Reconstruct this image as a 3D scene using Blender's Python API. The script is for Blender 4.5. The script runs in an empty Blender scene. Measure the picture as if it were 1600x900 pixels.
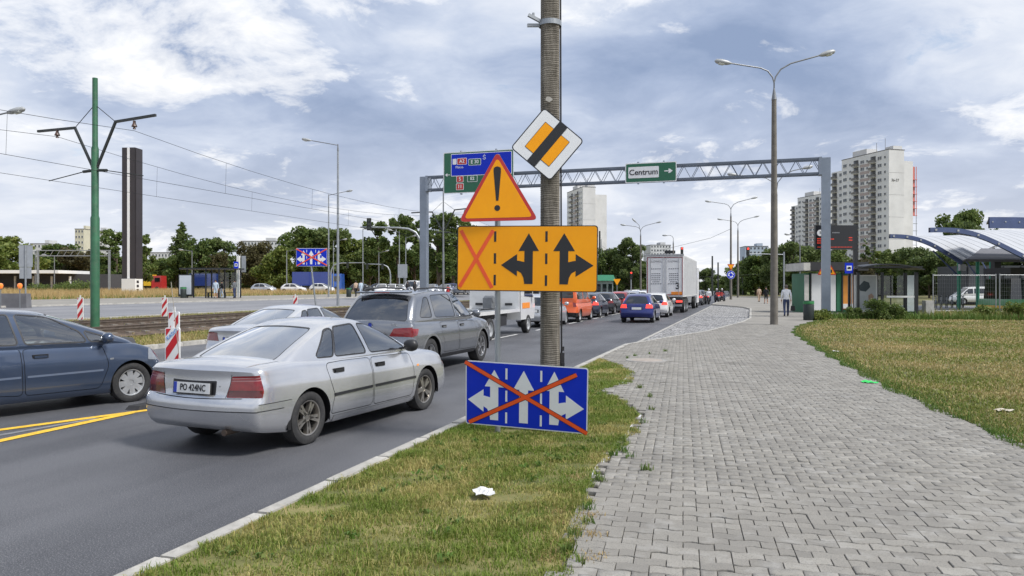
import bpy, bmesh, math, random
import numpy as np
from mathutils import Vector, Matrix
from mathutils.geometry import delaunay_2d_cdt
random.seed(7); RNG = np.random.default_rng(7)
SC = bpy.context.scene; COL = SC.collection
# ------------------------------------------------------------------ camera, sky, sun, exposure
YAW = math.radians(17.5); CY, SY = math.cos(YAW), math.sin(YAW)
FPX, HOR, CAMZ = 1180.0, 448.0, 1.82          # the road runs along +Y, X to the right, road surface z = 0
cam_d = bpy.data.cameras.new('camera'); cam = bpy.data.objects.new('camera', cam_d); COL.objects.link(cam)
cam.location = (0, 0, CAMZ); cam.rotation_euler = (math.pi/2, 0, YAW)
cam_d.sensor_width = 36; cam_d.lens = FPX*36/1600; cam_d.shift_y = -2/1600
cam_d.clip_start = .1; cam_d.clip_end = 5000; SC.camera = cam
SC.view_settings.view_transform = 'Standard'; SC.view_settings.look = 'None'
SC.view_settings.exposure = 0.42; SC.view_settings.gamma = 1; SC.view_settings.use_curve_mapping = False
SUN_AZ = YAW*-1 + math.radians(116)           # clockwise from +Y
SUN_EL = math.radians(52)
sun_dir = Vector((math.sin(SUN_AZ)*math.cos(SUN_EL), math.cos(SUN_AZ)*math.cos(SUN_EL), math.sin(SUN_EL)))
sd = bpy.data.lights.new('sun', 'SUN'); sd.energy = 3.3; sd.angle = math.radians(13); sd.color = (1, .97, .93)
so = bpy.data.objects.new('sun', sd); COL.objects.link(so); so.rotation_euler = (-sun_dir).to_track_quat('-Z', 'Y').to_euler()
so.location = (60, 40, 80)

class NT:
    def __init__(s, tree): s.t = tree; s.n = tree.nodes; s.l = tree.links
    def node(s, typ, ins=None, **kw):
        nd = s.n.new(typ)
        for k, v in kw.items(): setattr(nd, k, v)
        for k, v in (ins or {}).items():
            if isinstance(v, bpy.types.NodeSocket): s.l.new(v, nd.inputs[k])
            else: nd.inputs[k].default_value = v
        return nd
    def math(s, op, a, b=0.0, c=0.0, clamp=False):
        return s.node('ShaderNodeMath', {0: a, 1: b, 2: c}, operation=op, use_clamp=clamp).outputs[0]
    def noise(s, vec, scale, detail=4, rough=.55, dist=0.0):
        d = {'Scale': scale, 'Detail': detail, 'Roughness': rough, 'Distortion': dist}
        if vec is not None: d['Vector'] = vec
        return s.node('ShaderNodeTexNoise', d).outputs['Fac']
    def ramp(s, fac, stops, interp='LINEAR'):
        r = s.node('ShaderNodeValToRGB', {0: fac}); r.color_ramp.interpolation = interp
        e = r.color_ramp.elements
        while len(e) < len(stops): e.new(.5)
        for i, (p, c) in enumerate(stops):
            e[i].position = p; e[i].color = c if len(c) == 4 else (*c, 1)
        return r.outputs[0]
    def mix(s, fac, a, b, blend='MIX'):
        m = s.node('ShaderNodeMix', data_type='RGBA', blend_type=blend)
        for i, v in ((0, fac), (6, a), (7, b)):
            if isinstance(v, bpy.types.NodeSocket): s.l.new(v, m.inputs[i])
            else: m.inputs[i].default_value = v if i == 0 or len(v) == 4 else (*v, 1)
        return m.outputs[2]

wd = bpy.data.worlds.new('World'); SC.world = wd; wd.use_nodes = True
w = NT(wd.node_tree); w.n.clear()
sky = w.node('ShaderNodeTexSky', sky_type='NISHITA', sun_disc=False, sun_elevation=SUN_EL, sun_rotation=SUN_AZ,
             air_density=1.0, dust_density=1.2, ozone_density=1.2)
tc = w.node('ShaderNodeTexCoord')
sep = w.node('ShaderNodeSeparateXYZ', {0: tc.outputs['Generated']})
zz = w.math('ADD', w.math('MAXIMUM', sep.outputs[2], 0.0), .21)
pl = w.node('ShaderNodeCombineXYZ', {0: w.math('DIVIDE', sep.outputs[0], zz), 1: w.math('DIVIDE', sep.outputs[1], zz), 2: 3.7})
warp = w.node('ShaderNodeTexNoise', {'Vector': pl.outputs[0], 'Scale': 1.1, 'Detail': 3})
wv = w.node('ShaderNodeVectorMath', {0: warp.outputs['Color'], 1: (.5, .5, .5)}, operation='SUBTRACT')
wv = w.node('ShaderNodeVectorMath', {0: wv.outputs[0], 'Scale': .55}, operation='SCALE')
pw_ = w.node('ShaderNodeVectorMath', {0: pl.outputs[0], 1: wv.outputs[0]}, operation='ADD').outputs[0]
def sh(v): return w.node('ShaderNodeVectorMath', {0: pw_, 1: v}, operation='ADD').outputs[0]
n1 = w.noise(sh((4.6, 1.7, 0)), 1.45, 11, .63)                 # where the deck breaks into bright ragged towers
n2 = w.noise(sh((7.3, 2.1, 5.5)), .85, 8, .54)                # soft grey-blue undersides
n3 = w.noise(sh((3.3, 9.1, 2.5)), 2.6, 9, .62)                # fine raggedness
base_ = w.math('ADD', w.math('MULTIPLY', n2, .80), w.math('MULTIPLY', n3, .20))
cl = w.ramp(base_, [(.40, (.27, .35, .52)), (.47, (.39, .47, .64)), (.53, (.56, .63, .77)), (.59, (.76, .80, .88)), (.66, (.95, .96, .98))])
low = w.math('SUBTRACT', 1.0, w.math('MULTIPLY', w.math('MAXIMUM', sep.outputs[2], 0.0), 3.6), clamp=True)
cl = w.mix(w.math('MULTIPLY', w.math('POWER', low, 1.6), .75), cl, (.88, .89, .92, 1))
tow = w.math('ADD', w.math('MULTIPLY', n1, .72), w.math('MULTIPLY', n3, .28))
rim = w.ramp(tow, [(.530, (0, 0, 0)), (.565, (.45, .45, .45)), (.65, (1, 1, 1))])
cl = w.mix(w.math('MULTIPLY', rim, .82), cl, (1.15, 1.13, 1.09, 1))
cov = w.math('MAXIMUM', w.ramp(n1, [(.26, (0, 0, 0)), (.36, (1, 1, 1))]), low)
bg1 = w.node('ShaderNodeBackground', {0: sky.outputs[0], 1: .12})
bg2 = w.node('ShaderNodeBackground', {0: cl, 1: .82})
mx = w.node('ShaderNodeMixShader', {0: cov, 1: bg1.outputs[0], 2: bg2.outputs[0]})
w.node('ShaderNodeOutputWorld', {0: mx.outputs[0]})

# ------------------------------------------------------------------ helpers
def G(px, py, z=0.0):
    "ground point (height z) seen at photo pixel px,py"
    D = (CAMZ-z)*FPX/(py-HOR); return at(px, D)
def at(px, D):
    X = (px-800)/FPX*D; return (X*CY-D*SY, X*SY+D*CY)
def zat(py, D): return CAMZ+(HOR-py)*D/FPX
def lerp(a, b, t): return a+(b-a)*t

MATS = {}
def mat(name, col, rough=.6, metal=0.0, var=.12, scale=4.0, bump=0.0, bscale=60.0, coat=0.0, dirt=0.0, spec=.5, emit=0.0):
    if name in MATS: return MATS[name]
    m = bpy.data.materials.new(name); m.use_nodes = True; t = NT(m.node_tree); b = t.n['Principled BSDF']
    c4 = (*col, 1)
    if var or dirt:
        tcn = t.node('ShaderNodeTexCoord').outputs['Object']
        n = t.noise(tcn, scale, 6, .6)
        f = t.node('ShaderNodeMapRange', {0: n, 1: .3, 2: .7}).outputs[0]
        c = t.mix(f, tuple(max(0, v*(1-var)) for v in col), tuple(min(1, v*(1+var)) for v in col))
        if dirt:
            n2_ = t.noise(tcn, scale*2.7, 8, .7)
            d = t.node('ShaderNodeMapRange', {0: n2_, 1: .5, 2: .75}).outputs[0]
            c = t.mix(t.math('MULTIPLY', d, dirt), c, (.16, .145, .12, 1))
        t.l.new(c, b.inputs['Base Color'])
    else: b.inputs['Base Color'].default_value = c4
    b.inputs['Roughness'].default_value = rough; b.inputs['Metallic'].default_value = metal
    b.inputs['Coat Weight'].default_value = coat; b.inputs['Coat Roughness'].default_value = .04
    b.inputs['Specular IOR Level'].default_value = spec
    if emit:
        b.inputs['Emission Color'].default_value = c4; b.inputs['Emission Strength'].default_value = emit
    if bump:
        tcn = t.node('ShaderNodeTexCoord').outputs['Object']
        bn = t.node('ShaderNodeBump', {'Strength': bump, 'Distance': .01, 'Height': t.noise(tcn, bscale, 5, .65)})
        t.l.new(bn.outputs[0], b.inputs['Normal'])
    MATS[name] = m; return m

def glass_mat(name, tint, rough=.02, refl=1.0, base=.03):
    m = bpy.data.materials.new(name); m.use_nodes = True; t = NT(m.node_tree); t.n.clear()
    fr = t.node('ShaderNodeFresnel', {'IOR': 1.55}).outputs[0]
    f = t.math('ADD', t.math('MULTIPLY', fr, refl), base, clamp=True)
    tr = t.node('ShaderNodeBsdfTransparent', {0: (*tint, 1)}); gl = t.node('ShaderNodeBsdfGlossy', {0: (1, 1, 1, 1), 1: rough})
    mxs = t.node('ShaderNodeMixShader', {0: f, 1: tr.outputs[0], 2: gl.outputs[0]})
    t.node('ShaderNodeOutputMaterial', {0: mxs.outputs[0]}); MATS[name] = m; return m

def link(o, parent=None):
    COL.objects.link(o)
    if parent is not None: o.parent = parent
    return o
def tag(o, label=None, cat=None, group=None, kind=None):
    if label: o['label'] = label
    if cat: o['category'] = cat
    if group: o['group'] = group
    if kind: o['kind'] = kind
    return o
def thing(name, label, cat, loc=(0, 0, 0), rz=0.0, group=None):
    o = bpy.data.objects.new(name, None); o.empty_display_size = .2; COL.objects.link(o)
    o.location = loc; o.rotation_euler = (0, 0, rz); return tag(o, label, cat, group)
def copy_tree(o, parent=None):
    c = o.copy(); COL.objects.link(c)
    if parent is not None: c.parent = parent
    for ch in list(o.children): copy_tree(ch, c)
    return c

class MB:
    "collects shapes of one mesh"
    def __init__(s): s.v = []; s.f = []; s.m = []
    def add(s, vs, fs, mi=0):
        n = len(s.v); s.v += [tuple(map(float, p)) for p in vs]; s.f += [tuple(i+n for i in f) for f in fs]; s.m += [mi]*len(fs); return s
    def box(s, c, d, mi=0, rz=0.0, taper=1.0, R=None):
        hx, hy, hz = d[0]/2, d[1]/2, d[2]/2
        pts = []
        for k, sz in ((1, -1), (taper, 1)):
            for sx, sy in ((-1, -1), (1, -1), (1, 1), (-1, 1)): pts.append(Vector((sx*hx*k, sy*hy*k, sz*hz)))
        M = R if R is not None else Matrix.Rotation(rz, 3, 'Z')
        pts = [M @ p + Vector(c) for p in pts]
        return s.add(pts, [(3, 2, 1, 0), (4, 5, 6, 7), (0, 1, 5, 4), (1, 2, 6, 5), (2, 3, 7, 6), (3, 0, 4, 7)], mi)
    def bar(s, a, b, wx, wy=None, mi=0):
        "square bar from a to b"
        a, b = Vector(a), Vector(b); d = b-a; wy = wy or wx
        q = d.to_track_quat('Z', 'Y').to_matrix()
        return s.box((a+b)/2, (wx, wy, d.length), mi, R=q)
    def tube(s, path, r, n=8, mi=0, cap=True):
        path = [Vector(p) for p in path]; rs = r if hasattr(r, '__len__') else [r]*len(path); vs = []; up0 = None
        for i, p in enumerate(path):
            d = (path[min(i+1, len(path)-1)]-path[max(i-1, 0)]).normalized()
            if up0 is None:
                up0 = Vector((0, 0, 1)) if abs(d.z) < .9 else Vector((1, 0, 0))
            x = d.cross(up0).normalized(); y = x.cross(d).normalized(); up0 = y
            for k in range(n):
                a = 2*math.pi*k/n; vs.append(p+(x*math.cos(a)+y*math.sin(a))*rs[i])
        fs = [(i*n+k, i*n+(k+1) % n, (i+1)*n+(k+1) % n, (i+1)*n+k) for i in range(len(path)-1) for k in range(n)]
        if cap: fs += [tuple(range(n))[::-1], tuple((len(path)-1)*n+k for k in range(n))]
        return s.add(vs, fs, mi)
    def lathe(s, prof, n=16, c=(0, 0, 0), axis='Z', mi=0, a0=0.0, a1=2*math.pi):
        full = abs(a1-a0-2*math.pi) < 1e-6; m = n if full else n+1; vs = []
        for (r, h) in prof:
            for k in range(m):
                a = a0+(a1-a0)*k/n; p = (r*math.cos(a), r*math.sin(a), h)
                if axis == 'Y': p = (p[0], p[2], p[1])
                if axis == 'X': p = (p[2], p[0], p[1])
                vs.append((p[0]+c[0], p[1]+c[1], p[2]+c[2]))
        fs = []
        for i in range(len(prof)-1):
            for k in range(n):
                k2 = (k+1) % m; fs.append((i*m+k, i*m+k2, (i+1)*m+k2, (i+1)*m+k))
        return s.add(vs, fs, mi)
    def prism(s, poly, t0, t1, fn=None, mi=0):
        "poly 2D (a,b) extruded from t0 to t1; fn(a,b,t)->xyz (default x=a, z=b, y=t)"
        fn = fn or (lambda a, b, t: (a, t, b)); n = len(poly)
        vs = [fn(a, b, t0) for a, b in poly]+[fn(a, b, t1) for a, b in poly]
        fs = [tuple(range(n)), tuple(range(2*n-1, n-1, -1))]+[(i, i+n, (i+1) % n+n, (i+1) % n) for i in range(n)]
        return s.add(vs, fs, mi)
    def quad(s, a, b, c, d, mi=0): return s.add([a, b, c, d], [(0, 1, 2, 3)], mi)
    def mesh(s, name, mats, smooth=False):
        me = bpy.data.meshes.new(name); me.from_pydata(s.v, [], s.f)
        for m in (mats if isinstance(mats, (list, tuple)) else [mats]): me.materials.append(m)
        if any(s.m): me.polygons.foreach_set('material_index', s.m)
        bm = bmesh.new(); bm.from_mesh(me); bmesh.ops.recalc_face_normals(bm, faces=bm.faces[:]); bm.to_mesh(me); bm.free()
        if smooth:
            me.polygons.foreach_set('use_smooth', [True]*len(me.polygons)); me.set_sharp_from_angle(angle=math.radians(42))
        me.update(); return me
    def build(s, name, mats, parent=None, smooth=False, loc=(0, 0, 0), rz=0.0):
        o = bpy.data.objects.new(name, s.mesh(name, mats, smooth)); link(o, parent); o.location = loc; o.rotation_euler = (0, 0, rz); return o

def text(body, size, m, parent, loc, rot, align='CENTER', name='lettering', ext=.0015, sx=1.0, bold=0.0):
    c = bpy.data.curves.new(name, 'FONT'); c.body = body; c.size = size; c.align_x = align; c.align_y = 'CENTER'; c.extrude = ext; c.offset = bold
    c.resolution_u = 3; c.materials.append(m); tmp = bpy.data.objects.new('tmp_text', c); COL.objects.link(tmp)
    me = bpy.data.meshes.new_from_object(tmp.evaluated_get(bpy.context.evaluated_depsgraph_get())); bpy.data.objects.remove(tmp)
    o = bpy.data.objects.new(name, me); link(o, parent); o.location = loc; o.rotation_euler = rot; o.scale = (sx, 1, 1); return o

def mesh_np(name, V, F, mats, parent=None, smooth=False, mi=None):
    "fast mesh from numpy arrays, F (n,3) or (n,4)"
    me = bpy.data.meshes.new(name); k = F.shape[1]
    me.vertices.add(len(V)); me.vertices.foreach_set('co', np.ascontiguousarray(V, dtype=np.float32).ravel())
    me.loops.add(F.size); me.loops.foreach_set('vertex_index', np.ascontiguousarray(F, dtype=np.int32).ravel())
    me.polygons.add(len(F)); me.polygons.foreach_set('loop_start', np.arange(0, F.size, k, dtype=np.int32))
    for m in (mats if isinstance(mats, (list, tuple)) else [mats]): me.materials.append(m)
    if mi is not None: me.polygons.foreach_set('material_index', np.asarray(mi, dtype=np.int32))
    if smooth: me.polygons.foreach_set('use_smooth', np.ones(len(F), dtype=bool))
    me.update(calc_edges=True); me.validate()
    o = bpy.data.objects.new(name, me); link(o, parent); return o
def inpoly(P, poly):
    "vectorised point in polygon"
    P = np.asarray(P); x, y = P[:, 0], P[:, 1]; r = np.zeros(len(P), bool); n = len(poly)
    for i in range(n):
        (x1, y1), (x2, y2) = poly[i], poly[(i+1) % n]
        if y1 == y2: continue
        c = ((y1 > y) != (y2 > y)) & (x < (x2-x1)*(y-y1)/(y2-y1)+x1); r ^= c
    return r
# ------------------------------------------------------------------ ground, roads, pavements
def gz(x):
    return float(np.interp(x, [-400, -120, -54, -43, -29.8, -17, 1500], [1.1, 1.0, .70, .55, .25, .06, .06]))
def ground_mat(name, stops, scale, bump=.3, bscale=40, fine=25.0, rough=.95, speck=.25, wave=None):
    m = bpy.data.materials.new(name); m.use_nodes = True; t = NT(m.node_tree); b = t.n['Principled BSDF']
    p = t.node('ShaderNodeNewGeometry').outputs['Position']
    n = t.noise(p, scale, 6, .6); f = t.noise(p, fine, 4, .7)
    k = t.math('ADD', n, t.math('MULTIPLY', t.math('SUBTRACT', f, .5), speck))
    c = t.ramp(k, stops); t.l.new(c, b.inputs['Base Color']); b.inputs['Roughness'].default_value = rough
    h = t.noise(p, bscale, 4, .7)
    bn = t.node('ShaderNodeBump', {'Strength': bump, 'Distance': .02, 'Height': h}); t.l.new(bn.outputs[0], b.inputs['Normal'])
    MATS[name] = m; return m
ground_mat('soil_grass', [(.32, (.06, .075, .022)), (.5, (.12, .115, .04)), (.66, (.25, .195, .09))], .35, .5, 30, 9)
ground_mat('lawn_soil', [(.34, (.075, .085, .025)), (.5, (.15, .135, .05)), (.64, (.27, .21, .10))], .6, .5, 30, 12)
ground_mat('ballast', [(.35, (.05, .036, .027)), (.6, (.13, .095, .07))], 3, .9, 18, 30, speck=.8)
ground_mat('pavement_far', [(.35, (.205, .193, .170)), (.6, (.262, .246, .217))], .5, .12, 40, 14, speck=.4)
ground_mat('bed_sand', [(.35, (.11, .10, .082)), (.6, (.20, .18, .145))], 2, .4, 50, 30)
ground_mat('straw_soil', [(.3, (.30, .22, .10)), (.6, (.42, .31, .15))], .4, .4, 20, 6)

def asphalt(name, lo, hi):
    m = bpy.data.materials.new(name); m.use_nodes = True; t = NT(m.node_tree); b = t.n['Principled BSDF']
    g = t.node('ShaderNodeNewGeometry').outputs['Position']
    st = t.node('ShaderNodeMapping', {0: g, 'Scale': (1.0, .09, 1.0)}).outputs[0]
    lane = t.noise(st, .9, 4, .55); big = t.noise(g, .35, 5, .6); fine = t.noise(g, 38, 3, .8); grit = t.noise(g, 95, 2, .85)
    k = t.math('ADD', t.math('MULTIPLY', lane, .45), t.math('MULTIPLY', big, .35))
    k = t.math('ADD', k, t.math('MULTIPLY', fine, .20))
    c = t.ramp(k, [(.41, lo), (.57, hi)])
    sp = t.node('ShaderNodeMapRange', {0: grit, 1: .54, 2: .66}).outputs[0]
    c = t.mix(t.math('MULTIPLY', sp, .75), c, (.30, .30, .305, 1))
    dk = t.node('ShaderNodeMapRange', {0: grit, 1: .42, 2: .27}).outputs[0]
    c = t.mix(t.math('MULTIPLY', dk, .6), c, (.02, .02, .022, 1))
    vor = t.node('ShaderNodeTexVoronoi', {0: t.node('ShaderNodeMapping', {0: g, 'Scale': (.30, .16, 1)}).outputs[0], 'Scale': 1.0, 'Randomness': 1.0}, feature='DISTANCE_TO_EDGE').outputs['Distance']
    crk = t.node('ShaderNodeMapRange', {0: t.math('ADD', vor, t.math('MULTIPLY', t.noise(g, 7, 5, .7), .03)), 1: .0155, 2: .011}).outputs[0]
    c = t.mix(t.math('MULTIPLY', crk, .55), c, (.025, .025, .027, 1))
    t.l.new(c, b.inputs['Base Color']); b.inputs['Roughness'].default_value = .62; b.inputs['Specular IOR Level'].default_value = .55
    bn = t.node('ShaderNodeBump', {'Strength': .55, 'Distance': .006, 'Height': grit}); t.l.new(bn.outputs[0], b.inputs['Normal'])
    MATS[name] = m; return m
asphalt('asphalt', (.031, .033, .040), (.086, .088, .097)); asphalt('asphalt_old', (.13, .13, .14), (.21, .21, .22))

def sheet(name, poly, z, m, kind='structure', parent=None):
    me = bpy.data.meshes.new(name); zf = z if callable(z) else (lambda x: z)
    me.from_pydata([(x, y, zf(x)) for x, y in poly], [], [tuple(range(len(poly)))]); me.materials.append(MATS[m])
    bm = bmesh.new(); bm.from_mesh(me); bmesh.ops.triangulate(bm, faces=bm.faces[:])
    for f in bm.faces:
        if f.normal.z < 0: f.normal_flip()
    bm.to_mesh(me); bm.free()
    o = bpy.data.objects.new(name, me); link(o, parent)
    if kind: o['kind'] = kind
    return o
def strip_grid(name, xs, y0, y1, m, dz=0.0, kind='structure'):
    V = [(x, y, gz(x)+dz) for x in xs for y in (y0, y1)]
    F = [(2*i, 2*i+2, 2*i+3, 2*i+1) for i in range(len(xs)-1)]
    o = mesh_np(name, np.array(V), np.array(F), MATS[m]); o['kind'] = kind; return o
strip_grid('ground', [-1500, -400, -120, -54, -43, -29.8, -17, -16.62], -40, 2500, 'soil_grass')
sheet('ground_right', [(.1, -40), (1500, -40), (1500, 2500), (.1, 2500)], .05, 'soil_grass'); sheet('ground_far', [(-3.6, 135), (.1, 135), (.1, 2500), (-3.6, 2500)], .05, 'soil_grass')
sheet('road', [(-16.62, -40), (-3.48, -40), (-3.48, 2500), (-16.62, 2500)], 0, 'asphalt')
strip_grid('opposite_road', [-43, -29.8], -40, 900, 'asphalt_old', .012)
strip_grid('opposite_pavement', [-54, -43.2], -40, 900, 'pavement_far', .10)
strip_grid('field', [-400, -120, -54], -40, 260, 'straw_soil', .02)
# crossing carriageway and car park beyond the field
sheet('crossing_road', [(-400, 118), (-16.7, 118), (-16.7, 132), (-400, 132)], lambda x: gz(x)+.06, 'asphalt_old')
sheet('side_street', [(9, 62), (300, 62), (300, 78), (9, 78)], .09, 'asphalt_old')

mk = mat('road_white', (.62, .62, .60), .7, var=.25, scale=9); yl = mat('road_yellow', (.82, .50, .035), .6, var=.22, scale=14, dirt=.7)
gy = mat('road_grey_scar', (.20, .20, .205), .8, var=.25, scale=10)
for k in range(0, 22):
    u = 24.3+6*k
    o = MB().quad((-8.56, u, .004), (-8.44, u, .004), (-8.44, u+3.3, .004), (-8.56, u+3.3, .004)).build('lane_marking', mk); o['kind'] = 'structure'
    if k % 2: o2 = MB().quad((-12.56, u, .004), (-12.44, u, .004), (-12.44, u+3.3, .004), (-12.56, u+3.3, .004)).build('lane_marking', mk); o2['kind'] = 'structure'
def stripe(name, a, b, wd_, m, z=.004):
    d = Vector((b[0]-a[0], b[1]-a[1])).normalized(); n = Vector((-d.y, d.x))*wd_/2
    o = MB().quad((a[0]-n.x, a[1]-n.y, z), (b[0]-n.x, b[1]-n.y, z), (b[0]+n.x, b[1]+n.y, z), (a[0]+n.x, a[1]+n.y, z)).build(name, m); o['kind'] = 'structure'; return o
A1, B1 = G(-40, 677.5), G(236, 640.5); A2, B2 = G(-40, 698), G(205, 645.5); A3, B3 = G(-40, 687), G(150, 654)
stripe('yellow_line', A1, B1, .15, yl, .006); stripe('yellow_line', A2, B2, .15, yl, .0075); stripe('grey_line_scar', A3, B3, .10, gy, .0035)
stripe('yellow_line', (B1[0], B1[1]), (-8.35, 14.5), .115, yl, .005)

# kerbs, every stone a piece
kst = mat('kerb_concrete', (.40, .385, .35), .88, var=.2, scale=3.5, bump=.6, bscale=45, dirt=.55)
def kerb(name, pts, width=.15, top=.125, bot=-.06, L=1.0, side=1):
    root = MB().box((0, 0, 0), (.01, .01, .01)).build(name, kst); root['kind'] = 'structure'; root.location = (pts[0][0], pts[0][1], bot)
    meshes = []
    for q in range(3):
        b = bmesh.new(); bmesh.ops.create_cube(b, size=1)
        for v in b.verts: v.co = Vector((v.co.x*(L-.008), v.co.y*width, v.co.z*(top-bot)))
        bmesh.ops.bevel(b, geom=[e for e in b.edges if all(v.co.z > 0 for v in e.verts)], offset=.014+.004*q, segments=2, affect='EDGES')
        me = bpy.data.meshes.new('kerb_stone'); b.to_mesh(me); b.free(); me.materials.append(kst); meshes.append(me)
    i = 0
    for (ax, ay), (bx, by) in zip(pts[:-1], pts[1:]):
        d = math.hypot(bx-ax, by-ay); n = max(1, round(d/L)); ang = math.atan2(by-ay, bx-ax); s = d/n/L
        for k in range(n):
            t = (k+.5)/n; o = bpy.data.objects.new('kerb_stone', meshes[i % 3]); link(o, root)
            o.location = (lerp(ax, bx, t)-pts[0][0], lerp(ay, by, t)-pts[0][1], (top+bot)/2-bot+random.uniform(-.004, .003)); o.scale = (s, 1, 1)
            o.rotation_euler = (random.uniform(-.006, .006), 0, ang+random.uniform(-.004, .004)); i += 1
    return root
KX = -3.50
kerb('road_kerb', [(KX, -3), (KX, 22.5), (-1.55, 30.2), (-.35, 38.5), (.02, 43.5), (.05, 62), (-.5, 67.5), (KX, 76), (KX, 130)])
kerb('bay_edge_kerb', [(KX+.02, 23.2), (KX+.02, 75)], .14, .022, -.06)
kerb('track_kerb', [(-16.62, 8), (-16.62, 60)], .18, .13)
o = kerb('opposite_near_kerb', [(-29.75, 16), (-29.75, 70)], .18, .36, .1, 2.0)
o = kerb('opposite_far_kerb', [(-43.1, 30), (-43.1, 90)], .2, .67, .4, 2.0)
# cobbled lay-by
m = bpy.data.materials.new('cobbles'); m.use_nodes = True; t = NT(m.node_tree); b = t.n['Principled BSDF']; p = t.node('ShaderNodeNewGeometry').outputs['Position']
vor = t.node('ShaderNodeTexVoronoi', {0: p, 'Scale': 6.5, 'Randomness': .75}); ved = t.node('ShaderNodeTexVoronoi', {0: p, 'Scale': 6.5, 'Randomness': .75}, feature='DISTANCE_TO_EDGE')
cc = t.ramp(t.node('ShaderNodeSeparateColor', {0: vor.outputs['Color']}).outputs[0], [(0, (.20, .195, .195)), (.5, (.33, .325, .32)), (1, (.47, .46, .45))])
ed = t.node('ShaderNodeMapRange', {0: ved.outputs['Distance'], 1: .02, 2: .09}).outputs[0]
t.l.new(t.mix(ed, (.06, .058, .05, 1), cc), b.inputs['Base Color']); b.inputs['Roughness'].default_value = .75
bn = t.node('ShaderNodeBump', {'Strength': .9, 'Distance': .03, 'Height': ed}); t.l.new(bn.outputs[0], b.inputs['Normal']); MATS['cobbles'] = m
sheet('cobbled_bay', [(KX, 22.6), (-1.6, 30.2), (-.42, 38.5), (-.05, 43.5), (-.02, 62), (-.57, 67.5), (KX, 75.9)], .012, 'cobbles')

# pavement of wavy blocks
PAV = [(-1.02, -2), (-1.05, 3.0), (-1.12, 4.5), (-1.22, 5.6), (-1.38, 7.0), (-1.32, 8.8), (-1.40, 10.3), (-1.95, 11.6), (-2.35, 12.4), (-2.1, 13.4), (-2.25, 15.0), (-2.75, 16.6), (KX+.08, 17.8),
       (KX+.08, 22.6), (-1.48, 30.2), (-.27, 38.5), (.10, 43.5), (.13, 62), (-.42, 67.5), (KX+.1, 76), (KX+.1, 140), (9, 140), (9, 60), (5.2, 50), (3.3, 41), (1.95, 34.5), (1.55, 29.5), (1.85, 20.5), (2.25, 13.8), (2.8, 9.4), (3.1, 6), (3.2, -2)]
NEARU = 36.0
sheet('pavement_bed', PAV, .088, 'bed_sand')
far_poly = [(x, max(y, NEARU)) for x, y in PAV]
fp = [(-.60, NEARU)]+[q for q in PAV if q[1] > NEARU]+[(2.25, NEARU)]
sheet('pavement_far', fp, .1195, 'pavement_far')
def paver_mat():
    m = bpy.data.materials.new('paver_concrete'); m.use_nodes = True; t = NT(m.node_tree); b = t.n['Principled BSDF']
    ge = t.node('ShaderNodeNewGeometry'); oi = t.node('ShaderNodeObjectInfo'); p = ge.outputs['Position']
    r = t.math('FRACT', t.math('ADD', ge.outputs['Random Per Island'], t.math('MULTIPLY', oi.outputs['Random'], 7.77)))
    base = t.ramp(r, [(0, (.215, .202, .178)), (.25, (.245, .230, .202)), (.8, (.270, .254, .223)), (1, (.312, .294, .258))])
    st = t.noise(p, .9, 5, .6); g = t.noise(p, 130, 3, .75); wear = t.noise(p, 5, 5, .65)
    base = t.mix(t.node('ShaderNodeMapRange', {0: g, 1: .5, 2: .68}).outputs[0], base, (.125, .122, .115, 1))
    k = t.node('ShaderNodeMapRange', {0: st, 1: .48, 2: .68}).outputs[0]
    base = t.mix(t.math('MULTIPLY', k, .55), base, (.165, .156, .14, 1))
    base = t.mix(t.math('MULTIPLY', t.node('ShaderNodeMapRange', {0: wear, 1: .52, 2: .75}).outputs[0], .45), base, (.44, .43, .405, 1))
    gum = t.node('ShaderNodeTexVoronoi', {0: p, 'Scale': 2.3, 'Randomness': 1.0}).outputs['Distance']
    base = t.mix(t.node('ShaderNodeMapRange', {0: gum, 1: .05, 2: .03}).outputs[0], base, (.10, .098, .092, 1))
    t.l.new(base, b.inputs['Base Color']); b.inputs['Roughness'].default_value = .9
    bn = t.node('ShaderNodeBump', {'Strength': .6, 'Distance': .004, 'Height': g}); t.l.new(bn.outputs[0], b.inputs['Normal'])
    MATS['paver'] = m; return m
pm = paver_mat()
PL, PW, PA, PG = .200, .120, .0135, .0022     # block length, row depth, wave, half joint
def paver_geo(x0, x1):
    n = 6; xs = np.linspace(x0+PG, x1-PG, n); wv = lambda x: PA*np.sin(2*np.pi*x/PL)
    lo = np.c_[xs, wv(xs)+PG]; hi = np.c_[xs[::-1], wv(xs[::-1])+PW-PG]
    out = np.vstack([lo, hi]); k = len(out); c = out.mean(0); ins = out+(c-out)*np.array([.030, .050])
    V = np.vstack([np.c_[out, np.full(k, -.03)], np.c_[out, np.full(k, -.005)], np.c_[ins, np.zeros(k)]])
    F = []
    for i in range(k):
        j = (i+1) % k; F += [(i, j, k+j, k+i), (k+i, k+j, 2*k+j, 2*k+i)]
    for i in range(n-1): F.append((2*k+i, 2*k+i+1, 2*k+k-2-i, 2*k+k-1-i))
    cen = np.array([(x0+x1)/2, PW/2, 0]); return V-cen, np.array(F), cen
geos = {('full', 0): paver_geo(0, PL), ('full', 1): paver_geo(PL/2, PL*1.5), ('half', 0): paver_geo(0, PL/2), ('half', 1): paver_geo(PL/2, PL)}
pang = math.radians(4.75); pc, ps = math.cos(pang), math.sin(pang); cells = []
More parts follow.
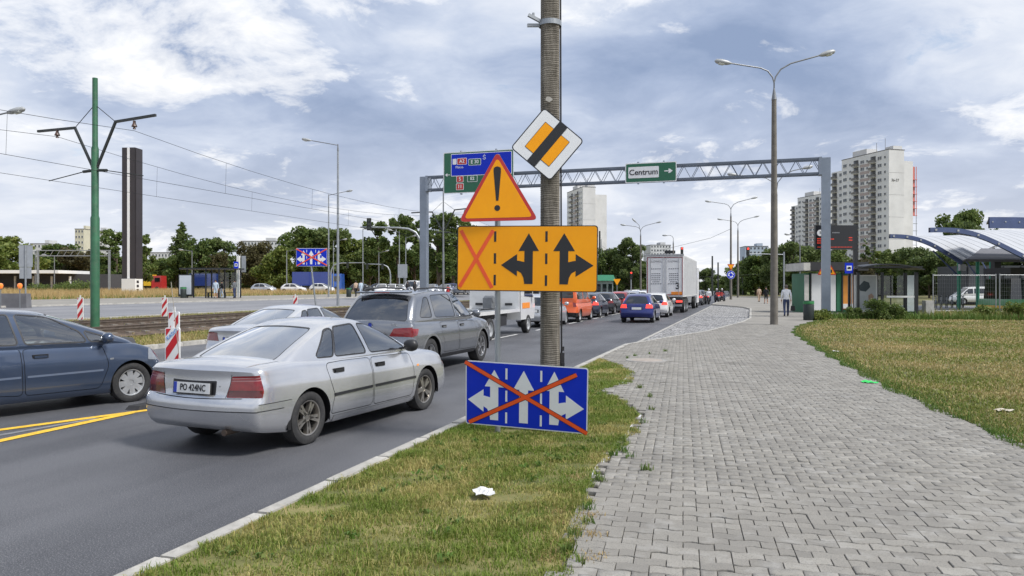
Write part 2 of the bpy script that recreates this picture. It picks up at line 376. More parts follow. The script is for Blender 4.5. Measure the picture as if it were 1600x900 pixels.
for r in range(-10, int((NEARU+4)/PW)):
    x = -7.0+(PL/2 if r % 2 else 0); x = PL*round(x/PL)+(PL/2 if r % 2 else 0)
    par = r % 2
    while x < 5.5:
        if random.random() < .16: cells += [('half', par, x, r*PW), ('half', 1-par, x+PL/2, r*PW)]
        else: cells.append(('full', par, x, r*PW))
        x += PL
cc_ = []
for kd, par, x, y in cells:
    Lq = PL if kd == 'full' else PL/2; cx, cy = x+Lq/2, y+PW/2
    cc_.append((cx*pc-cy*ps, cx*ps+cy*pc))
cc_ = np.array(cc_); near_poly = [q for q in PAV if q[1] <= 22.6]
near_poly = [q for q in PAV[:15]]+[(-.60, NEARU), (2.25, NEARU)]+[q for q in PAV if q[0] > 1.5 and q[1] < NEARU]
ok = inpoly(cc_, near_poly)
Dd = -cc_[:, 0]*SY+cc_[:, 1]*CY; Xx = cc_[:, 0]*CY+cc_[:, 1]*SY
infr = (Dd > 2.6) & (np.abs(Xx/np.maximum(Dd, .1)) < 1.05); ok &= infr
idx = np.nonzero(ok)[0]; idx = idx[np.argsort(Dd[idx])]
seen = [i for i in idx if Dd[i] > 4.5 and abs(Xx[i]/Dd[i]) < .67][:300]; seens = set(int(i) for i in seen)
pave = sheet('pavement', [(3.0, -1.9), (3.1, -1.9), (3.1, -1.8), (3.0, -1.8)], .09, 'bed_sand')
pmesh = {}
for key, (V, F, cen) in geos.items():
    me = bpy.data.meshes.new('paver'); me.from_pydata(V.tolist(), [], [tuple(f) for f in F.tolist()]); me.materials.append(pm); pmesh[key] = me
VV, FF, nv = [], [], 0
for i in idx:
    kd, par, x, y = cells[i]; V, F, cen = geos[(kd, par)]; jz = .12+RNG.normal(0, .0022); ta, tb = RNG.normal(0, .009, 2); rr = pang+RNG.normal(0, .008)
    if int(i) in seens:
        o = bpy.data.objects.new('paver', pmesh[(kd, par)]); link(o, pave); o.location = (cc_[i, 0], cc_[i, 1], jz); o.rotation_euler = (ta, tb, rr)
    else:
        c_, s_ = math.cos(rr), math.sin(rr); P = V.copy(); P[:, 2] += V[:, 0]*-tb+V[:, 1]*ta
        VV.append(np.c_[V[:, 0]*c_-V[:, 1]*s_+cc_[i, 0], V[:, 0]*s_+V[:, 1]*c_+cc_[i, 1], P[:, 2]+jz]); FF.append(F+nv); nv += len(V)
o = mesh_np('pavers', np.vstack(VV), np.vstack(FF), pm, pave); o['kind'] = 'stuff'

# manhole cover plate in the pavement by the lay-by
mh = thing('manhole_cover', 'pinkish round manhole cover set in the paving at the end of the grass verge', 'manhole cover', (*G(1010, 563, .12), .122))
MB().lathe([(0, .012), (.36, .012), (.37, .004), (.37, -.02)], 28).build('lid', mat('pink_concrete', (.33, .285, .245), .9, var=.2, scale=6, bump=.5), mh)
MB().lathe([(.37, -.02), (.375, .008), (.47, .008), (.48, -.02)], 28).build('ring', mat('old_concrete', (.30, .29, .27), .9, var=.2, scale=5, bump=.4), mh)

# ------------------------------------------------------------------ grass (uncountable)
def grass_mat(name, greens, straws, patch=.5, lo=.42, hi=.62, bias=0.0):
    m = bpy.data.materials.new(name); m.use_nodes = True; t = NT(m.node_tree); b = t.n['Principled BSDF']
    ge = t.node('ShaderNodeNewGeometry'); r = ge.outputs['Random Per Island']; p = ge.outputs['Position']
    pn = t.noise(p, patch, 5, .6)
    k = t.math('ADD', t.math('MULTIPLY', t.math('SUBTRACT', r, .5), .22), t.math('ADD', pn, bias))
    f = t.node('ShaderNodeMapRange', {0: k, 1: lo, 2: hi}).outputs[0]
    r2 = t.math('FRACT', t.math('MULTIPLY', r, 13.7))
    c = t.mix(f, t.mix(r2, *greens), t.mix(r2, *straws))
    t.l.new(c, b.inputs['Base Color']); b.inputs['Roughness'].default_value = .6; b.inputs['Specular IOR Level'].default_value = .25
    tr = t.node('ShaderNodeBsdfTranslucent', {0: c}); ms = t.node('ShaderNodeMixShader', {0: .3, 1: b.outputs[0], 2: tr.outputs[0]})
    t.l.new(ms.outputs[0], t.n['Material Output'].inputs[0]); MATS[name] = m; return m
grass_mat('grass_near', ((.09, .155, .018), (.22, .29, .05)), ((.34, .30, .095), (.54, .45, .19)), 1.1, .44, .66, 0.0)
grass_mat('grass_dry', ((.12, .165, .028), (.25, .28, .065)), ((.35, .28, .115), (.48, .38, .18)), .24, .43, .57, .005)
grass_mat('straw', ((.33, .24, .10), (.42, .31, .14)), ((.46, .34, .165), (.56, .43, .22)), .2, .35, .65)
grass_mat('weed_green', ((.06, .13, .02), (.14, .235, .045)), ((.12, .17, .04), (.20, .22, .07)), 1.2, .45, .7)
def blades(name, XY, z, hgt, wid, m, bend=.5, label=None, cat='grass', segs=2):
    n = len(XY); a = RNG.uniform(0, 2*np.pi, n); h = hgt*RNG.uniform(.45, 1.25, n); wd_ = wid*RNG.uniform(.6, 1.3, n)
    la = RNG.uniform(0, 2*np.pi, n); ln = h*bend*RNG.uniform(.1, 1.4, n); zz_ = z if np.ndim(z) else np.full(n, z)
    dx, dy = np.cos(a)*wd_/2, np.sin(a)*wd_/2; lx, ly = np.cos(la)*ln, np.sin(la)*ln
    if segs == 2:
        V = np.empty((n, 5, 3)); F = np.array([[0, 1, 3], [0, 3, 2], [2, 3, 4]])
        V[:, 0] = np.c_[XY[:, 0]-dx, XY[:, 1]-dy, zz_]; V[:, 1] = np.c_[XY[:, 0]+dx, XY[:, 1]+dy, zz_]
        mx_, my_ = XY[:, 0]+lx*.3, XY[:, 1]+ly*.3
        V[:, 2] = np.c_[mx_-dx*.7, my_-dy*.7, zz_+h*.6]; V[:, 3] = np.c_[mx_+dx*.7, my_+dy*.7, zz_+h*.6]
        V[:, 4] = np.c_[XY[:, 0]+lx, XY[:, 1]+ly, zz_+h*np.maximum(.3, 1-.35*ln/h)]
    else:
        V = np.empty((n, 3, 3)); F = np.array([[0, 1, 2]])
        V[:, 0] = np.c_[XY[:, 0]-dx, XY[:, 1]-dy, zz_]; V[:, 1] = np.c_[XY[:, 0]+dx, XY[:, 1]+dy, zz_]
        V[:, 2] = np.c_[XY[:, 0]+lx, XY[:, 1]+ly, zz_+h]
    k = V.shape[1]; FF_ = (F[None]+(np.arange(n)*k)[:, None, None]).reshape(-1, 3)
    o = mesh_np(name, V.reshape(-1, 3), FF_, MATS[m]); o['kind'] = 'stuff'
    if label: tag(o, label, cat)
    return o
def noise2(x, y, s, seed=0):
    r = np.random.default_rng(seed); v = np.zeros_like(x)
    for k in range(6):
        a = r.uniform(0, 2*np.pi); f = s*r.uniform(.6, 2.2); v += np.sin((x*np.cos(a)+y*np.sin(a))*f+r.uniform(0, 6.3))
    return v/6
def scatter(poly, n, dens=None, edge=0.0):
    P = np.array(poly); lo, hi = P.min(0), P.max(0); out = []
    c = RNG.uniform(lo, hi, (int(n), 2)); c = c[inpoly(c, poly)]
    if dens is not None: c = c[RNG.uniform(0, 1, len(c)) < dens(c[:, 0], c[:, 1])]
    return c
# verge between kerb and paving
VERGE = [(KX+.075, -2), (-1.0, -2), (-.98, 3), (-1.06, 4.5), (-1.18, 5.6), (-1.34, 7.0), (-1.26, 8.8), (-1.35, 10.3), (-1.95, 11.6), (-2.3, 12.4), (-2.05, 13.4), (-2.2, 15.0), (-2.7, 16.6), (KX+.12, 17.7)]
VERGE = [(x+(.0 if x < -3 else .05*math.sin(y*9)+.04*math.sin(y*23)), y) for x, y in VERGE]
vb = []
for i in range(len(VERGE)):
    (x1, y1), (x2, y2) = VERGE[i], VERGE[(i+1) % len(VERGE)]; n = max(1, int(math.hypot(x2-x1, y2-y1)/.12)) if 0 < i else 1
    for k in range(n):
        t_ = k/n; x, y = lerp(x1, x2, t_), lerp(y1, y2, t_); j = .05 if x > -3.6 else .0; vb.append((x+random.uniform(-j, j), y+random.uniform(-j, j)))
VERGE = vb
ground_mat('thatch', [(.34, (.085, .10, .025)), (.52, (.16, .155, .05)), (.68, (.30, .245, .105))], 1.3, .5, 30, 14)
sheet('verge', [(KX+.06, -2), (-1.05, -2), (-1.1, 4.5), (-1.4, 7), (-1.4, 10.2), (-2.0, 11.6), (-2.4, 12.4), (-2.2, 13.4), (-2.3, 15), (-2.8, 16.6), (KX+.06, 17.7)], .112, 'thatch')
XY = scatter(VERGE, 300000, lambda x, y: np.where(y < 2.0, 0, np.clip(1.35-(y-3)/13, .35, 1)))
XY = XY[(np.abs(((XY[:, 0]*CY+XY[:, 1]*SY))/(np.maximum(.1, -XY[:, 0]*SY+XY[:, 1]*CY))) < 1.05)]
tall = .050+.020*noise2(XY[:, 0], XY[:, 1], 3.0, 3)
cl_ = noise2(XY[:, 0], XY[:, 1], 6.0, 8)+.6*noise2(XY[:, 0], XY[:, 1], 14.0, 9); kp = RNG.uniform(-.55, .5, len(XY)) < cl_+.38; XY = XY[kp]; tall = tall[kp]*(1+.55*cl_[kp])
blades('verge_grass', XY, .11, np.clip(tall, .022, .09), .0052+.0003*XY[:, 1], 'grass_near', .9)
# dry lawn on the right
LAWN = [(3.25, 2), (3.15, 6), (2.82, 9.4), (2.27, 13.8), (1.87, 20.5), (1.57, 29.5), (1.97, 34.5), (3.35, 41), (4.2, 43.5), (14, 44), (40, 44), (40, 2)]
sheet('lawn', LAWN, .114, 'lawn_soil')
def ldens(x, y):
    D = -x*SY+y*CY; X = x*CY+y*SY; return np.where((D > 4.5) & (X/np.maximum(D, .1) < 1.05), np.clip(110/np.maximum(D, 5)**2, .03, 1), 0)
XY = scatter(LAWN, 1700000, ldens); D_ = -XY[:, 0]*SY+XY[:, 1]*CY
blades('lawn_grass', XY, .112, .045+.0008*D_, .006+.0011*D_, 'grass_dry', .9)
tufts = []
edge_pts = [(3.15, 6), (2.82, 9.4), (2.27, 13.8), (1.87, 20.5), (1.57, 29.5), (1.97, 34.5), (3.35, 41)]
for (ax, ay), (bx, by) in zip(edge_pts[:-1], edge_pts[1:]):
    for k in range(int(math.hypot(bx-ax, by-ay)*420)):
        t_ = random.random(); tufts.append((lerp(ax, bx, t_)+abs(random.gauss(0, .22))-.10+.07*math.sin((ay+(by-ay)*t_)*3.1), lerp(ay, by, t_)+random.gauss(0, .05)))
blades('lawn_edge_grass', np.array(tufts), .112, .065, .011, 'weed_green', .7)
XY = scatter(VERGE, 2600, lambda x, y: np.where(y < 3.5, 0, .8)); blades('dead_stalks', XY, .115, .10, .004, 'straw', .9)
XY = scatter([(2.3, 6), (14, 6), (20, 40), (2.5, 40)], 2600); XY = XY[inpoly(XY, LAWN)]; blades('lawn_dead_stalks', XY, .115, .14, .009, 'straw', .9)
# weeds in the paving joints
br = []                                         # broad-leaf weeds in the verge
for _ in range(60):
    x, y = random.uniform(-3.2, -1.3), random.uniform(4.0, 12)
    if y > 10.3 and x > -2.1: continue
    br += [(x+random.gauss(0, .03), y+random.gauss(0, .03)) for _ in range(random.randint(6, 16))]
blades('broad_leaf_weeds', np.array(br), .125, .055, .024, 'weed_green', 1.5)
wp = []
for px, py in ((895, 838), (921, 796), (958, 712), (966, 700), (975, 706), (985, 715), (937, 750), (1010, 735), (940, 752), (975, 690), (990, 675), (1005, 660), (1018, 640), (980, 560), (992, 556), (1015, 553), (1040, 549), (905, 880), (884, 862), (918, 818), (1015, 620), (1000, 606)):
    x, y = G(px, py, .12); n = random.randint(10, 34)
    wp += [(x+random.gauss(0, .025), y+random.gauss(0, .025)) for _ in range(n)]
blades('joint_weeds', np.array(wp), .115, .085, .011, 'weed_green', .7)
sx_ = []
for px, py in ((920, 805), (925, 835), (925, 870), (868, 800), (875, 815), (890, 700+60), (900, 745), (870, 845), (855, 870)):
    x, y = G(px, py, .12); sx_ += [(x+random.gauss(0, .05), y+random.gauss(0, .05)) for _ in range(60)]
blades('dry_joint_grass', np.array(sx_), .118, .03, .007, 'straw', 1.2)
# strips beside and between the tram rails, tall straw field
XY = scatter([(-20.0, 12), (-16.75, 12), (-16.75, 75), (-20.0, 75)], 36000); blades('track_verge_grass', XY, np.array([gz(x) for x in XY[:, 0]]), .11, .035, 'grass_dry', .7, segs=1)
XY = scatter([(-29.6, 12), (-26.4, 12), (-26.4, 90), (-29.6, 90)], 42000); blades('median_grass', XY, np.array([gz(x) for x in XY[:, 0]]), .13, .04, 'grass_dry', .7, segs=1)
XY = scatter([(-23.6, 12), (-22.4, 12), (-22.4, 75), (-23.6, 75)], 15000); blades('track_grass', XY, np.array([gz(x) for x in XY[:, 0]])+.02, .10, .035, 'grass_dry', .7, segs=1)
XY = scatter([(-135, 18), (-54.2, 18), (-54.2, 112), (-135, 112)], 95000, lambda x, y: np.clip(1.2-(-54-x)/75, .25, 1)); blades('field_straw', XY, np.array([gz(x) for x in XY[:, 0]]), .75, .06, 'straw', .45, segs=1)
XY = scatter([(-60, 20), (-54.1, 20), (-54.1, 112), (-60, 112)], 6000); blades('field_edge_weeds', XY, np.array([gz(x) for x in XY[:, 0]]), .4, .06, 'weed_green', .5, segs=1)

XY = scatter([(-26.2, 12), (-20.0, 12), (-20.0, 75), (-26.2, 75)], 20000, lambda x, y: np.clip(.45+.8*noise2(x, y, 1.2, 4), 0, 1)); blades('track_bed_weeds', XY, np.array([gz(x) for x in XY[:, 0]])+.1, .10, .035, 'grass_dry', .7, segs=1)
# tram tracks
rail_m = mat('rail_steel', (.20, .16, .13), .45, .7, var=.3, scale=5); slp = mat('sleeper_concrete', (.20, .18, .155), .9, var=.25, scale=3)
def track(x0, label):
    r = thing('tram_track', label, 'tram track', (x0, 0, 0), group='tram tracks')
    z0 = gz(x0)
    MB().add([(-1.25, 6, z0+.03), (-.95, 6, z0+.13), (.95, 6, z0+.13), (1.25, 6, z0+.03), (-1.25, 140, z0+.03), (-.95, 140, z0+.13), (.95, 140, z0+.13), (1.25, 140, z0+.03)],
             [(0, 1, 5, 4), (1, 2, 6, 5), (2, 3, 7, 6)]).build('ballast', MATS['ballast'], r)
    prof = [(-.07, 0), (.07, 0), (.07, .02), (.015, .04), (.015, .12), (.036, .13), (.036, .165), (-.036, .165), (-.036, .13), (-.015, .12), (-.015, .04), (-.07, .02)]
    for s in (-.72, .72): MB().prism(prof, 6, 140, lambda a, b, t, s=s: (a+s, t, b+z0+.12)).build('rail', rail_m, r)
    me = None
    for k in range(60):
        if me is None: me = MB().box((0, 0, 0), (1.9, .24, .1)).mesh('sleeper', slp)
        o = bpy.data.objects.new('sleeper', me); link(o, r); o.location = (0, 10+k*.72, z0+.112)
track(-21.2, 'nearer tram track of rusty rails on brown ballast behind the queueing cars'); track(-24.8, 'farther tram track of rusty rails beyond the green tram mast')
# ------------------------------------------------------------------ vehicles
glass_mat('car_glass', (.62, .68, .66), .012, 1.7, .15); glass_mat('car_glass_dark', (.07, .075, .075), .012, 1.8, .10); glass_mat('shop_glass', (.80, .86, .84), .01, .7); glass_mat('screen_glass', (.16, .20, .21), .010, 2.6, .22)
blk = mat('black_plastic', (.022, .022, .024), .45, var=.2, scale=6); rub = mat('tyre_rubber', (.028, .028, .029), .82, var=.3, scale=8, dirt=.25)
darkm = mat('dark_void', (.010, .010, .011), .9, var=0); alloy = mat('alloy_rim', (.50, .50, .51), .32, .9, var=.2, scale=8, dirt=.35); alloyd = mat('alloy_warm', (.42, .395, .36), .3, .85, var=.2, scale=8, dirt=.3)
hubm = mat('wheel_cover', (.44, .45, .46), .4, .5, var=.15, scale=8, dirt=.3); seatm = mat('seat_cloth', (.06, .062, .068), .9, var=.2, scale=9); dashm = mat('dash_plastic', (.045, .045, .048), .7)
redl = mat('tail_red', (.20, .004, .006), .16, coat=1, var=.25, scale=14); redlit = mat('brake_lit', (.95, .05, .03), .2, coat=.6, var=0, emit=.85); clearl = mat('clear_lens', (.34, .35, .36), .10, .5, coat=1, var=.2, scale=14)
plate_m = mat('plate_white', (.74, .74, .72), .4, var=.05, scale=20); plate_blue = mat('plate_blue', (.02, .05, .40), .4, var=0); ink = mat('plate_ink', (.012, .012, .014), .5, var=0); chrome = mat('chrome', (.62, .62, .63), .12, 1, var=0)
darkglass = mat('tinted_glass', (.012, .014, .016), .06, coat=1, var=.3, scale=2, spec=.6)
amber = mat('amber_lens', (.85, .28, .02), .2, coat=1, var=0)
def paint(name, col, metal=.35, rough=.34, dirt=.10, var=.05):
    return mat('paint_'+name, col, rough, metal, var=var, scale=2.2, coat=.9, dirt=dirt)

def sprof(keys, sm=.05):
    k = np.array(keys, float); a, b = k[0, 0], k[-1, 0]; xs = np.linspace(a, b, 500); ys = np.interp(xs, k[:, 0], k[:, 1])
    s = sm/(b-a)*500
    if s > .6:
        n = int(3*s); g = np.exp(-.5*(np.arange(-n, n+1)/s)**2); g /= g.sum()
        # odd reflection keeps end values
        pl_ = np.r_[2*ys[0]-ys[n:0:-1], ys, 2*ys[-1]-ys[-2:-n-2:-1]]; ys = np.convolve(pl_, g, 'valid')
    return lambda x: np.interp(x, xs, ys)
def rpoly(pts, r=.03, n=3):
    out = []; m_ = len(pts)
    for i in range(m_):
        p, a, b = np.array(pts[i], float), np.array(pts[i-1], float), np.array(pts[(i+1) % m_], float)
        da, db = a-p, b-p; la, lb = np.linalg.norm(da), np.linalg.norm(db); q = min(r, la*.45, lb*.45); A, B = p+da/la*q, p+db/lb*q
        for k in range(n+1):
            t_ = k/n; out.append(tuple((1-t_)**2*A+2*t_*(1-t_)*p+t_*t_*B))
    return out
def dense(poly, h):
    out = []
    for i in range(len(poly)):
        a, b = np.array(poly[i], float), np.array(poly[(i+1) % len(poly)], float); n = max(1, int(np.linalg.norm(b-a)/h))
        out += [tuple(a+(b-a)*k/n) for k in range(n)]
    return out
def strip(pts, wd_):
    P = [np.array(p, float) for p in pts]; L_, R_ = [], []
    for i, p in enumerate(P):
        d = P[min(i+1, len(P)-1)]-P[max(i-1, 0)]; d /= np.linalg.norm(d)+1e-9; n = np.array([-d[1], d[0]])*wd_/2; L_.append(tuple(p+n)); R_.append(tuple(p-n))
    return L_+R_[::-1]
def grow(poly, d):
    P = np.array(poly); c = P.mean(0); out = []
    area = sum(P[i-1, 0]*P[i, 1]-P[i, 0]*P[i-1, 1] for i in range(len(P))); sg = 1 if area > 0 else -1
    for i in range(len(P)):
        e = P[(i+1) % len(P)]-P[i-1]; e /= np.linalg.norm(e)+1e-9; out.append(tuple(P[i]+sg*d*np.array([e[1], -e[0]])))
    return out
def cdt_rect(a0, a1, b0, b1, h, polys):
    na, nb = max(2, round((a1-a0)/h)), max(2, round((b1-b0)/h)); ga, gb = np.linspace(a0, a1, na+1), np.linspace(b0, b1, nb+1)
    A, B = np.meshgrid(ga, gb, indexing='ij'); pts = np.c_[A.ravel(), B.ravel()]
    isb = (pts[:, 0] == a0) | (pts[:, 0] == a1) | (pts[:, 1] == b0) | (pts[:, 1] == b1)
    V = []; E = []; pp = []
    for nm, poly in polys:
        P = np.array(poly, float); P[:, 0] = np.clip(P[:, 0], a0, a1); P[:, 1] = np.clip(P[:, 1], b0, b1)
        keep = [0]
        for i in range(1, len(P)):
            if np.linalg.norm(P[i]-P[keep[-1]]) > 1e-4: keep.append(i)
        P = P[keep]
        if len(P) < 3: continue
        n0 = len(V); V += [tuple(p) for p in P]; E += [(n0+i, n0+(i+1) % len(P)) for i in range(len(P))]; pp.append((nm, P))
    if V:
        VA = np.array(V); mn = np.full(len(pts), 9.0)
        for i in range(0, len(VA), 400): mn = np.minimum(mn, np.sqrt(((pts[:, None]-VA[None, i:i+400])**2).sum(-1)).min(1))
        pts = pts[isb | (mn > h*.35)]
    allp = [Vector(p) for p in V]+[Vector(p) for p in pts]
    r = delaunay_2d_cdt(allp, E, [], 0, 1e-5); Q = np.array([tuple(v) for v in r[0]]); T_ = np.array([f for f in r[2] if len(f) == 3], int)
    c = Q[T_].mean(1); lab = np.zeros(len(T_), int); names = ['body']
    for nm, P in pp:
        if nm not in names: names.append(nm)
        lab[inpoly(c, P)] = names.index(nm)
    return Q, T_, lab, names
def rbox(P, lo, hi, r, rb=.02):
    lo, hi = np.array(lo, float), np.array(hi, float); R_ = np.tile(np.array(r, float), (len(P), 1)); R_[P[:, 2] < (lo[2]+hi[2])/2, 2] = rb
    q = np.clip(P, lo+R_, hi-R_); d = (P-q)/R_; n = np.linalg.norm(d, axis=1, keepdims=True); n[n < 1e-9] = 1
    return q+R_*d/n

class Surf:
    "deformed rounded box, faces cut into named regions"
    def __init__(s, L, W, H, r, deform, h): s.L, s.W, s.H, s.r, s.fn, s.h = L, W, H, r, deform, h; s.parts = {}
    def face(s, face, polys, mirror=False):
        L, W, H = s.L, s.W, s.H
        rect = {'side': (0, L, 0, H), 'top': (0, L, -W, W), 'rear': (-W, W, 0, H), 'front': (-W, W, 0, H), 'bottom': (0, L, -W, W)}[face]
        Q, T_, lab, names = cdt_rect(*rect, s.h, polys)
        a, b = Q[:, 0], Q[:, 1]; o = np.ones(len(Q))
        P = {'side': lambda: np.c_[a, o*W, b], 'top': lambda: np.c_[a, b, o*H], 'bottom': lambda: np.c_[a, b, o*0], 'rear': lambda: np.c_[o*0, a, b], 'front': lambda: np.c_[o*L, a, b]}[face]()
        P3 = s.fn(rbox(P, (0, -W, 0), (L, W, H), s.r))
        for k, nm in enumerate(names):
            t_ = T_[lab == k]
            if len(t_):
                s.put(nm, 'L' if face == 'side' else ('A' if face in ('top', 'bottom') else 'F'), P3, t_)
                if mirror: s.put(nm, 'R', P3*np.array([1, -1, 1]), t_)
    def put(s, nm, side, P, t_): s.parts.setdefault(nm, []).append((side, P, t_))
def part_mesh(name, chunks, m, parent, cen, offset=0.0, weld=True):
    V = []; F = []; n = 0
    for P, t_ in chunks:
        used = np.unique(t_); mp = np.full(len(P), -1); mp[used] = np.arange(len(used)); V.append(P[used]); F.append(mp[t_]+n); n += len(used)
    V = np.vstack(V); F = np.vstack(F)
    nrm = np.cross(V[F[:, 1]]-V[F[:, 0]], V[F[:, 2]]-V[F[:, 0]]); c = V[F].mean(1)-cen; c[:, 0] *= .35
    fl = (nrm*c).sum(1) < 0; F[fl] = F[fl][:, ::-1]
    if offset:
        vn = np.zeros_like(V); nrm[fl] *= -1
        for k in range(3): np.add.at(vn, F[:, k], nrm)
        vn /= np.linalg.norm(vn, axis=1, keepdims=True)+1e-12; V = V+vn*offset
    me = bpy.data.meshes.new(name); me.from_pydata(V.tolist(), [], F.tolist()); me.materials.append(m)
    if weld:
        bm = bmesh.new(); bm.from_mesh(me); bmesh.ops.remove_doubles(bm, verts=bm.verts[:], dist=.0015); bm.to_mesh(me); bm.free()
    me.polygons.foreach_set('use_smooth', [True]*len(me.polygons)); me.set_sharp_from_angle(angle=math.radians(38))
    o = bpy.data.objects.new(name, me); return link(o, parent)

WHEEL_CACHE = {}
def wheel(parent, pos, R, wd_, side, style):
    "wheel > tyre, rim ; axis Y, outer face towards side*Y"
    key = (round(R, 3), round(wd_, 3), style)
    if key not in WHEEL_CACHE:
        rr = R*.655; h = wd_/2; n = 36
        ty = MB().lathe([(rr, -h*.8), (R*.86, -h), (R*.97, -h*.86), (R, -h*.6), (R, h*.6), (R*.97, h*.86), (R*.86, h), (rr+.012, h*.9), (rr, h*.75)], n, axis='Y').mesh('tyre', rub, True)
        rm = MB(); sp, mt = {'five': (5, alloyd), 'ten': (10, alloy), 'cover': (8, hubm), 'steel': (0, hubm), 'six': (6, alloy), 'twin': (5, alloy)}[style]
        rm.lathe([(rr, -h*.7), (rr*.93, -h*.6), (rr*.9, h*.45), (rr*.94, h*.82), (rr*1.01, h*.86)], n, axis='Y')
        rm.lathe([(0, h*.62), (.05, h*.62), (.062, h*.5), (.062, h*.1)], 16, axis='Y')
        rm.lathe([(0, -h*.05), (rr*.92, -h*.05)], n, axis='Y', mi=1)
        for k in range(sp):
            a = 2*math.pi*k/sp
            offs = (-.16, .16) if style in ('five', 'twin') else (0,)
            for of in offs:
                w1, w2 = (.020, .016) if len(offs) == 2 else ((.034, .05) if style == 'cover' else (.022, .02))
                c_, s_ = math.cos(a), math.sin(a); e = a+of; r1 = rr*.95
                p0 = np.array([c_*.04, s_*.04]); p1 = np.array([math.cos(e)*r1, math.sin(e)*r1]); d = p1-p0; d /= np.linalg.norm(d); nn = np.array([-d[1], d[0]])
                ply = [tuple(p0-nn*w1), tuple(p1-nn*w2), tuple(p1+nn*w2), tuple(p0+nn*w1)]
                y0, y1 = h*.18, h*.70
                rm.prism(ply, y0, y1, lambda a_, b_, t_: (a_, t_, b_))
        if sp == 0: rm.lathe([(0, h*.55), (rr*.5, h*.6), (rr*.8, h*.45), (rr*.95, h*.6)], n, axis='Y')
        WHEEL_CACHE[key] = (ty, rm.mesh('rim', [mt, darkm], True))
    ty, rmm = WHEEL_CACHE[key]
    r = bpy.data.objects.new('wheel', ty); link(r, parent); r.location = pos; r.rotation_euler = (0, random.uniform(0, 3), 0) if side > 0 else (0, random.uniform(0, 3), math.pi)
    o = bpy.data.objects.new('rim', rmm); link(o, r); return r

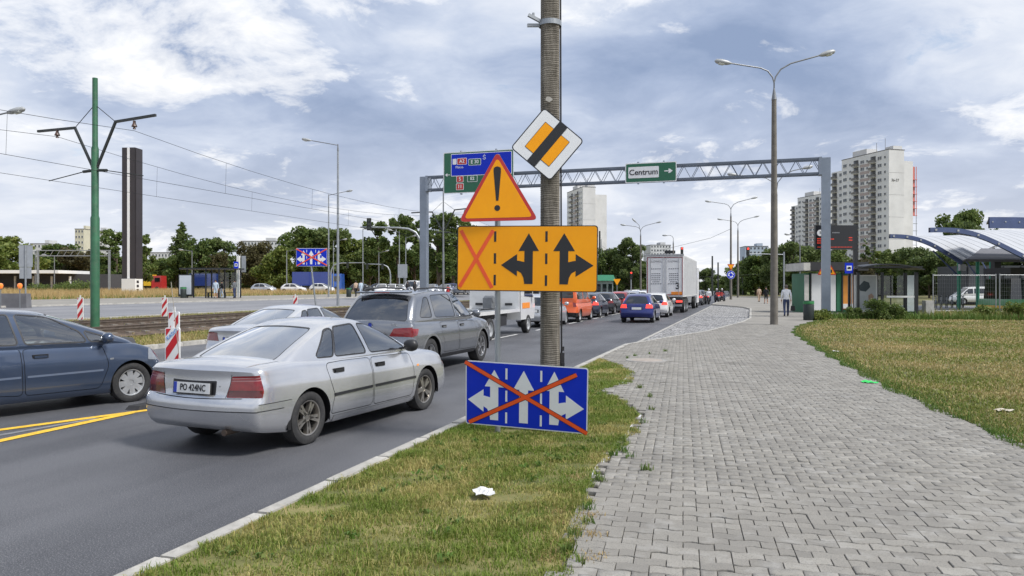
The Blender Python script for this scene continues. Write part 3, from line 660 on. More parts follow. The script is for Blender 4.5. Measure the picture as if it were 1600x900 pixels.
def car(name, label, spec, loc, heading, pm_, h=.06, group=None, interior=True, cat='car', glass='car_glass', lit=False, ptext=None):
    """spec in metres, x from rear bumper to nose; heading = degrees to the right of the road"""
    S = dict(spec); root = thing(name, label, cat, (loc[0], loc[1], S.get('z', 0.0)), math.pi/2-math.radians(heading), group)
    L, W = S['L'], S['W']; T = sprof(S['T'], .07); B = sprof(S['B'], .05); HW = sprof(S['HW'], .12); sec = sprof(S['sec'], .028); xr = sprof(S['xr'], S.get('rsm', .02)); xf = sprof(S['xf'], .05)
    cR, cF, crown = S.get('cR', .13), S.get('cF', .25), S.get('crown', .05); H = .7
    def bdef(P):
        xi, et, ze = P[:, 0]/L, P[:, 1]/W, P[:, 2]/H; x0 = xr(ze)+cR*et**2*1.0; x1 = L+xf(ze)-cF*np.abs(et)**2.5; x = x0+xi*(x1-x0)
        tz = T(x)-crown*et**2; bz = B(x); return np.c_[x, et*HW(x)*sec(ze), bz+ze*(tz-bz)]
    def inv_side(p):
        x, z = p; ze = np.clip((z-B(x))/(T(x)-crown-B(x)), -.2, 1.2); zc = np.clip(ze, 0, 1); x0 = xr(zc)+cR; x1 = L+xf(zc)-cF; return ((x-x0)/(x1-x0)*L, ze*H)
    def inv_rear(p, x=.08):
        y, z = p; et = y/(HW(x)*.97); ze = (z-B(x))/(T(x)-crown*et*et-B(x)); return (et*W, ze*H)
    def inv_front(p): 
        x = L-.15; y, z = p; et = y/(HW(x)*.97); ze = (z-B(x))/(T(x)-crown*et*et-B(x)); return (et*W, ze*H)
    body = Surf(L, W, H, S.get('r', (.085, .048, .045)), bdef, h)
    C = S['cab']; zb, wb, wr = C['zb'], C['wb'], C['wr']; rz_ = sprof(C['roof'], .1); cb = C.get('bow', (.08, .16)); ccr = C.get('crown', .035); CH = .55; CL = 2.6; cw = sprof(C.get('plan', [(0, .93), (.25, 1), (.8, 1), (1, .95)]), .08)
    pw = C.get('pow', 1.25)
    def cdef(P):
        xi, et, ze = P[:, 0]/CL, P[:, 1]/wb, P[:, 2]/CH
        a = C['xr'][0]+(C['xr'][1]-C['xr'][0])*(ze+C.get('rbulge', .06)*np.sin(np.pi*np.clip(ze, 0, 1))*-1)+cb[0]*et**2*(1-.4*ze)
        b_ = C['xf'][0]+(C['xf'][1]-C['xf'][0])*(ze-.05*np.sin(np.pi*np.clip(ze, 0, 1)))-cb[1]*et**2
        x = a+xi*(b_-a); zt = rz_(xi)-ccr*et**2; return np.c_[x, et*(wb+(wr-wb)*np.clip(ze, 0, 1)**pw)*cw(xi), zb+ze*(zt-zb)]
    def inv_cab(p):
        x, z = p; xi = .5
        for _ in range(6):
            ze = (z-zb)/(rz_(xi)-ccr-zb); zc = min(max(ze, 0), 1)
            a = C['xr'][0]+(C['xr'][1]-C['xr'][0])*(ze-C.get('rbulge', .06)*math.sin(math.pi*zc))+cb[0]*(1-.4*ze); b_ = C['xf'][0]+(C['xf'][1]-C['xf'][0])*(ze-.05*math.sin(math.pi*zc))-cb[1]; xi = (x-a)/(b_-a)
        return (xi*CL, ze*CH)
    cabs = Surf(CL, wb, CH, C.get('r', (.13, .10, .08)), cdef, h)
    # --- regions
    hd = h*.7; side = []; R = S['R']; Ra = R+S.get('gap', .045); arch = {}
    for d_ in S.get('doors', []):
        P = dense(rpoly(d_, .06), hd); side.append(('seam', [inv_side(p) for p in grow(P, .009)])); side.append(('door_%d' % len([1 for s_ in side if s_[0].startswith('door')]), [inv_side(p) for p in P]))
    for nm, P in S.get('side', []): side.append((nm, [inv_side(p) for p in dense(rpoly(P, S.get('rp', .012)), hd)]))
    for k, xw in enumerate(S['wx']):
        pts = [(xw+Ra*math.cos(a), R+Ra*math.sin(a)) for a in np.linspace(math.radians(-50), math.radians(230), 40)]
        if S.get('flare'): side.append(('arch_trim', [inv_side(p) for p in [(xw+(Ra+S['flare'])*math.cos(a), R+(Ra+S['flare'])*math.sin(a)) for a in np.linspace(math.radians(-50), math.radians(230), 40)]]))
        side.append(('hole', [inv_side(p) for p in pts]))
    for kk in S.get('seams', []): side.append(('seam', [inv_side(p) for p in strip(dense(kk, hd)[:-1] if False else kk, .008)]))
    body.face('side', side, mirror=True)
    body.face('rear', [(nm, [inv_rear(p) for p in dense(rpoly(P, S.get('rp', .012)), hd)]) for nm, P in S.get('rear', [])])
    body.face('front', [(nm, [inv_front(p) for p in dense(rpoly(P, .02), hd)]) for nm, P in S.get('front', [])])
    body.face('top', [('seam', [(p[0], p[1]) for p in strip(k_, .008)]) for k_ in S.get('topseams', [])]); body.face('bottom', [('underbody', [(0, -W), (L, -W), (L, W), (0, W)])])
    cs = []
    for i, P in enumerate(C['win']):
        Pd = dense(rpoly(P, C.get('rw', .05)), hd); cs.append(('window_trim', [inv_cab(p) for p in grow(Pd, C.get('trim', .018))]))
    for i, P in enumerate(C['win']): cs.append(('side_window_%d' % i, [inv_cab(p) for p in dense(rpoly(P, C.get('rw', .05)), hd)]))
    cabs.face('side', cs, mirror=True)
    def rectp(e, z0, z1, e1=None): return dense(rpoly([(-e*wb, z0*CH), (e*wb, z0*CH), ((e1 or e)*wb, z1*CH), (-(e1 or e)*wb, z1*CH)], .06), hd)
    rw, fw = C['rearwin'], C.get('frontwin', (.86, .16, .92))
    cabs.face('rear', ([('window_trim', grow(rectp(*rw), .014)), ('rear_window', rectp(*rw))] if rw else [])+[(nm, [(p[0]*wb, p[1]*CH) for p in P]) for nm, P in C.get('rear', [])])
    cabs.face('front', [('window_trim', grow(rectp(*fw), .014)), ('windscreen', rectp(*fw))]); cabs.face('top', [(nm, P) for nm, P in C.get('top', [])])
    # --- meshes
    cen = np.array([L/2, 0, .55]); allp = {}
    for sf in (body, cabs):
        for nm, ch in sf.parts.items():
            for sd_, P, t_ in ch: allp.setdefault(nm, []).append((sd_, P, t_))
    MM = {'seam': darkm, 'window_trim': blk, 'underbody': darkm, 'arch_trim': S.get('archm', blk), 'bumper': pm_, 'black_trim': blk, 'grille': blk, 'tail_light': redlit if lit else redl, 'head_light': clearl, 'indicator': amber, 'chrome_strip': chrome, 'dark_panel': darkglass, 'reflector': redl, 'moulding': blk, 'light_strip': mat('tail_pink', (.42, .16, .16), .2, coat=1, var=0), 'dark_lens': mat('tail_dark', (.09, .004, .006), .15, coat=1, var=.2), 'side_strip': paint('strip_blue', (.17, .21, .29), .4), 'clear_light': clearl, 'sill': S.get('sillm', pm_), 'brake_light': redlit if lit else redl, 'bumper_insert': S.get('inm', blk)}
    OFF = {'seam': -.008, 'moulding': .009, 'tail_light': .004, 'head_light': .004, 'grille': -.01, 'chrome_strip': .006, 'reflector': .004, 'sill': .006}
    b_obj = None
    order = ['body']+[k for k in allp if k != 'body']
    for nm in order:
        ch = allp[nm]
        if nm == 'hole': continue
        if nm == 'body': b_obj = part_mesh('body', [(P, t_) for _, P, t_ in ch], pm_, root, cen); continue
        if nm.startswith(('door_', 'side_window', 'tail_light', 'head_light', 'arch_trim', 'moulding', 'side_strip', 'sill', 'light_strip', 'dark_lens')):
            for sg in (1, -1):
                sub = []
                for sd_, P, t_ in ch:
                    k = (P[t_].mean(1)[:, 1]*sg) > 0
                    if k.any(): sub.append((P, t_[k]))
                if not sub: continue
                base = 'door' if nm.startswith('door') else 'side_window' if nm.startswith('side_w') else nm
                mt = pm_ if base == 'door' else MATS[glass] if base == 'side_window' else MM[nm]
                if base == 'side_window' and S.get('priv') and int(nm[-1]) in S['priv']: mt = MATS['car_glass_dark']
                o = part_mesh(base, sub, mt, root, cen, OFF.get(nm, -.004 if base == 'side_window' else 0))
                if base == 'door' and S.get('handles'):
                    di = int(nm[5:]); hx, hz = S['handles'][di]; p = bdef(rbox(np.array([[*inv_side((hx, hz)), 0]])[:, [0, 2, 1]]*np.array([1, 0, 1])+np.array([0, W, 0]), (0, -W, 0), (L, W, H), body.r))[0]
                    q = MB(); q.box((p[0], sg*(p[1]+.012), p[2]), (.17, .026, .032)); q.box((p[0], sg*(p[1]+.002), p[2]), (.21, .012, .065), 1); q.build('handle', [S.get('handlem', pm_), darkm], o)
        else:
            mt = MATS[glass] if nm == 'windscreen' else (MATS['car_glass_dark'] if S.get('priv') else MATS[S.get('rearglass', glass)]) if nm == 'rear_window' else MM.get(nm, pm_)
            part_mesh(nm, [(P, t_) for _, P, t_ in ch], mt, root, cen, OFF.get(nm, -.003 if nm in ('windscreen', 'rear_window') else 0))
    def side_pt(x, z):
        return bdef(rbox(np.array([[inv_side((x, z))[0], W, inv_side((x, z))[1]]]), (0, -W, 0), (L, W, H), body.r))[0]
    def rear_pt(y, z):
        a, b2 = inv_rear((y, z)); return bdef(rbox(np.array([[0, a, b2]]), (0, -W, 0), (L, W, H), body.r))[0]
    # wheels, liners, arch lips
    tw = S.get('tw', .205)
    for xw in S['wx']:
        yw = float(side_pt(xw, R+Ra+.03)[1]); 
        for sg in (1, -1):
            ln = MB(); ln.lathe([(Ra-.004, yw-.015), (Ra+.03, yw-.03), (Ra+.03, yw-.34), (.0, yw-.35)], 28, (xw, 0, R), 'Y', a0=-.22, a1=math.pi+.22)
            if sg < 0: ln.v = [(x, -y, z) for x, y, z in ln.v]
            ln.build('wheel_arch', darkm, root)
            wheel(root, (xw, sg*(yw-.03-tw/2), R), R, tw, sg, S.get('wheel', 'five'))
    # mirrors
    if S.get('mirror'):
        mx_, mz_ = S['mirror']
        for sg in (1, -1):
            y0 = wb+(wr-wb)*.12; q = MB()
            q.lathe([(0, -.10), (.055, -.095), (.082, -.05), (.086, .02), (.07, .07), (.03, .095), (0, .1)], 12, (0, 0, 0), 'Y'); q.v = [(x*.75-(.02 if x < 0 else 0), y, z) for x, y, z in q.v]
            q.v = [(x+mx_, sg*(y+y0+.16), z+mz_) for x, y, z in q.v]; q.bar((mx_, sg*(y0-.02), mz_-.05), (mx_, sg*(y0+.1), mz_-.03), .05, .03)
            q.build('mirror', S.get('mirm', pm_), root, True)
    # number plate
    for (py_, pz_, fnt) in S.get('plates', []):
        p = rear_pt(py_, pz_); pt = bpy.data.objects.new('number_plate', None); 
        q = MB(); q.box((0, 0, 0), (.012, .52, .114)); q.box((-.003, .237, 0), (.012, .044, .112), 1); q.box((.004, 0, 0), (.012, .545, .135), 2)
        o = q.build('number_plate', [plate_m, plate_blue, blk], root, loc=(float(p[0])-S.get('pout', .012), py_, pz_)); o.rotation_euler = (0, math.radians(S.get('ptilt', 4)), 0)
        if ptext: text(ptext, .100, ink, o, (-.0085, -.018, 0), (math.pi/2, 0, -math.pi/2), sx=.80, bold=.0015)
    for fn_ in S.get('extra', []): fn_(root, rear_pt, side_pt, pm_)
    # interior
    if interior:
        iz = B(L/2)+.12; q = MB(); fx = C['xf'][0]-.35
        q.box((L/2-.1, 0, iz), (C['xf'][0]-C['xr'][0]-.1, 2*wb-.16, .05)); q.build('cabin_floor', dashm, root)
        q = MB(); q.box((fx+.05, 0, zb-.03), (.42, 2*wb-.22, .22), taper=.8); q.lathe([(.17, 0), (.185, .012), (.17, .024), (.158, .012), (.17, 0)], 20, (fx-.30, .36, zb+.02), 'X'); q.build('dashboard', dashm, root, True)
        sx0 = C.get('seat', fx-1.0)
        for sg in (.36, -.36):
            q = MB(); q.box((sx0, sg, iz+.22), (.5, .48, .2)); q.box((sx0-.32, sg, iz+.58), (.13, .46, .62), R=Matrix.Rotation(-.28, 3, 'Y')); q.box((sx0-.47, sg, iz+.98), (.09, .25, .17), R=Matrix.Rotation(-.2, 3, 'Y')); q.build('seat', seatm, root)
        q = MB(); q.box((sx0-.85, 0, iz+.22), (.5, 1.2, .2)); q.box((sx0-1.2, 0, iz+.5), (.14, 1.2, .5), R=Matrix.Rotation(-.35, 3, 'Y'))
        for sg in (.36, -.36): q.box((sx0-1.33, sg, iz+.80), (.08, .24, .12))
        q.build('rear_seat', seatm, root)
    return root

SEC = [(0, .915), (.10, .965), (.16, .972), (.22, .992), (.45, 1.0), (.70, .994), (.755, .990), (.80, .968), (.92, .945), (1, .92)]
def mirror_y(P): return [(-a, b) for a, b in P][::-1]
def both(nm, P): return [(nm, P), (nm, mirror_y(P))]
def exhaust(x, y): 
    def f(root, rp, sp, pm_): MB().tube([(x, y, .26), (x+.35, y, .27)], .035, 10).build('exhaust', mat('rusty_pipe', (.12, .09, .07), .6, .6), root, True)
    return f
def shelf(x0, x1, z, w_):
    def f(root, rp, sp, pm_): MB().box(((x0+x1)/2, 0, z), (x1-x0, 2*w_, .03)).build('parcel_shelf', seatm, root)
    return f
def antenna(x, z): 
    def f(root, rp, sp, pm_): MB().tube([(x, 0, z), (x-.12, 0, z+.28)], .004, 5).build('aerial', blk, root)
    return f
def headrest_light(y, z): 
    pass

HONDA = dict(L=4.58, W=.875, T=[(0, .925), (.10, .985), (.35, 1.012), (.8, 1.02), (1.2, .995), (3.2, .965), (3.55, .955), (4.0, .90), (4.35, .80), (4.58, .70)], B=[(0, .30), (.25, .25), (.7, .185), (3.9, .175), (4.58, .22)],
    HW=[(0, .80), (.25, .85), (.9, .872), (2.3, .875), (3.6, .868), (4.2, .83), (4.58, .74)], sec=SEC, xr=[(0, .09), (.10, .025), (.30, 0), (.46, .004), (.50, .012), (.505, .055), (.86, .075), (.93, .06), (1, .085)], xf=[(0, -.08), (.3, 0), (.6, -.02), (1, -.14)],
    R=.308, wx=(.985, 3.655), wheel='five', cR=.14, cF=.26, crown=.055,
    doors=[[(1.36, .30), (2.22, .29), (2.20, .90), (1.62, .91), (1.30, .90), (1.33, .72), (1.42, .52), (1.38, .40)], [(2.255, .29), (3.22, .285), (3.26, .60), (3.18, .88), (2.235, .90)]], handles=[(1.52, .80), (2.42, .79)], handlem=blk,
    side=[('moulding', [(1.40, .505), (2.20, .512), (2.20, .545), (1.40, .54)]), ('moulding', [(2.27, .513), (3.30, .515), (3.30, .548), (2.27, .546)]), ('seam', [(.14, .565), (.64, .565), (.64, .572), (.14, .572)]), ('tail_light', [(-.1, .63), (.20, .63), (.23, .70), (.20, .825), (.12, .845), (-.1, .845)]), ('sill', [(1.42, .19), (3.22, .19), (3.22, .262), (1.42, .268)]), ('head_light', [(4.15, .60), (4.6, .58), (4.6, .72), (4.2, .74)]), ('indicator', [(3.34, .68), (3.40, .68), (3.40, .71), (3.34, .71)]), ('bumper_insert', [(-.1, .49), (.52, .488), (.52, .498), (-.1, .502)])],
    rear=[('seam', [(-.352, .74), (-.342, .74), (-.342, .752), (-.352, .752)])]+both('tail_light', [(.43, .635), (.95, .63), (.95, .845), (.495, .847)])+both('light_strip', [(.485, .795), (.95, .79), (.95, .802), (.487, .807)])+both('light_strip', [(.488, .820), (.95, .815), (.95, .826), (.490, .831)])+both('dark_lens', [(.44, .64), (.95, .635), (.95, .70), (.455, .705)])+[('seam', [(-.60, .620), (.60, .620), (.60, .627), (-.60, .627)]), ('seam', [(-.425, .63), (-.418, .63), (-.49, .862), (-.497, .862)]), ('seam', [(.418, .63), (.425, .63), (.497, .862), (.49, .862)]), ('black_trim', [(-.30, .655), (.30, .655), (.31, .805), (-.31, .805)]), ('bumper_insert', [(-.84, .485), (.84, .485), (.84, .497), (-.84, .497)])],
    front=both('head_light', [(.35, .56), (.75, .56), (.75, .70), (.35, .68)])+[('grille', [(-.3, .56), (.3, .56), (.3, .66), (-.3, .66)])],
    plates=[(0, .725, 0)], pout=.014, mirror=(3.08, 1.00), mirm=blk, extra=[exhaust(.08, -.42), shelf(.75, 1.5, .93, .6)],
    topseams=[[(.03, .70), (.62, .70)], [(.03, -.70), (.62, -.70)]], rearglass='screen_glass',
    cab=dict(zb=.89, wb=.80, wr=.565, xr=(.44, 1.58), xf=(3.62, 2.60), roof=[(0, 1.372), (.25, 1.412), (.6, 1.425), (.85, 1.41), (1, 1.375)], rearwin=(.80, .21, .90, .82), crown=.04, seat=2.62,
        win=[[(1.20, .985), (1.50, .978), (1.69, 1.30), (1.56, 1.275)], [(1.545, .978), (2.19, .968), (2.13, 1.335), (1.735, 1.31)], [(2.29, .968), (3.17, .958), (3.02, 1.05), (2.60, 1.305), (2.23, 1.335)]], r=(.10, .09, .07), rw=.045))
AUDI = dict(HONDA, L=4.70, wx=(1.0, 3.81), wheel='ten', handlem=None, T=[(0, .95), (.12, 1.0), (.5, 1.03), (.9, 1.02), (1.3, .99), (3.3, .96), (3.7, .94), (4.1, .88), (4.7, .68)], mirm=None,
    side=[('tail_light', [(-.1, .70), (.22, .70), (.24, .84), (-.1, .86)]), ('head_light', [(4.2, .60), (4.7, .58), (4.7, .72), (4.25, .74)])], rear=both('tail_light', [(.40, .70), (.95, .70), (.95, .86), (.48, .86)])+[('black_trim', [(-.3, .655), (.3, .655), (.3, .79), (-.3, .79)])], doors=[], handles=None, extra=[shelf(.75, 1.5, .93, .6)])
for k_ in ('handlem', 'mirm'): AUDI.pop(k_)
X5 = dict(L=4.88, W=.965, T=[(0, 1.10), (.15, 1.16), (1.0, 1.15), (3.3, 1.12), (3.7, 1.13), (4.3, 1.06), (4.7, .96), (4.88, .85)], B=[(0, .42), (.3, .33), (.8, .29), (4.2, .27), (4.88, .30)],
    HW=[(0, .86), (.3, .93), (1, .965), (2.4, .955), (3.8, .96), (4.4, .91), (4.88, .80)], sec=SEC, xr=[(0, .12), (.12, .02), (.32, 0), (.48, .01), (.52, .05), (.8, .05), (1, .09)], xf=[(0, -.08), (.3, 0), (.6, -.02), (1, -.16)], R=.375, wx=(.98, 3.915), wheel='twin', tw=.27, cR=.15, cF=.28, gap=.05, flare=.045, archm=paint('x5_arch', (.20, .205, .215), .4, .4),
    doors=[[(1.55, .42), (2.40, .41), (2.38, 1.05), (1.62, 1.07), (1.42, 1.05), (1.50, .80), (1.62, .60)], [(2.44, .41), (3.45, .40), (3.48, .75), (3.38, 1.02), (2.42, 1.05)]], handles=[(1.62, .96), (2.62, .95)],
    side=[('tail_light', [(-.1, .80), (.30, .84), (.42, .97), (-.1, 1.00)]), ('head_light', [(4.3, .78), (4.9, .76), (4.9, .92), (4.35, .94)]), ('sill', [(1.5, .30), (3.4, .29), (3.4, .37), (1.5, .38)]), ('black_trim', [(-.1, .40), (.5, .33), (.5, .46), (-.1, .52)])], sillm=blk,
    rear=both('tail_light', [(.40, .83), (.95, .81), (.95, .99), (.50, .98)])+[('seam', [(-.75, .66), (.75, .66), (.75, .668), (-.75, .668)]), ('black_trim', [(-.36, .72), (.36, .72), (.36, .88), (-.36, .88)]), ('bumper_insert', [(-.8, .42), (.8, .42), (.7, .52), (-.7, .52)])],
    plates=[(0, .80, 0)], pout=.02, mirror=(3.22, 1.20), extra=[], rp=.02,
    cab=dict(zb=1.04, wb=.90, wr=.71, xr=(.14, .66), xf=(3.80, 2.85), roof=[(0, 1.685), (.2, 1.735), (.5, 1.762), (.8, 1.745), (1, 1.70)], rearwin=(.86, .16, .84, .84), bow=(.10, .18), seat=2.75, crown=.03,
        win=[[(.62, 1.20), (1.12, 1.185), (1.14, 1.60), (.98, 1.585)], [(1.28, 1.18), (2.32, 1.165), (2.25, 1.655), (1.28, 1.63)], [(2.42, 1.165), (3.36, 1.15), (3.20, 1.25), (2.80, 1.59), (2.36, 1.655)]], rw=.07, r=(.13, .10, .09), rbulge=.10), priv=(0, 1))
P307 = dict(L=4.20, W=.865, T=[(0, .98), (.15, 1.02), (1, 1.02), (2.7, .98), (3.1, 1.0), (3.45, .97), (3.9, .82), (4.2, .66)], B=[(0, .32), (.3, .24), (.7, .185), (3.6, .175), (4.2, .22)], HW=[(0, .80), (.3, .845), (1, .865), (2.4, .865), (3.3, .858), (3.8, .81), (4.2, .70)], sec=SEC, xr=[(0, .09), (.2, 0), (.48, .01), (.52, .05), (1, .09)], xf=[(0, -.06), (.3, 0), (.55, -.03), (1, -.2)],
    R=.312, wx=(.76, 3.37), wheel='cover', cR=.13, cF=.30,
    doors=[[(1.02, .36), (1.78, .29), (1.76, .94), (1.0, .96), (1.0, .72), (1.10, .5)], [(1.82, .29), (2.85, .285), (2.98, .62), (2.90, .92), (1.80, .94)]], handles=[(1.18, .83), (2.02, .82)],
    side=[('side_strip', [(1.08, .53), (1.76, .535), (1.76, .562), (1.08, .557)]), ('side_strip', [(1.84, .535), (2.90, .54), (2.90, .567), (1.84, .562)]), ('head_light', [(3.62, .66), (4.25, .58), (4.25, .70), (4.0, .80), (3.66, .86)]), ('tail_light', [(-.1, .62), (.18, .62), (.16, 1.0), (-.1, 1.0)]), ('clear_light', [(3.00, .70), (3.06, .705), (3.06, .73), (3.00, .725)]), ('bumper_insert', [(3.75, .44), (4.3, .44), (4.3, .47), (3.75, .47)])],
    rear=both('tail_light', [(.6, .62), (.95, .62), (.95, 1.0), (.65, 1.0)]), plates=[(0, .55, 0)], mirror=(2.93, 1.04), extra=[],
    cab=dict(zb=.92, wb=.80, wr=.60, xr=(.10, .55), xf=(3.66, 2.25), roof=[(0, 1.45), (.25, 1.50), (.5, 1.515), (.75, 1.50), (1, 1.455)], rearwin=(.80, .2, .85), bow=(.08, .2), seat=2.2,
        win=[[(.62, 1.03), (.96, 1.025), (.98, 1.36), (.80, 1.35)], [(1.04, 1.025), (1.74, 1.01), (1.66, 1.42), (1.04, 1.39)], [(1.85, 1.01), (2.68, 1.0), (2.60, 1.14), (2.20, 1.37), (1.76, 1.42)], [(2.74, 1.0), (3.12, .995), (2.68, 1.15)]], rw=.04, r=(.11, .09, .07), trim=.022))
HATCH = dict(L=4.1, W=.87, T=[(0, .93), (.15, .98), (1, .98), (2.7, .96), (3.1, .96), (3.5, .90), (4.1, .68)], B=[(0, .32), (.3, .24), (3.5, .18), (4.1, .22)], HW=[(0, .80), (.3, .85), (1, .87), (3.2, .86), (4.1, .70)], sec=SEC, xr=[(0, .09), (.2, 0), (.45, .01), (.5, .05), (1, .09)], xf=[(0, -.06), (.3, 0), (1, -.18)], R=.31, wx=(.78, 3.36), wheel='cover', cR=.13, cF=.28,
    side=[('tail_light', [(-.1, .74), (.2, .74), (.2, .92), (-.1, .94)])], rear=both('tail_light', [(.45, .74), (.95, .74), (.95, .93), (.52, .93)])+[('black_trim', [(-.3, .66), (.3, .66), (.3, .80), (-.3, .80)])], plates=[(0, .73, 0)], mirror=(2.85, 1.02),
    cab=dict(zb=.88, wb=.80, wr=.58, xr=(.08, .62), xf=(3.45, 2.3), roof=[(0, 1.40), (.3, 1.47), (.6, 1.48), (1, 1.42)], rearwin=(.80, .2, .86, .76), bow=(.09, .18), win=[[(.72, 1.0), (1.62, .985), (1.56, 1.37), (.98, 1.33)], [(1.74, .985), (2.85, .97), (2.25, 1.35), (1.70, 1.38)]]))
VAN = dict(L=4.85, W=.95, T=[(0, 1.05), (.1, 1.08), (3.6, 1.06), (3.9, 1.10), (4.4, 1.0), (4.85, .78)], B=[(0, .38), (.3, .28), (4.2, .24), (4.85, .28)], HW=[(0, .90), (.3, .945), (1, .95), (3.8, .945), (4.85, .80)], sec=SEC, xr=[(0, .08), (.2, 0), (.35, .01), (.4, .05), (1, .06)], xf=[(0, -.06), (.3, 0), (1, -.2)], R=.33, wx=(.95, 3.95), wheel='steel', cR=.06, cF=.25, r=(.07, .06, .05),
    side=[('bumper_insert', [(-.1, .30), (.5, .28), (.5, .5), (-.1, .5)])], rear=both('tail_light', [(.72, .80), (.98, .80), (.98, 1.3), (.75, 1.3)])+[('bumper_insert', [(-.95, .33), (.95, .33), (.95, .50), (-.95, .50)])]+[('seam', [(-.004, .52), (.004, .52), (.004, 1.1), (-.004, 1.1)])], plates=[(.35, .62, 0)], mirror=(3.75, 1.22),
    cab=dict(zb=.98, wb=.93, wr=.80, xr=(.055, .12), xf=(4.45, 3.35), roof=[(0, 1.93), (.2, 1.955), (.7, 1.96), (1, 1.90)], rearwin=(.84, .30, .80), bow=(.05, .2), plan=[(0, .97), (.2, 1), (.8, 1), (1, .93)], r=(.07, .08, .08), win=[[(.35, 1.2), (1.6, 1.2), (1.6, 1.72), (.40, 1.72)], [(1.75, 1.2), (2.85, 1.2), (2.80, 1.72), (1.75, 1.72)], [(2.98, 1.18), (3.95, 1.15), (3.45, 1.68), (2.95, 1.72)]]))
# --- near cars
silver = paint('silver', (.60, .605, .62), .72, .27, .08); silver2 = paint('silver_light', (.60, .61, .63), .65, .28, .08); greym = paint('grey_metal', (.24, .25, .27), .72, .26, .02); bluegrey = paint('blue_grey', (.052, .075, .125), .45, .25, .06)
HX, HY = -5.78, 6.72
hc = car('silver_saloon', 'silver four-door saloon with black side moulding, nearest car beside the kerb', HONDA, (HX, HY), 6.0, silver, .045, ptext='PO 424NC')
def x5extra(root, rp, sp, pm_):
    for sg in (1, -1):
        MB().tube([(.85, sg*.60, 1.735), (.95, sg*.605, 1.775), (1.8, sg*.62, 1.80), (2.6, sg*.60, 1.775), (2.72, sg*.595, 1.745)], .018, 7).build('roof_rail', blk, root, True)
    MB().box((.36, 0, 1.27), (.03, .46, .028), R=Matrix.Rotation(.2, 3, 'Y')).build('wiper', blk, root)
    MB().box((.63, 0, 1.705), (.17, 1.22, .035), R=Matrix.Rotation(-.08, 3, 'Y')).build('spoiler', pm_, root)
    MB().box((.555, 0, 1.700), (.03, .34, .022)).build('brake_light', redl, root)
    p = rp(-.48, 1.06); text('X5', .085, chrome, root, (float(p[0])-.012, -.50, 1.065), (math.pi/2, 0, -math.pi/2), name='badge_lettering', sx=1.3)
    p = rp(0, 1.05); q = MB().lathe([(0, -.006), (.045, -.006), (.05, 0)], 20, axis='X'); q.build('badge', plate_blue, root, loc=(float(p[0])-.008, 0, 1.055))
    q = MB().lathe([(.043, -.009), (.052, -.009), (.052, 0)], 20, axis='X'); q.build('badge_ring', chrome, root, loc=(float(p[0])-.008, 0, 1.055))
    MB().tube([(1.9, 0, 1.765), (1.8, 0, 1.80), (1.72, 0, 1.77)], .02, 6).build('roof_fin', pm_, root, True)
X5['extra'] = [x5extra]
car('grey_suv', 'dark grey sport utility car with roof rails ahead of the silver saloon', X5, (-7.28, 13.55), 1.5, greym, .06, ptext='CB 9Y')
def audibits(root, rp, sp, pm_): pass
car('pale_silver_saloon', 'pale silver saloon half hidden behind the nearest saloon, in the left lane', AUDI, (-10.02, 12.9), 2.0, silver2, .06)
fw307 = G(205, 628); hd_ = 17.0; hx_, hy_ = math.sin(math.radians(hd_)), math.cos(math.radians(hd_))
car('blue_grey_hatchback', 'blue-grey hatchback cut off by the left edge of the picture', P307, (fw307[0]-hx_*3.37-hy_*.78, fw307[1]-hy_*3.37+hx_*.78), hd_, bluegrey, .05)

# --- queue in the second lane and ahead
red = paint('red', (.45, .03, .03), .1); orange = paint('orange', (.78, .13, .025), .05, .35); navy = paint('navy', (.012, .022, .16), .35, .28); white = paint('white', (.70, .70, .69), .0, .3); darkb = paint('dark_blue', (.035, .045, .075), .4); blackp = paint('black', (.02, .021, .024), .3); graph = paint('graphite', (.10, .105, .115), .45)
def qcar(name, label, spec, x, y, pm_, lit=False, grp='cars queueing in the traffic', cat='car', h=.11, hd=0.0):
    return car(name, label, spec, (x, y), hd, pm_, h, grp, False, cat, 'tint', lit)
MATS['tint'] = darkglass
qcar('pale_car', 'pale silver car half hidden behind the ribbed concrete pole, ahead of the tow truck', HATCH, -9.25, 32.2, silver2)
qcar('orange_van', 'orange passenger van queueing in the left lane right of the concrete pole', VAN, -9.25, 37.2, orange, cat='van')
qcar('dark_blue_estate', 'dark blue car directly ahead of the orange van', HATCH, -9.25, 43.4, darkb, True)
qcar('black_hatchback', 'black hatchback second ahead of the orange van', HATCH, -9.3, 48.7, blackp)
qcar('red_car', 'red car with lit brake lights ahead of the black hatchback', HATCH, -9.3, 55.0, red, True)
qcar('silver_car', 'silver car in the left lane ahead of the red car', HATCH, -9.3, 61, silver)
qcar('white_car', 'white car in the left lane beside the rear of the truck', HATCH, -9.3, 67, white)
qcar('blue_hatchback', 'royal blue hatchback with red tail lamps in the right lane behind the white truck', HATCH, -5.45, 37.9, navy, True, h=.08)
qcar('white_hatchback', 'white car squeezed between the blue hatchback and the white truck', HATCH, -5.45, 45.0, white, True)
qcar('grey_car', 'grey car ahead of the white truck in the right lane', HATCH, -5.2, 75, graph, True)
qcar('dark_car', 'dark car just ahead of the grey car near the motorcycles', HATCH, -5.2, 81, blackp)
for i, (x, y, m_, lb) in enumerate(((-9.3, 73, graph, 'graphite car in the left lane level with the front of the truck'), (-9.3, 80, darkb, 'dark blue car far ahead in the left lane'), (-13.0, 88, white, 'white car turning far ahead across the tram line'))):
    qcar('queue_car', lb, HATCH, x, y, m_)
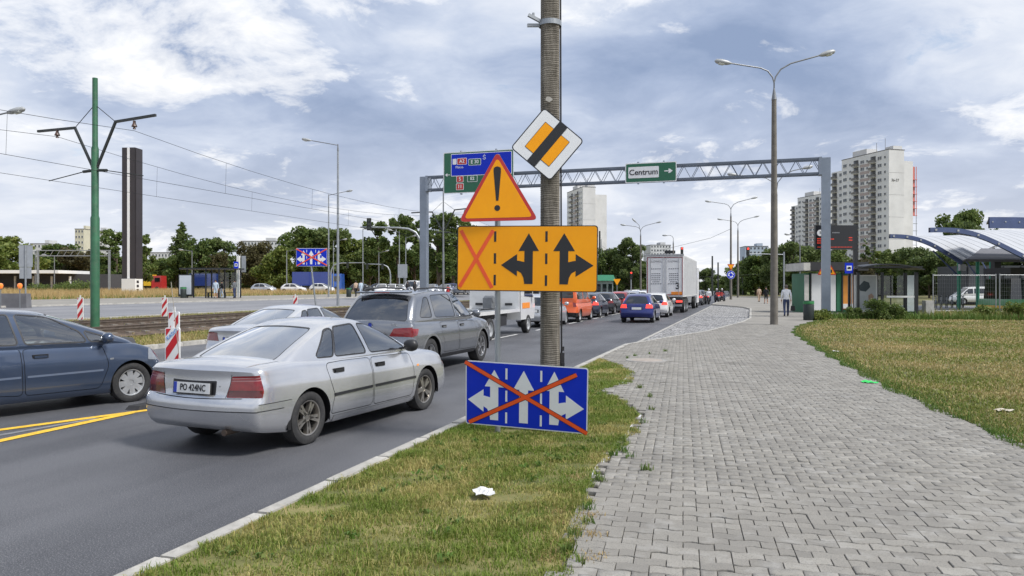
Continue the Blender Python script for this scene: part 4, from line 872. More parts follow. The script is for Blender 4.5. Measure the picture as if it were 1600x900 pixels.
# ------------------------------------------------------------------ signs on the verge
s_or = mat('sign_orange', (1.0, .385, .008), .5, var=.06, scale=3, dirt=.05, spec=.25); s_red = mat('sign_red', (.52, .025, .02), .42, var=.06, scale=3, coat=.2); s_bl = mat('sign_blue', (.004, .030, .52), .5, var=.06, scale=3, dirt=.04, spec=.25)
s_wh = mat('sign_white', (.80, .81, .82), .42, var=.04, scale=3, coat=.15, dirt=.08); s_bk = mat('sign_black', (.016, .017, .02), .45, var=.1, scale=5); s_tape = mat('tape_orange', (.86, .10, .02), .4, var=.08, scale=6); s_gr = mat('sign_green', (.006, .115, .055), .42, var=.06, scale=1, coat=.2)
galv = mat('galvanised', (.34, .36, .375), .45, .6, var=.15, scale=5, dirt=.12); galvp = mat('gantry_paint', (.27, .31, .37), .45, .4, var=.12, scale=1.2, dirt=.15); gtruss = mat('truss_paint', (.14, .165, .205), .5, .4, var=.15, scale=1.5, dirt=.15); s_back = mat('sign_back', (.33, .35, .37), .5, .4, var=.1, scale=3)
def rrect(w_, h_, r=.03, n=4):
    out = []
    for cx, cz, a0 in ((w_/2-r, h_/2-r, 0), (-w_/2+r, h_/2-r, 90), (-w_/2+r, -h_/2+r, 180), (w_/2-r, -h_/2+r, 270)):
        for k in range(n+1): a = math.radians(a0+90*k/n); out.append((cx+r*math.cos(a), cz+r*math.sin(a)))
    return out
def layer(name, poly, lv, m, parent, th=.0012, rot=0.0):
    "flat print layer number lv on the -y face of a sign"
    c, s = math.cos(rot), math.sin(rot); poly = [(a*c-b*s, a*s+b*c) for a, b in poly]
    y = -.004-.0016*lv; return MB().prism(poly, y, y-th).build(name, m, parent)
def plate(parent, poly, m, back=None, th=.006, rot=0.0):
    c, s = math.cos(rot), math.sin(rot); poly = [(a*c-b*s, a*s+b*c) for a, b in poly]
    q = MB().prism(poly, -.004, .004); return q.build('plate', m, parent)
def uv(w_, h_): return lambda P: [((u-.5)*w_, (.5-v)*h_) for u, v in P]
def lane_arrow(cx, sw, hw, br=0, bx=0, tx=0, top=.115, hb=.385, bot=.885, ny=.60, nh=.068, bh=.17):
    if br == 0: return [(cx-sw, bot), (cx-sw, hb), (cx-hw, hb), (cx, top), (cx+hw, hb), (cx+sw, hb), (cx+sw, bot)]
    s = br; P = [(cx-s*sw, bot), (cx-s*sw, hb), (cx-s*hw, hb), (cx, top), (cx+s*hw, hb), (cx+s*sw, hb)]
    P += [(cx+s*sw, ny-nh+.02), (cx+s*(sw+abs(bx)*.5), ny-nh), (cx+s*abs(bx), ny-nh), (cx+s*abs(bx), ny-bh), (cx+s*abs(tx), ny), (cx+s*abs(bx), ny+bh), (cx+s*abs(bx), ny+nh+.015), (cx+s*(sw+(abs(bx)-sw)*.45), ny+nh+.05), (cx+s*(sw+(abs(bx)-sw)*.12), ny+nh+.12), (cx+s*sw, ny+nh+.20), (cx+s*sw, bot)]
    return P
def bar_poly(a, b, wd_, asp):
    ax, ay = a; bx, by = b; dx, dy = (bx-ax)*asp, by-ay; l = math.hypot(dx, dy); nx, ny = -dy/l*wd_/2, dx/l*wd_/2
    return [(ax+nx/asp, ay+ny), (bx+nx/asp, by+ny), (bx-nx/asp, by-ny), (ax-nx/asp, ay-ny)]
def camrot(yaw_deg): return YAW+math.radians(yaw_deg)
def camxy(X, D): return (X*CY-D*SY, X*SY+D*CY)

# ribbed concrete pole
cpx = at(859.5, 8.95); cm = bpy.data.materials.new('ribbed_concrete'); cm.use_nodes = True; t = NT(cm.node_tree); b = t.n['Principled BSDF']
ob = t.node('ShaderNodeTexCoord').outputs['Object']; n_ = t.noise(t.node('ShaderNodeMapping', {0: ob, 'Scale': (9, 9, 1.6)}).outputs[0], 1.4, 7, .65); f_ = t.noise(ob, 70, 4, .7)
t.l.new(t.ramp(t.math('ADD', t.math('MULTIPLY', n_, .7), t.math('MULTIPLY', f_, .3)), [(.33, (.065, .056, .044)), (.5, (.165, .147, .120)), (.66, (.27, .245, .205))]), b.inputs['Base Color']); b.inputs['Roughness'].default_value = .92
t.l.new(t.node('ShaderNodeBump', {'Strength': .7, 'Distance': .006, 'Height': f_}).outputs[0], b.inputs['Normal']); MATS['ribbed_concrete'] = cm
cp = thing('concrete_pole', 'tall ribbed concrete utility pole behind the road signs on the grass verge', 'utility pole', (*cpx, .11), YAW)
q = MB(); vs = []; nseg = 0; z = 0.0; RP = .124; sec_ = []
for k in range(20):
    a = 2*math.pi*k/20; sq = 1/max(abs(math.cos(a)), abs(math.sin(a)))**.55; sec_.append((math.cos(a)*RP*min(sq, 1.13)*.96, math.sin(a)*RP*min(sq, 1.13)*.96))
pitch = .0245; nr = int(9.2/pitch); wob = [random.uniform(-.003, .003) for _ in range(nr+2)]
for i in range(nr+1):
    tap = 1-.012*i*pitch
    for dz, s in ((0, .955), (.006, .995), (.017, 1.0)):
        jit = 1+random.uniform(-.006, .004)
        for (x, y) in sec_:
            s2 = s if x < .085 else lerp(s, 1.0, .55); vs.append((x*s2*tap*jit, y*s2*tap*jit, i*pitch+dz+wob[i]+(.004*math.sin(x*30+i*.3))))
nrows = (nr+1)*3; n = 20
q.add(vs, [(i*n+k, i*n+(k+1) % n, (i+1)*n+(k+1) % n, (i+1)*n+k) for i in range(nrows-1) for k in range(n)]); q.build('shaft', cm, cp)
for zz2, xx2, w2, h2 in ((2.05, .02, .07, .12), (1.72, -.04, .05, .10), (2.35, .05, .06, .05), (3.9, -.02, .08, .06)):
    P = [(xx2+w2*random.uniform(.7, 1)*math.cos(a)*.6, zz2+h2*random.uniform(.6, 1)*math.sin(a)*.6) for a in np.linspace(0, 5.6, 9)]
    MB().prism(P, -.1285, -.1305).build('poster_scrap', mat('old_paper', (.42, .40, .36), .9, var=.25, scale=12), cp)
zc = zat(38, 8.95)-.11
q = MB().lathe([(.128, -.03), (.136, -.03), (.136, .03), (.128, .03)], 24, (0, 0, zc)); q.bar((-.12, -.05, zc+.02), (-.26, -.09, zc+.08), .035); q.bar((-.12, -.02, zc-.02), (-.27, -.05, zc-.03), .035); q.tube([(-.20, -.07, zc+.05), (-.20, -.07, zc+.11)], .014, 8); q.build('clamp', galv, cp)
q = MB(); q.box((.142, -.02, .62), (.05, .06, .62)); q.box((.150, -.03, .98), (.03, .05, .05)); q.box((.150, -.03, .78), (.035, .07, .07)); q.tube([(.135, -.03, .9), (.133, -.02, 1.6), (.128, -.01, 3.2), (.122, 0, 6)], .011, 6); q.build('cable_duct', blk, cp)

# priority sign
ctr = camxy(*(((855-800)/FPX*8.74), 8.74)); zz_ = zat(225.5, 8.74)
pr = thing('priority_road_end_sign', 'white and orange diamond sign with a dark diagonal band on the concrete pole', 'road sign', (*ctr, zz_), camrot(-4)); rot = math.radians(45+4.6)
plate(pr, rrect(.605, .605, .045), s_bk, rot=rot); layer('white_field', rrect(.580, .580, .035), 0, s_wh, pr, rot=rot); layer('thin_outline', rrect(.372, .372, .006, 1), 1, s_bk, pr, rot=rot); layer('orange_square', rrect(.360, .360, .004, 1), 2, s_or, pr, rot=rot)
layer('dark_band', [(-.290, -.058), (.290, -.058), (.290, .058), (-.290, .058)], 3, s_bk, pr, rot=rot); MB().box((0, .03, .1), (.06, .06, .03)).build('bracket', galv, pr); MB().box((0, .03, -.1), (.06, .06, .03)).build('bracket', galv, pr)

# post with warning triangle and lane board
pp_ = at(777.5, 8.88); post = thing('sign_post', 'slim grey steel tube post carrying the warning triangle and yellow board', 'sign post', (*pp_, .1), YAW)
MB().tube([(0, 0, -.1), (0, 0, zat(240, 8.74)-.1)], .034, 14).build('tube', galv, post, True); MB().lathe([(0, .015), (.03, .012), (.036, 0), (.036, -.03)], 14, (0, 0, zat(240, 8.74)-.1)).build('cap', blk, post)
tc_ = camxy((778-800)/FPX*8.66, 8.66); zt = zat(309, 8.66)
tr_ = thing('warning_triangle', 'orange warning triangle with red border and black exclamation mark', 'road sign', (*tc_, zt), camrot(-8))
def tri(s, r): 
    h_ = s*math.sqrt(3)/2; P = [(-s/2, -h_/3), (s/2, -h_/3), (0, 2*h_/3)]; return rpoly(P, r, 5)
plate(tr_, tri(.925, .075), s_back, rot=.012); layer('border', tri(.92, .075), 0, s_red, tr_, rot=.012); layer('orange_field', tri(.795, .05), 1, s_or, tr_, rot=.012)
ex = [(-.042, .335), (-.03, .352), (0, .36), (.03, .352), (.042, .335), (.043, .30), (.014, -.035), (-.014, -.035), (-.043, .30)]
layer('exclamation_stroke', [(a-.006, b) for a, b in ex], 2, s_bk, tr_); layer('exclamation_dot', [(.034*math.cos(k*math.pi/8)-.006, .034*math.sin(k*math.pi/8)-.118) for k in range(16)], 2, s_bk, tr_)
for dz in (.2, -.12): MB().box((-.003, .10, dz), (.08, .19, .03)).build('bracket', galv, tr_)
# yellow lane board
yb = thing('yellow_lane_board', 'large orange-yellow lane sign with red cross and two branching black arrows', 'road sign', (*camxy(.162, 8.62), 1.82+.321), camrot(-11.4)); yb.rotation_euler = (0, math.radians(.7), camrot(-11.4))
wY, hY = 1.629, .752; U = uv(wY, hY); plate(yb, rrect(wY, hY, .035), s_back); layer('black_edge', rrect(wY, hY, .035), 0, s_bk, yb); layer('orange_field', rrect(wY-.022, hY-.022, .03), 1, s_or, yb); asp = wY/hY
layer('cross_bar', U(bar_poly((.026, .07), (.257, .95), .058, asp)), 2, s_tape, yb); layer('cross_bar', U(bar_poly((.262, .07), (.021, .94), .058, asp)), 3, s_tape, yb)
for uu in (.277, .643):
    for v0 in (.085, .42, .75): layer('lane_dash', U([(uu-.008, v0), (uu+.008, v0), (uu+.008, v0+.16), (uu-.008, v0+.16)]), 2, s_bk, yb)
layer('arrow', U(lane_arrow(.518, .030, .073, -1, .082, .197)), 2, s_bk, yb); layer('arrow', U(lane_arrow(.767, .030, .076, 1, .082, .205)), 2, s_bk, yb)
for xx in (-.16,): 
    for dz in (.22, -.22): MB().box((-.33, .09, dz), (.09, .17, .03)).build('bracket', galv, yb)
# blue board leaning at the foot of the post
bb = thing('blue_lane_board', 'big blue lane board with white arrows crossed out in orange tape standing in the grass', 'road sign', (*camxy(.154, 8.62), 1.82-1.253)); wB, hB = 1.439, .753
M_ = Matrix.Rotation(camrot(-15.9), 4, 'Z') @ Matrix.Rotation(.1, 4, 'X') @ Matrix.Rotation(.036, 4, 'Y'); bb.rotation_euler = M_.to_euler()
U = uv(wB, hB); asp = wB/hB; plate(bb, rrect(wB, hB, .03), s_back); layer('white_edge', rrect(wB, hB, .03), 0, s_wh, bb); layer('blue_field', rrect(wB-.024, hB-.024, .022), 1, s_bl, bb)
layer('arrow', U(lane_arrow(.242, .034, .080, -1, .090, .222, .12, .385, .905, .61, .075, .175)), 2, s_wh, bb); layer('arrow', U(lane_arrow(.486, .036, .085, 0, top=.105, hb=.40, bot=.915)), 2, s_wh, bb); layer('arrow', U(lane_arrow(.733, .036, .080, 1, .095, .238, .085, .385, .90, .62, .075, .185)), 2, s_wh, bb)
for uu in (.343, .628):
    for v0 in (.085, .43, .77): layer('lane_dash', U([(uu-.008, v0), (uu+.008, v0), (uu+.008, v0+.17), (uu-.008, v0+.17)]), 2, s_wh, bb)
layer('tape_shadow_edge', U(bar_poly((.0, .03), (.995, .985), .074, asp)), 3, s_bk, bb); layer('tape', U(bar_poly((-.005, .025), (1.0, .99), .056, asp)), 4, s_tape, bb)  # black strip wider than the tape, showing along both its edges
layer('tape_shadow_edge', U(bar_poly((.035, .965), (.905, .115), .074, asp)), 3.3, s_bk, bb); layer('tape', U(bar_poly((.03, .97), (.91, .11), .056, asp)), 4.4, s_tape, bb)

# litter
def litter(name, label, px, py, sx, sy, m, z=.155, group=None):
    x, y = G(px, py, z); q = MB(); n = 6; vs = []
    for i in range(n):
        for j in range(n): vs.append(((i/(n-1)-.5)*sx+random.uniform(-.01, .01), (j/(n-1)-.5)*sy+random.uniform(-.008, .008), .010*math.sin(i*1.3+j)+.010*random.random()+.03*max(0, (j-3)/3)*(sy/.2)))
    fs = [(i*n+j, (i+1)*n+j, (i+1)*n+j+1, i*n+j+1) for i in range(n-1) for j in range(n-1)]; q.add(vs, fs); q.add([(a, b_, c_-.003) for a, b_, c_ in vs], fs)
    return tag(q.build(name, m, None, False, (x, y, z), .2+YAW), label, 'litter', group)
paper = mat('paper', (.60, .60, .59), .8, var=.06, scale=8); litter('crumpled_paper', 'crumpled white paper napkin lying in the verge grass', 756, 770, .15, .15, paper)
litter('green_wrapper', 'bright green plastic wrapper lying on the paving near the lawn', 1359, 597.5, .22, .20, mat('green_plastic', (.03, .55, .10), .4), .125); litter('white_scrap', 'tiny white paper scrap on the lawn edge by the paving', 1306, 549, .12, .12, paper, .14)
litter('pale_scrap', 'flat pale scrap lying in the dry lawn at the right edge', 1569, 641, .26, .09, mat('pale_scrap', (.46, .42, .34), .9), .14) 

# ------------------------------------------------------------------ gantry over the road
gn = thing('sign_gantry', 'grey steel lattice gantry spanning the road on two box posts', 'gantry', (4.0, 45.1, 0)); GL, GR = -24.2, 0.0
for x, z0 in ((0, .1), (GL, -.1)):
    q = MB(); q.box((x, 0, 4.47), (.46, .40, 8.96)); q.box((x, 0, .03+z0), (.8, .8, .06)); q.build('post', galvp, gn)
ZB, ZT = 8.08, 8.90
for y in (-.28, .28):
    for z in (ZB, ZT): MB().box(((GL+GR)/2, y, z), (GR-GL-.46, .10, .12)).build('chord', gtruss, gn)
dm = None; nb = 27; pitch = (GR-GL-.46)/nb
for k in range(nb):
    x0 = GL+.23+k*pitch
    for y in (-.28, .28):
        for a, b_ in (((-pitch/2, ZB), (0, ZT)), ((0, ZT), (pitch/2, ZB))):
            key = a[1] > b_[1]
            if dm is None: dm = {}
            if key not in dm: dm[key] = MB().bar((a[0], 0, a[1]), (b_[0], 0, b_[1]), .024, .03).mesh('lattice_bar', gtruss)
            o = bpy.data.objects.new('lattice_bar', dm[key]); link(o, gn); o.location = (x0+pitch/2, y, 0)
for x in (GL+.30, -.30): MB().box((x, 0, (ZB+ZT)/2), (.16, .7, .98)).build('end_plate', galvp, gn)
def gsign(name, label, vx, zc_, w_, h_): 
    r = thing(name, label, 'direction sign', (vx, 44.62, zc_)); plate(r, rrect(w_, h_, .08), s_back); layer('white_edge', rrect(w_, h_, .08), 0, s_wh, r, .004); o = layer('green_field', rrect(w_-.10, h_-.10, .06), 1.5, s_gr, r, .006)
    for x in (-w_*.25, w_*.25): MB().box((x, .1, 0), (.09, .2, h_+.14)).build('bracket', galvp, r)
    return r
RT = (math.pi/2, 0, 0)
def arrow_l(cx, cz, s, d=1): return [(cx-d*s, cz-.12*s), (cx+d*.1*s, cz-.12*s), (cx-d*.05*s, cz-.5*s), (cx+d*.35*s, cz-.5*s), (cx+d*s, cz), (cx+d*.35*s, cz+.5*s), (cx-d*.05*s, cz+.5*s), (cx+d*.1*s, cz+.12*s), (cx-d*s, cz+.12*s)]
g1 = gsign('centre_direction_sign', 'green gantry sign reading Centrum with a right arrow', -5.55, 8.52, 2.98, 1.16)
layer('white_panel', rrect(1.78, .66, .05), 6, s_wh, g1, .004).location = (-.42, 0, .02); text('Centrum', .46, s_bk, g1, (-.42, -.024, .02), RT, ext=.003, bold=.008); layer('arrow', arrow_l(1.02, .04, .24), 6, s_wh, g1, .004)
g2 = gsign('motorway_direction_sign', 'large green motorway sign with blue panel on the left of the gantry', -16.3, 9.05, 4.7, 2.62)
layer('white_outline', rrect(4.06, 1.42, .06), 6, s_wh, g2, .004).location = (.20, 0, .48); layer('blue_panel', rrect(3.98, 1.34, .05), 9, s_bl, g2, .004).location = (.20, 0, .48)
def shield(x, z, w_, h_, m_, tx, sz): layer('white_outline', rrect(w_+.06, h_+.06, .05), 12, s_wh, g2, .003).location = (x, 0, z); layer('route_panel', rrect(w_, h_, .04), 14, m_, g2, .003).location = (x, 0, z); text(tx, sz, s_wh, g2, (x, -.035, z), RT, ext=.002, bold=.006)
shield(-1.08, .70, .60, .36, s_red, 'A2', .30); shield(-.22, .62, .78, .36, s_gr, 'E 30', .30); text('Platna', .22, s_wh, g2, (-1.25, -.03, .33), RT, ext=.002); text('Ś', .36, s_wh, g2, (.42, -.03, .86), RT, ext=.002); shield(-1.22, -.42, .42, .36, s_red, '5', .30); shield(-.38, -.42, .62, .36, s_gr, 'E2', .28); shield(-1.22, -.90, .46, .36, s_red, '11', .30)
layer('motorway_mark', rrect(.26, .36, .03), 12, s_wh, g2, .003).location = (-1.58, 0, .70); layer('arrow', arrow_l(-2.06, -.12, .17, -1), 12, s_wh, g2, .004)
# ------------------------------------------------------------------ lamps
lampc = mat('lamp_concrete', (.16, .145, .125), .85, var=.25, scale=3, bump=.4, bscale=40, dirt=.2); lamph = mat('lamp_head', (.36, .37, .37), .5, .2, var=.12, scale=6); lampg = mat('lamp_glass', (.62, .64, .60), .15, coat=1, var=.1); steelg = mat('lamp_steel', (.22, .23, .24), .5, .5, var=.15, scale=4)
def lamp_head(root, p, d, L=.8):
    p, d = Vector(p), Vector(d).normalized(); q = MB(); q.tube([p, p+d*.08, p+d*.25*L, p+d*.6*L, p+d*.9*L, p+d*L], [.03, .06, .10, .125, .10, .03], 10)
    o = q.build('lamp_head', lamph, root, True); g = MB(); c = p+d*.62*L-Vector((0, 0, .05)); g.tube([c-d*.26*L, c-d*.12*L, c+d*.12*L, c+d*.26*L], [.04, .10, .10, .03], 10); g.build('lens', lampg, o, True)
def street_lamp(label, px, D, z0, Hp, arms, r0=.175, r1=.105, m=None, group='concrete street lamps', name='street_lamp', sc=1.0, pos=None):
    x, y = pos or at(px, D); r = thing(name, label, 'street lamp', (x, y, z0), YAW, group); m = m or lampc
    MB().tube([(0, 0, -.2), (0, 0, Hp*.5), (0, 0, Hp)], [r0, (r0+r1)/2, r1], 14).build('pole', m, r, True); MB().tube([(0, 0, Hp-.02), (0, 0, Hp+.5*sc)], [r1*1.15, .035], 12).build('collar', steelg, r, True)
    for P in arms:
        pts = [(a, 0, Hp+b) for a, b in P]; MB().tube(pts, .033*sc, 8).build('arm', steelg, r, True); d = Vector(pts[-1])-Vector(pts[-2]); lamp_head(r, pts[-1], d, .78*sc)
    return r
AL = [(0, .3), (0, .75), (-.07, 1.0), (-.28, 1.28), (-.62, 1.42), (-1.9, 1.62)]; AR = [(0, .3), (0, .75), (.07, 1.02), (.30, 1.36), (.75, 1.62), (2.0, 1.97)]
street_lamp('tall twin-arm concrete street lamp standing in the paving', 1209.5, 34, .1, 10.15, [AL, AR])
MB  # second row
l1 = street_lamp('twin-arm street lamp carrying the yield and roundabout signs', 1142, 100, .1, 11.0, [[(a*1.3, b*1.2) for a, b in AL], [(a*1.3, b*1.2) for a, b in AR]], .17, .10, sc=1.25)
street_lamp('twin-arm street lamp just right of the one with the roundabout sign', 1153, 118, .1, 10.4, [[(a*1.2, b*1.1) for a, b in AL], [(a*1.2, b*1.1) for a, b in AR]], .17, .10, sc=1.25)
street_lamp('three-headed street lamp above the tree behind the yellow board', 1001, 112, .1, 9.2, [[(a*1.1, b) for a, b in AL], [(a*1.1, b) for a, b in AR], [(0, .5), (-.2, 1.6), (-.6, 2.0)]], .16, .09, sc=1.2)
street_lamp('single-arm street lamp above the white truck', 1052, 118, .1, 8.4, [[(0, .3), (0, .9), (-.15, 1.2), (-.5, 1.35), (-.8, 1.35)]], .14, .09, sc=1.2)
street_lamp('thin lamp behind the gantry near its right end', 1213, 52, .1, 8.0, [[(0, .2), (.1, .9), (.5, 1.4), (1.1, 1.7), (1.75, 1.85)], [(0, .2), (-.2, .9), (-.7, 1.2), (-2.6, 1.4)]], .12, .08, steelg)
SA = [(0, .25), (-.05, .42), (-2.1, .78)]
street_lamp('tall grey steel lamp with one arm pointing left beside the tram line', 528, 60, .25, 12.4, [SA], .11, .07, galv, 'steel street lamps')
street_lamp('steel lamp with its arm pointing right behind the tallest steel lamp', 513.5, 84, .4, 11.2, [[(0, .25), (.05, .4), (1.9, .8)]], .10, .06, galv, 'steel street lamps')
for i, (px, D, Hp, dx, lb) in enumerate(((448, 120, 6.3, 1.5, 'small steel lamp right of the poplar among the trees'), (521, 125, 8.2, 1.5, 'small twin lamp between the two tall steel lamps'), (567, 115, 9.4, 1.6, 'slim steel lamp left of the gantry post'), (592, 130, 6.5, 1.0, 'short steel lamp over the parked cars'), (624, 110, 8.6, -1.0, 'slim steel lamp nearest the gantry post'), (634, 118, 8.3, 1.0, 'slim steel lamp touching the gantry post on its left'))):
    street_lamp(lb, px, D, .8, Hp, [[(0, .2), (.05*dx, .35), (dx, .6)]], .09, .06, galv, 'steel street lamps')
street_lamp('lamp head reaching in at the left edge above the tram wires', -30, 30, .1, 8.0, [[(0, .2), (.05, .4), (1.0, .62)]], .1, .06, galv, 'steel street lamps')
for px, D, Hp, lb in ((300, 110, 6.0, 'small grey lamp behind the left bus shelter'), (85, 118, 5.6, 'small grey lamp beside the green tram mast'), (55, 120, 6.4, 'small grey lamp left of the pale apartment block'), (1250, 95, 7.2, 'small lamp in front of the dark trees right of the pedestrian')):
    street_lamp(lb, px, D, .6, Hp, [[(0, .2), (-.1, .4), (-1.2, .55)]], .09, .06, steelg, 'small distant lamps')

# ------------------------------------------------------------------ tram masts and wires
tg = mat('mast_green', (.035, .13, .065), .5, .1, var=.25, scale=2.5, dirt=.35); tgd = mat('arm_dark', (.045, .05, .048), .5, .3, var=.2, scale=5, dirt=.3); wire_m = mat('wire', (.03, .03, .032), .5, .4, var=0); insul = mat('insulator', (.10, .055, .04), .35, var=.1)
def tram_mast(y, label, full=True):
    z0 = gz(-23); r = thing('tram_mast', label, 'tram mast', (-23, y, z0), 0, 'tram masts')
    far = y > 40; kf = .55 if far else 1.0; tg_ = steelg if far else tg
    MB().tube([(0, 0, -.2), (0, 0, 4.2), (0, 0, 4.28), (0, 0, 6.75), (0, 0, 6.85), (0, 0, 9.35)], [.155*kf, .155*kf, .128*kf, .128*kf, .098*kf, .092*kf], 14).build('pole', tg_, r, True)
    q = MB()
    for s in (-1, 1):
        a = MB(); kz = 7.68 if s > 0 else 7.58; a.bar((s*.12, 0, 6.1), (s*.95, 0, kz), .075, .075); a.bar((s*.92, 0, kz), (s*2.75, 0, kz+(.12 if s > 0 else -.02)), .085, .085); a.bar((0, 0, 6.1), (s*.16, 0, 6.1), .09, .09); a.build('bracket_arm', tgd, r)
        ins = MB().lathe([(0, .0), (.05, 0), (.05, -.08), (.10, -.2), (.09, -.22), (.03, -.23), (.06, -.30), (.0, -.31)], 10, (s*1.8, 0, kz-.02)); ins.build('insulator', insul, r, True)
        MB().tube([(s*.1, 0, 8.3), (s*.95, 0, kz)], .014, 5).build('stay_wire', wire_m, r)
        k = MB().tube([(s*.15, 0, 5.95), (s*.55, 0, 5.93)], .055, 8); k.tube([(s*.5, 0, 5.93), (s*2.2, 0, 5.66)], .018, 6); k.build('steady_arm', tgd, r)
    return r
for y, lb in ((21.9, 'tall green tram mast with spread bracket arms, nearest on the left'), (55, 'slim grey tram mast beside the gantry post'), (88, 'slim grey tram mast hidden behind the road signs'), (121, 'distant tram mast right of the pale tower block'), (154, 'farthest tram mast at the end of the line')): tram_mast(y, lb)
def tram_wires(x, label):
    r = thing('overhead_wires', label, 'overhead wire', (x, 0, 0), 0, 'tram overhead wires'); ys = [-11, 21.9, 55, 88, 121, 154]; P = []; 
    z0 = gz(-23); zm, zc2 = 7.3+z0, 5.62+z0
    for a, b_ in zip(ys[:-1], ys[1:]): P += [(0, lerp(a, b_, k/10), zm-4*.75*(k/10)*(1-k/10)) for k in range(10)]
    MB().tube(P, .0085, 5).build('messenger_wire', wire_m, r); MB().tube([(0, y, zc2) for y in range(-11, 155, 5)], .008, 5).build('contact_wire', wire_m, r)
    for a, b_ in zip(ys[:-2], ys[1:-1]):
        for k in (1.5, 3.5, 6.5, 8.5): t_ = k/10; MB().tube([(0, lerp(a, b_, t_), zc2), (0, lerp(a, b_, t_)+.05, zm-3*t_*(1-t_))], .006, 4).build('dropper', wire_m, r)
tram_wires(-21.2, 'sagging overhead wires above the nearer tram track'); tram_wires(-24.8, 'sagging overhead wires above the farther tram track')
MB  # cross-street wire on the right
fw_ = MB().tube([(*at(960, 140), zat(409, 140)), (*at(1110, 100), zat(372, 100)), (*at(1141, 95), zat(358, 95))], .02, 4).build('span_wire', wire_m); tag(fw_, 'thin span wire sloping up to the twin-arm lamp over the truck', 'overhead wire')
q = MB().tube([(*at(1090, 130), zat(433, 130)), (*at(1200, 130), zat(428, 130))], .02, 4); tag(q.build('span_wire', wire_m), 'low span wire between distant tram masts by the roundabout', 'overhead wire')
for i, (px, y0, D, lb) in enumerate(((1113, 400, 150, 'left one of the two dark distant masts right of the truck'), (1122, 410, 165, 'right one of the two dark distant masts right of the truck'), (1161, 401, 160, 'dark distant mast right of the roundabout sign'), (937, 361, 130, 'dark thin mast at the right edge of the yellow board'))):
    x, y = at(px, D); o = MB().tube([(x, y, 0), (x, y, zat(y0, D))], [.2, .15], 8).build('distant_mast', tgd, None, True); tag(o, lb, 'mast', 'distant masts')

# ------------------------------------------------------------------ work zone boards
wz_w = mat('board_white', (.76, .76, .75), .45, var=.05, dirt=.12, scale=6); wz_r = mat('board_red', (.50, .018, .025), .45, var=.08, dirt=.1, scale=6); rubb = mat('rubber_base', (.03, .03, .032), .8, var=.2); kado = mat('print_blue', (.05, .25, .62), .5, var=0)
def clipz(P, z0, z1):
    def half(P, f, inter):
        out = []
        for i in range(len(P)):
            a, b_ = P[i-1], P[i]
            if f(a) != f(b_): out.append(inter(a, b_))
            if f(b_): out.append(b_)
        return out
    for zc_, sg in ((z0, 1), (z1, -1)):
        if not P: return P
        P = half(P, lambda p: sg*(p[1]-zc_) >= 0, lambda a, b_: (a[0]+(b_[0]-a[0])*(zc_-a[1])/(b_[1]-a[1]), zc_))
    return P
def guide_board(label, pos, z0, yaw=0.0, h_=1.0, w_=.25, base=.12, word=None, tilt=0.0, sl=1.3):
    r = thing('guide_board', label, 'traffic board', (*pos, z0), camrot(yaw), 'red and white guide boards'); r.rotation_euler.y = tilt
    q = MB(); q.box((0, .02, .05), (.42, .8, .10), taper=.86); q.build('base', rubb, r); MB().box((0, .015, base+.02), (.05, .04, .25)).build('stem', wz_w, r)
    pl_ = plate(r, rrect(w_, h_, .03), wz_w); pl_.location = (0, 0, base+h_/2); pl_.scale = (1, 5, 1)
    for k in range(-1, 4):
        zb_ = k*w_*sl*1.25+.02; P = clipz([(-w_/2+.018, zb_), (w_/2-.018, zb_+w_*sl), (w_/2-.018, zb_+w_*sl+w_*.62*sl), (-w_/2+.018, zb_+w_*.62*sl)], .018, h_-.018)
        if len(P) > 2: o = MB().prism([(a, b_+base) for a, b_ in P], -.022, -.0255).build('red_stripe', wz_r, r)
    MB().box((0, 0, base+h_+.05), (.05, .03, .12)).build('tab', wz_w, r)
    if word: text(word, .085, kado, r, (.0, -.028, base+h_*.885), (math.pi/2, -.75, 0))
    return r
guide_board('red and white guide board lettered KADO between the hatchback and the silver saloon', at(270, 13.3), 0, 0, 1.0, .255, .10, 'KADO')
guide_board('taller red and white guide board right behind the lettered one', at(272, 16.9), 0, -3, 1.0, .25, .26)
guide_board('red and white guide board by the tram line left of the green mast', at(125.5, 34), gz(-27), 0, 1.0, .27)
guide_board('red and white guide board tilted beside the left bus shelter bin', at(256.5, 36), gz(-25), 0, 1.0, .26, tilt=.03)
guide_board('red and white guide board under the far blue lane board', at(461.5, 44), gz(-24), 0, 1.0, .26)
for px, D, lb in ((573, 66, 'small guide board beside the standing pedestrians, far left lane'), (642, 72, 'small guide board left of the gantry post'), (690, 74, 'small guide board left of the yellow board edge')): guide_board(lb, at(px, D), gz(-20), 0, 1.0, .3)
x, y = G(226, 637); tag(MB().box((x, y, .03), (.25, .5, .06), taper=.8).build('rubber_block', rubb), 'small black rubber block at the end of the yellow lines', 'rubber block')
x, y = at(265, 12.6); tag(MB().tube([(x, y+.3, .1), (x+.03, y, 1.9)], .006, 5).build('thin_rod', mat('rod', (.4, .36, .30), .5)), 'thin slanted rod in front of the lettered guide board', 'rod')
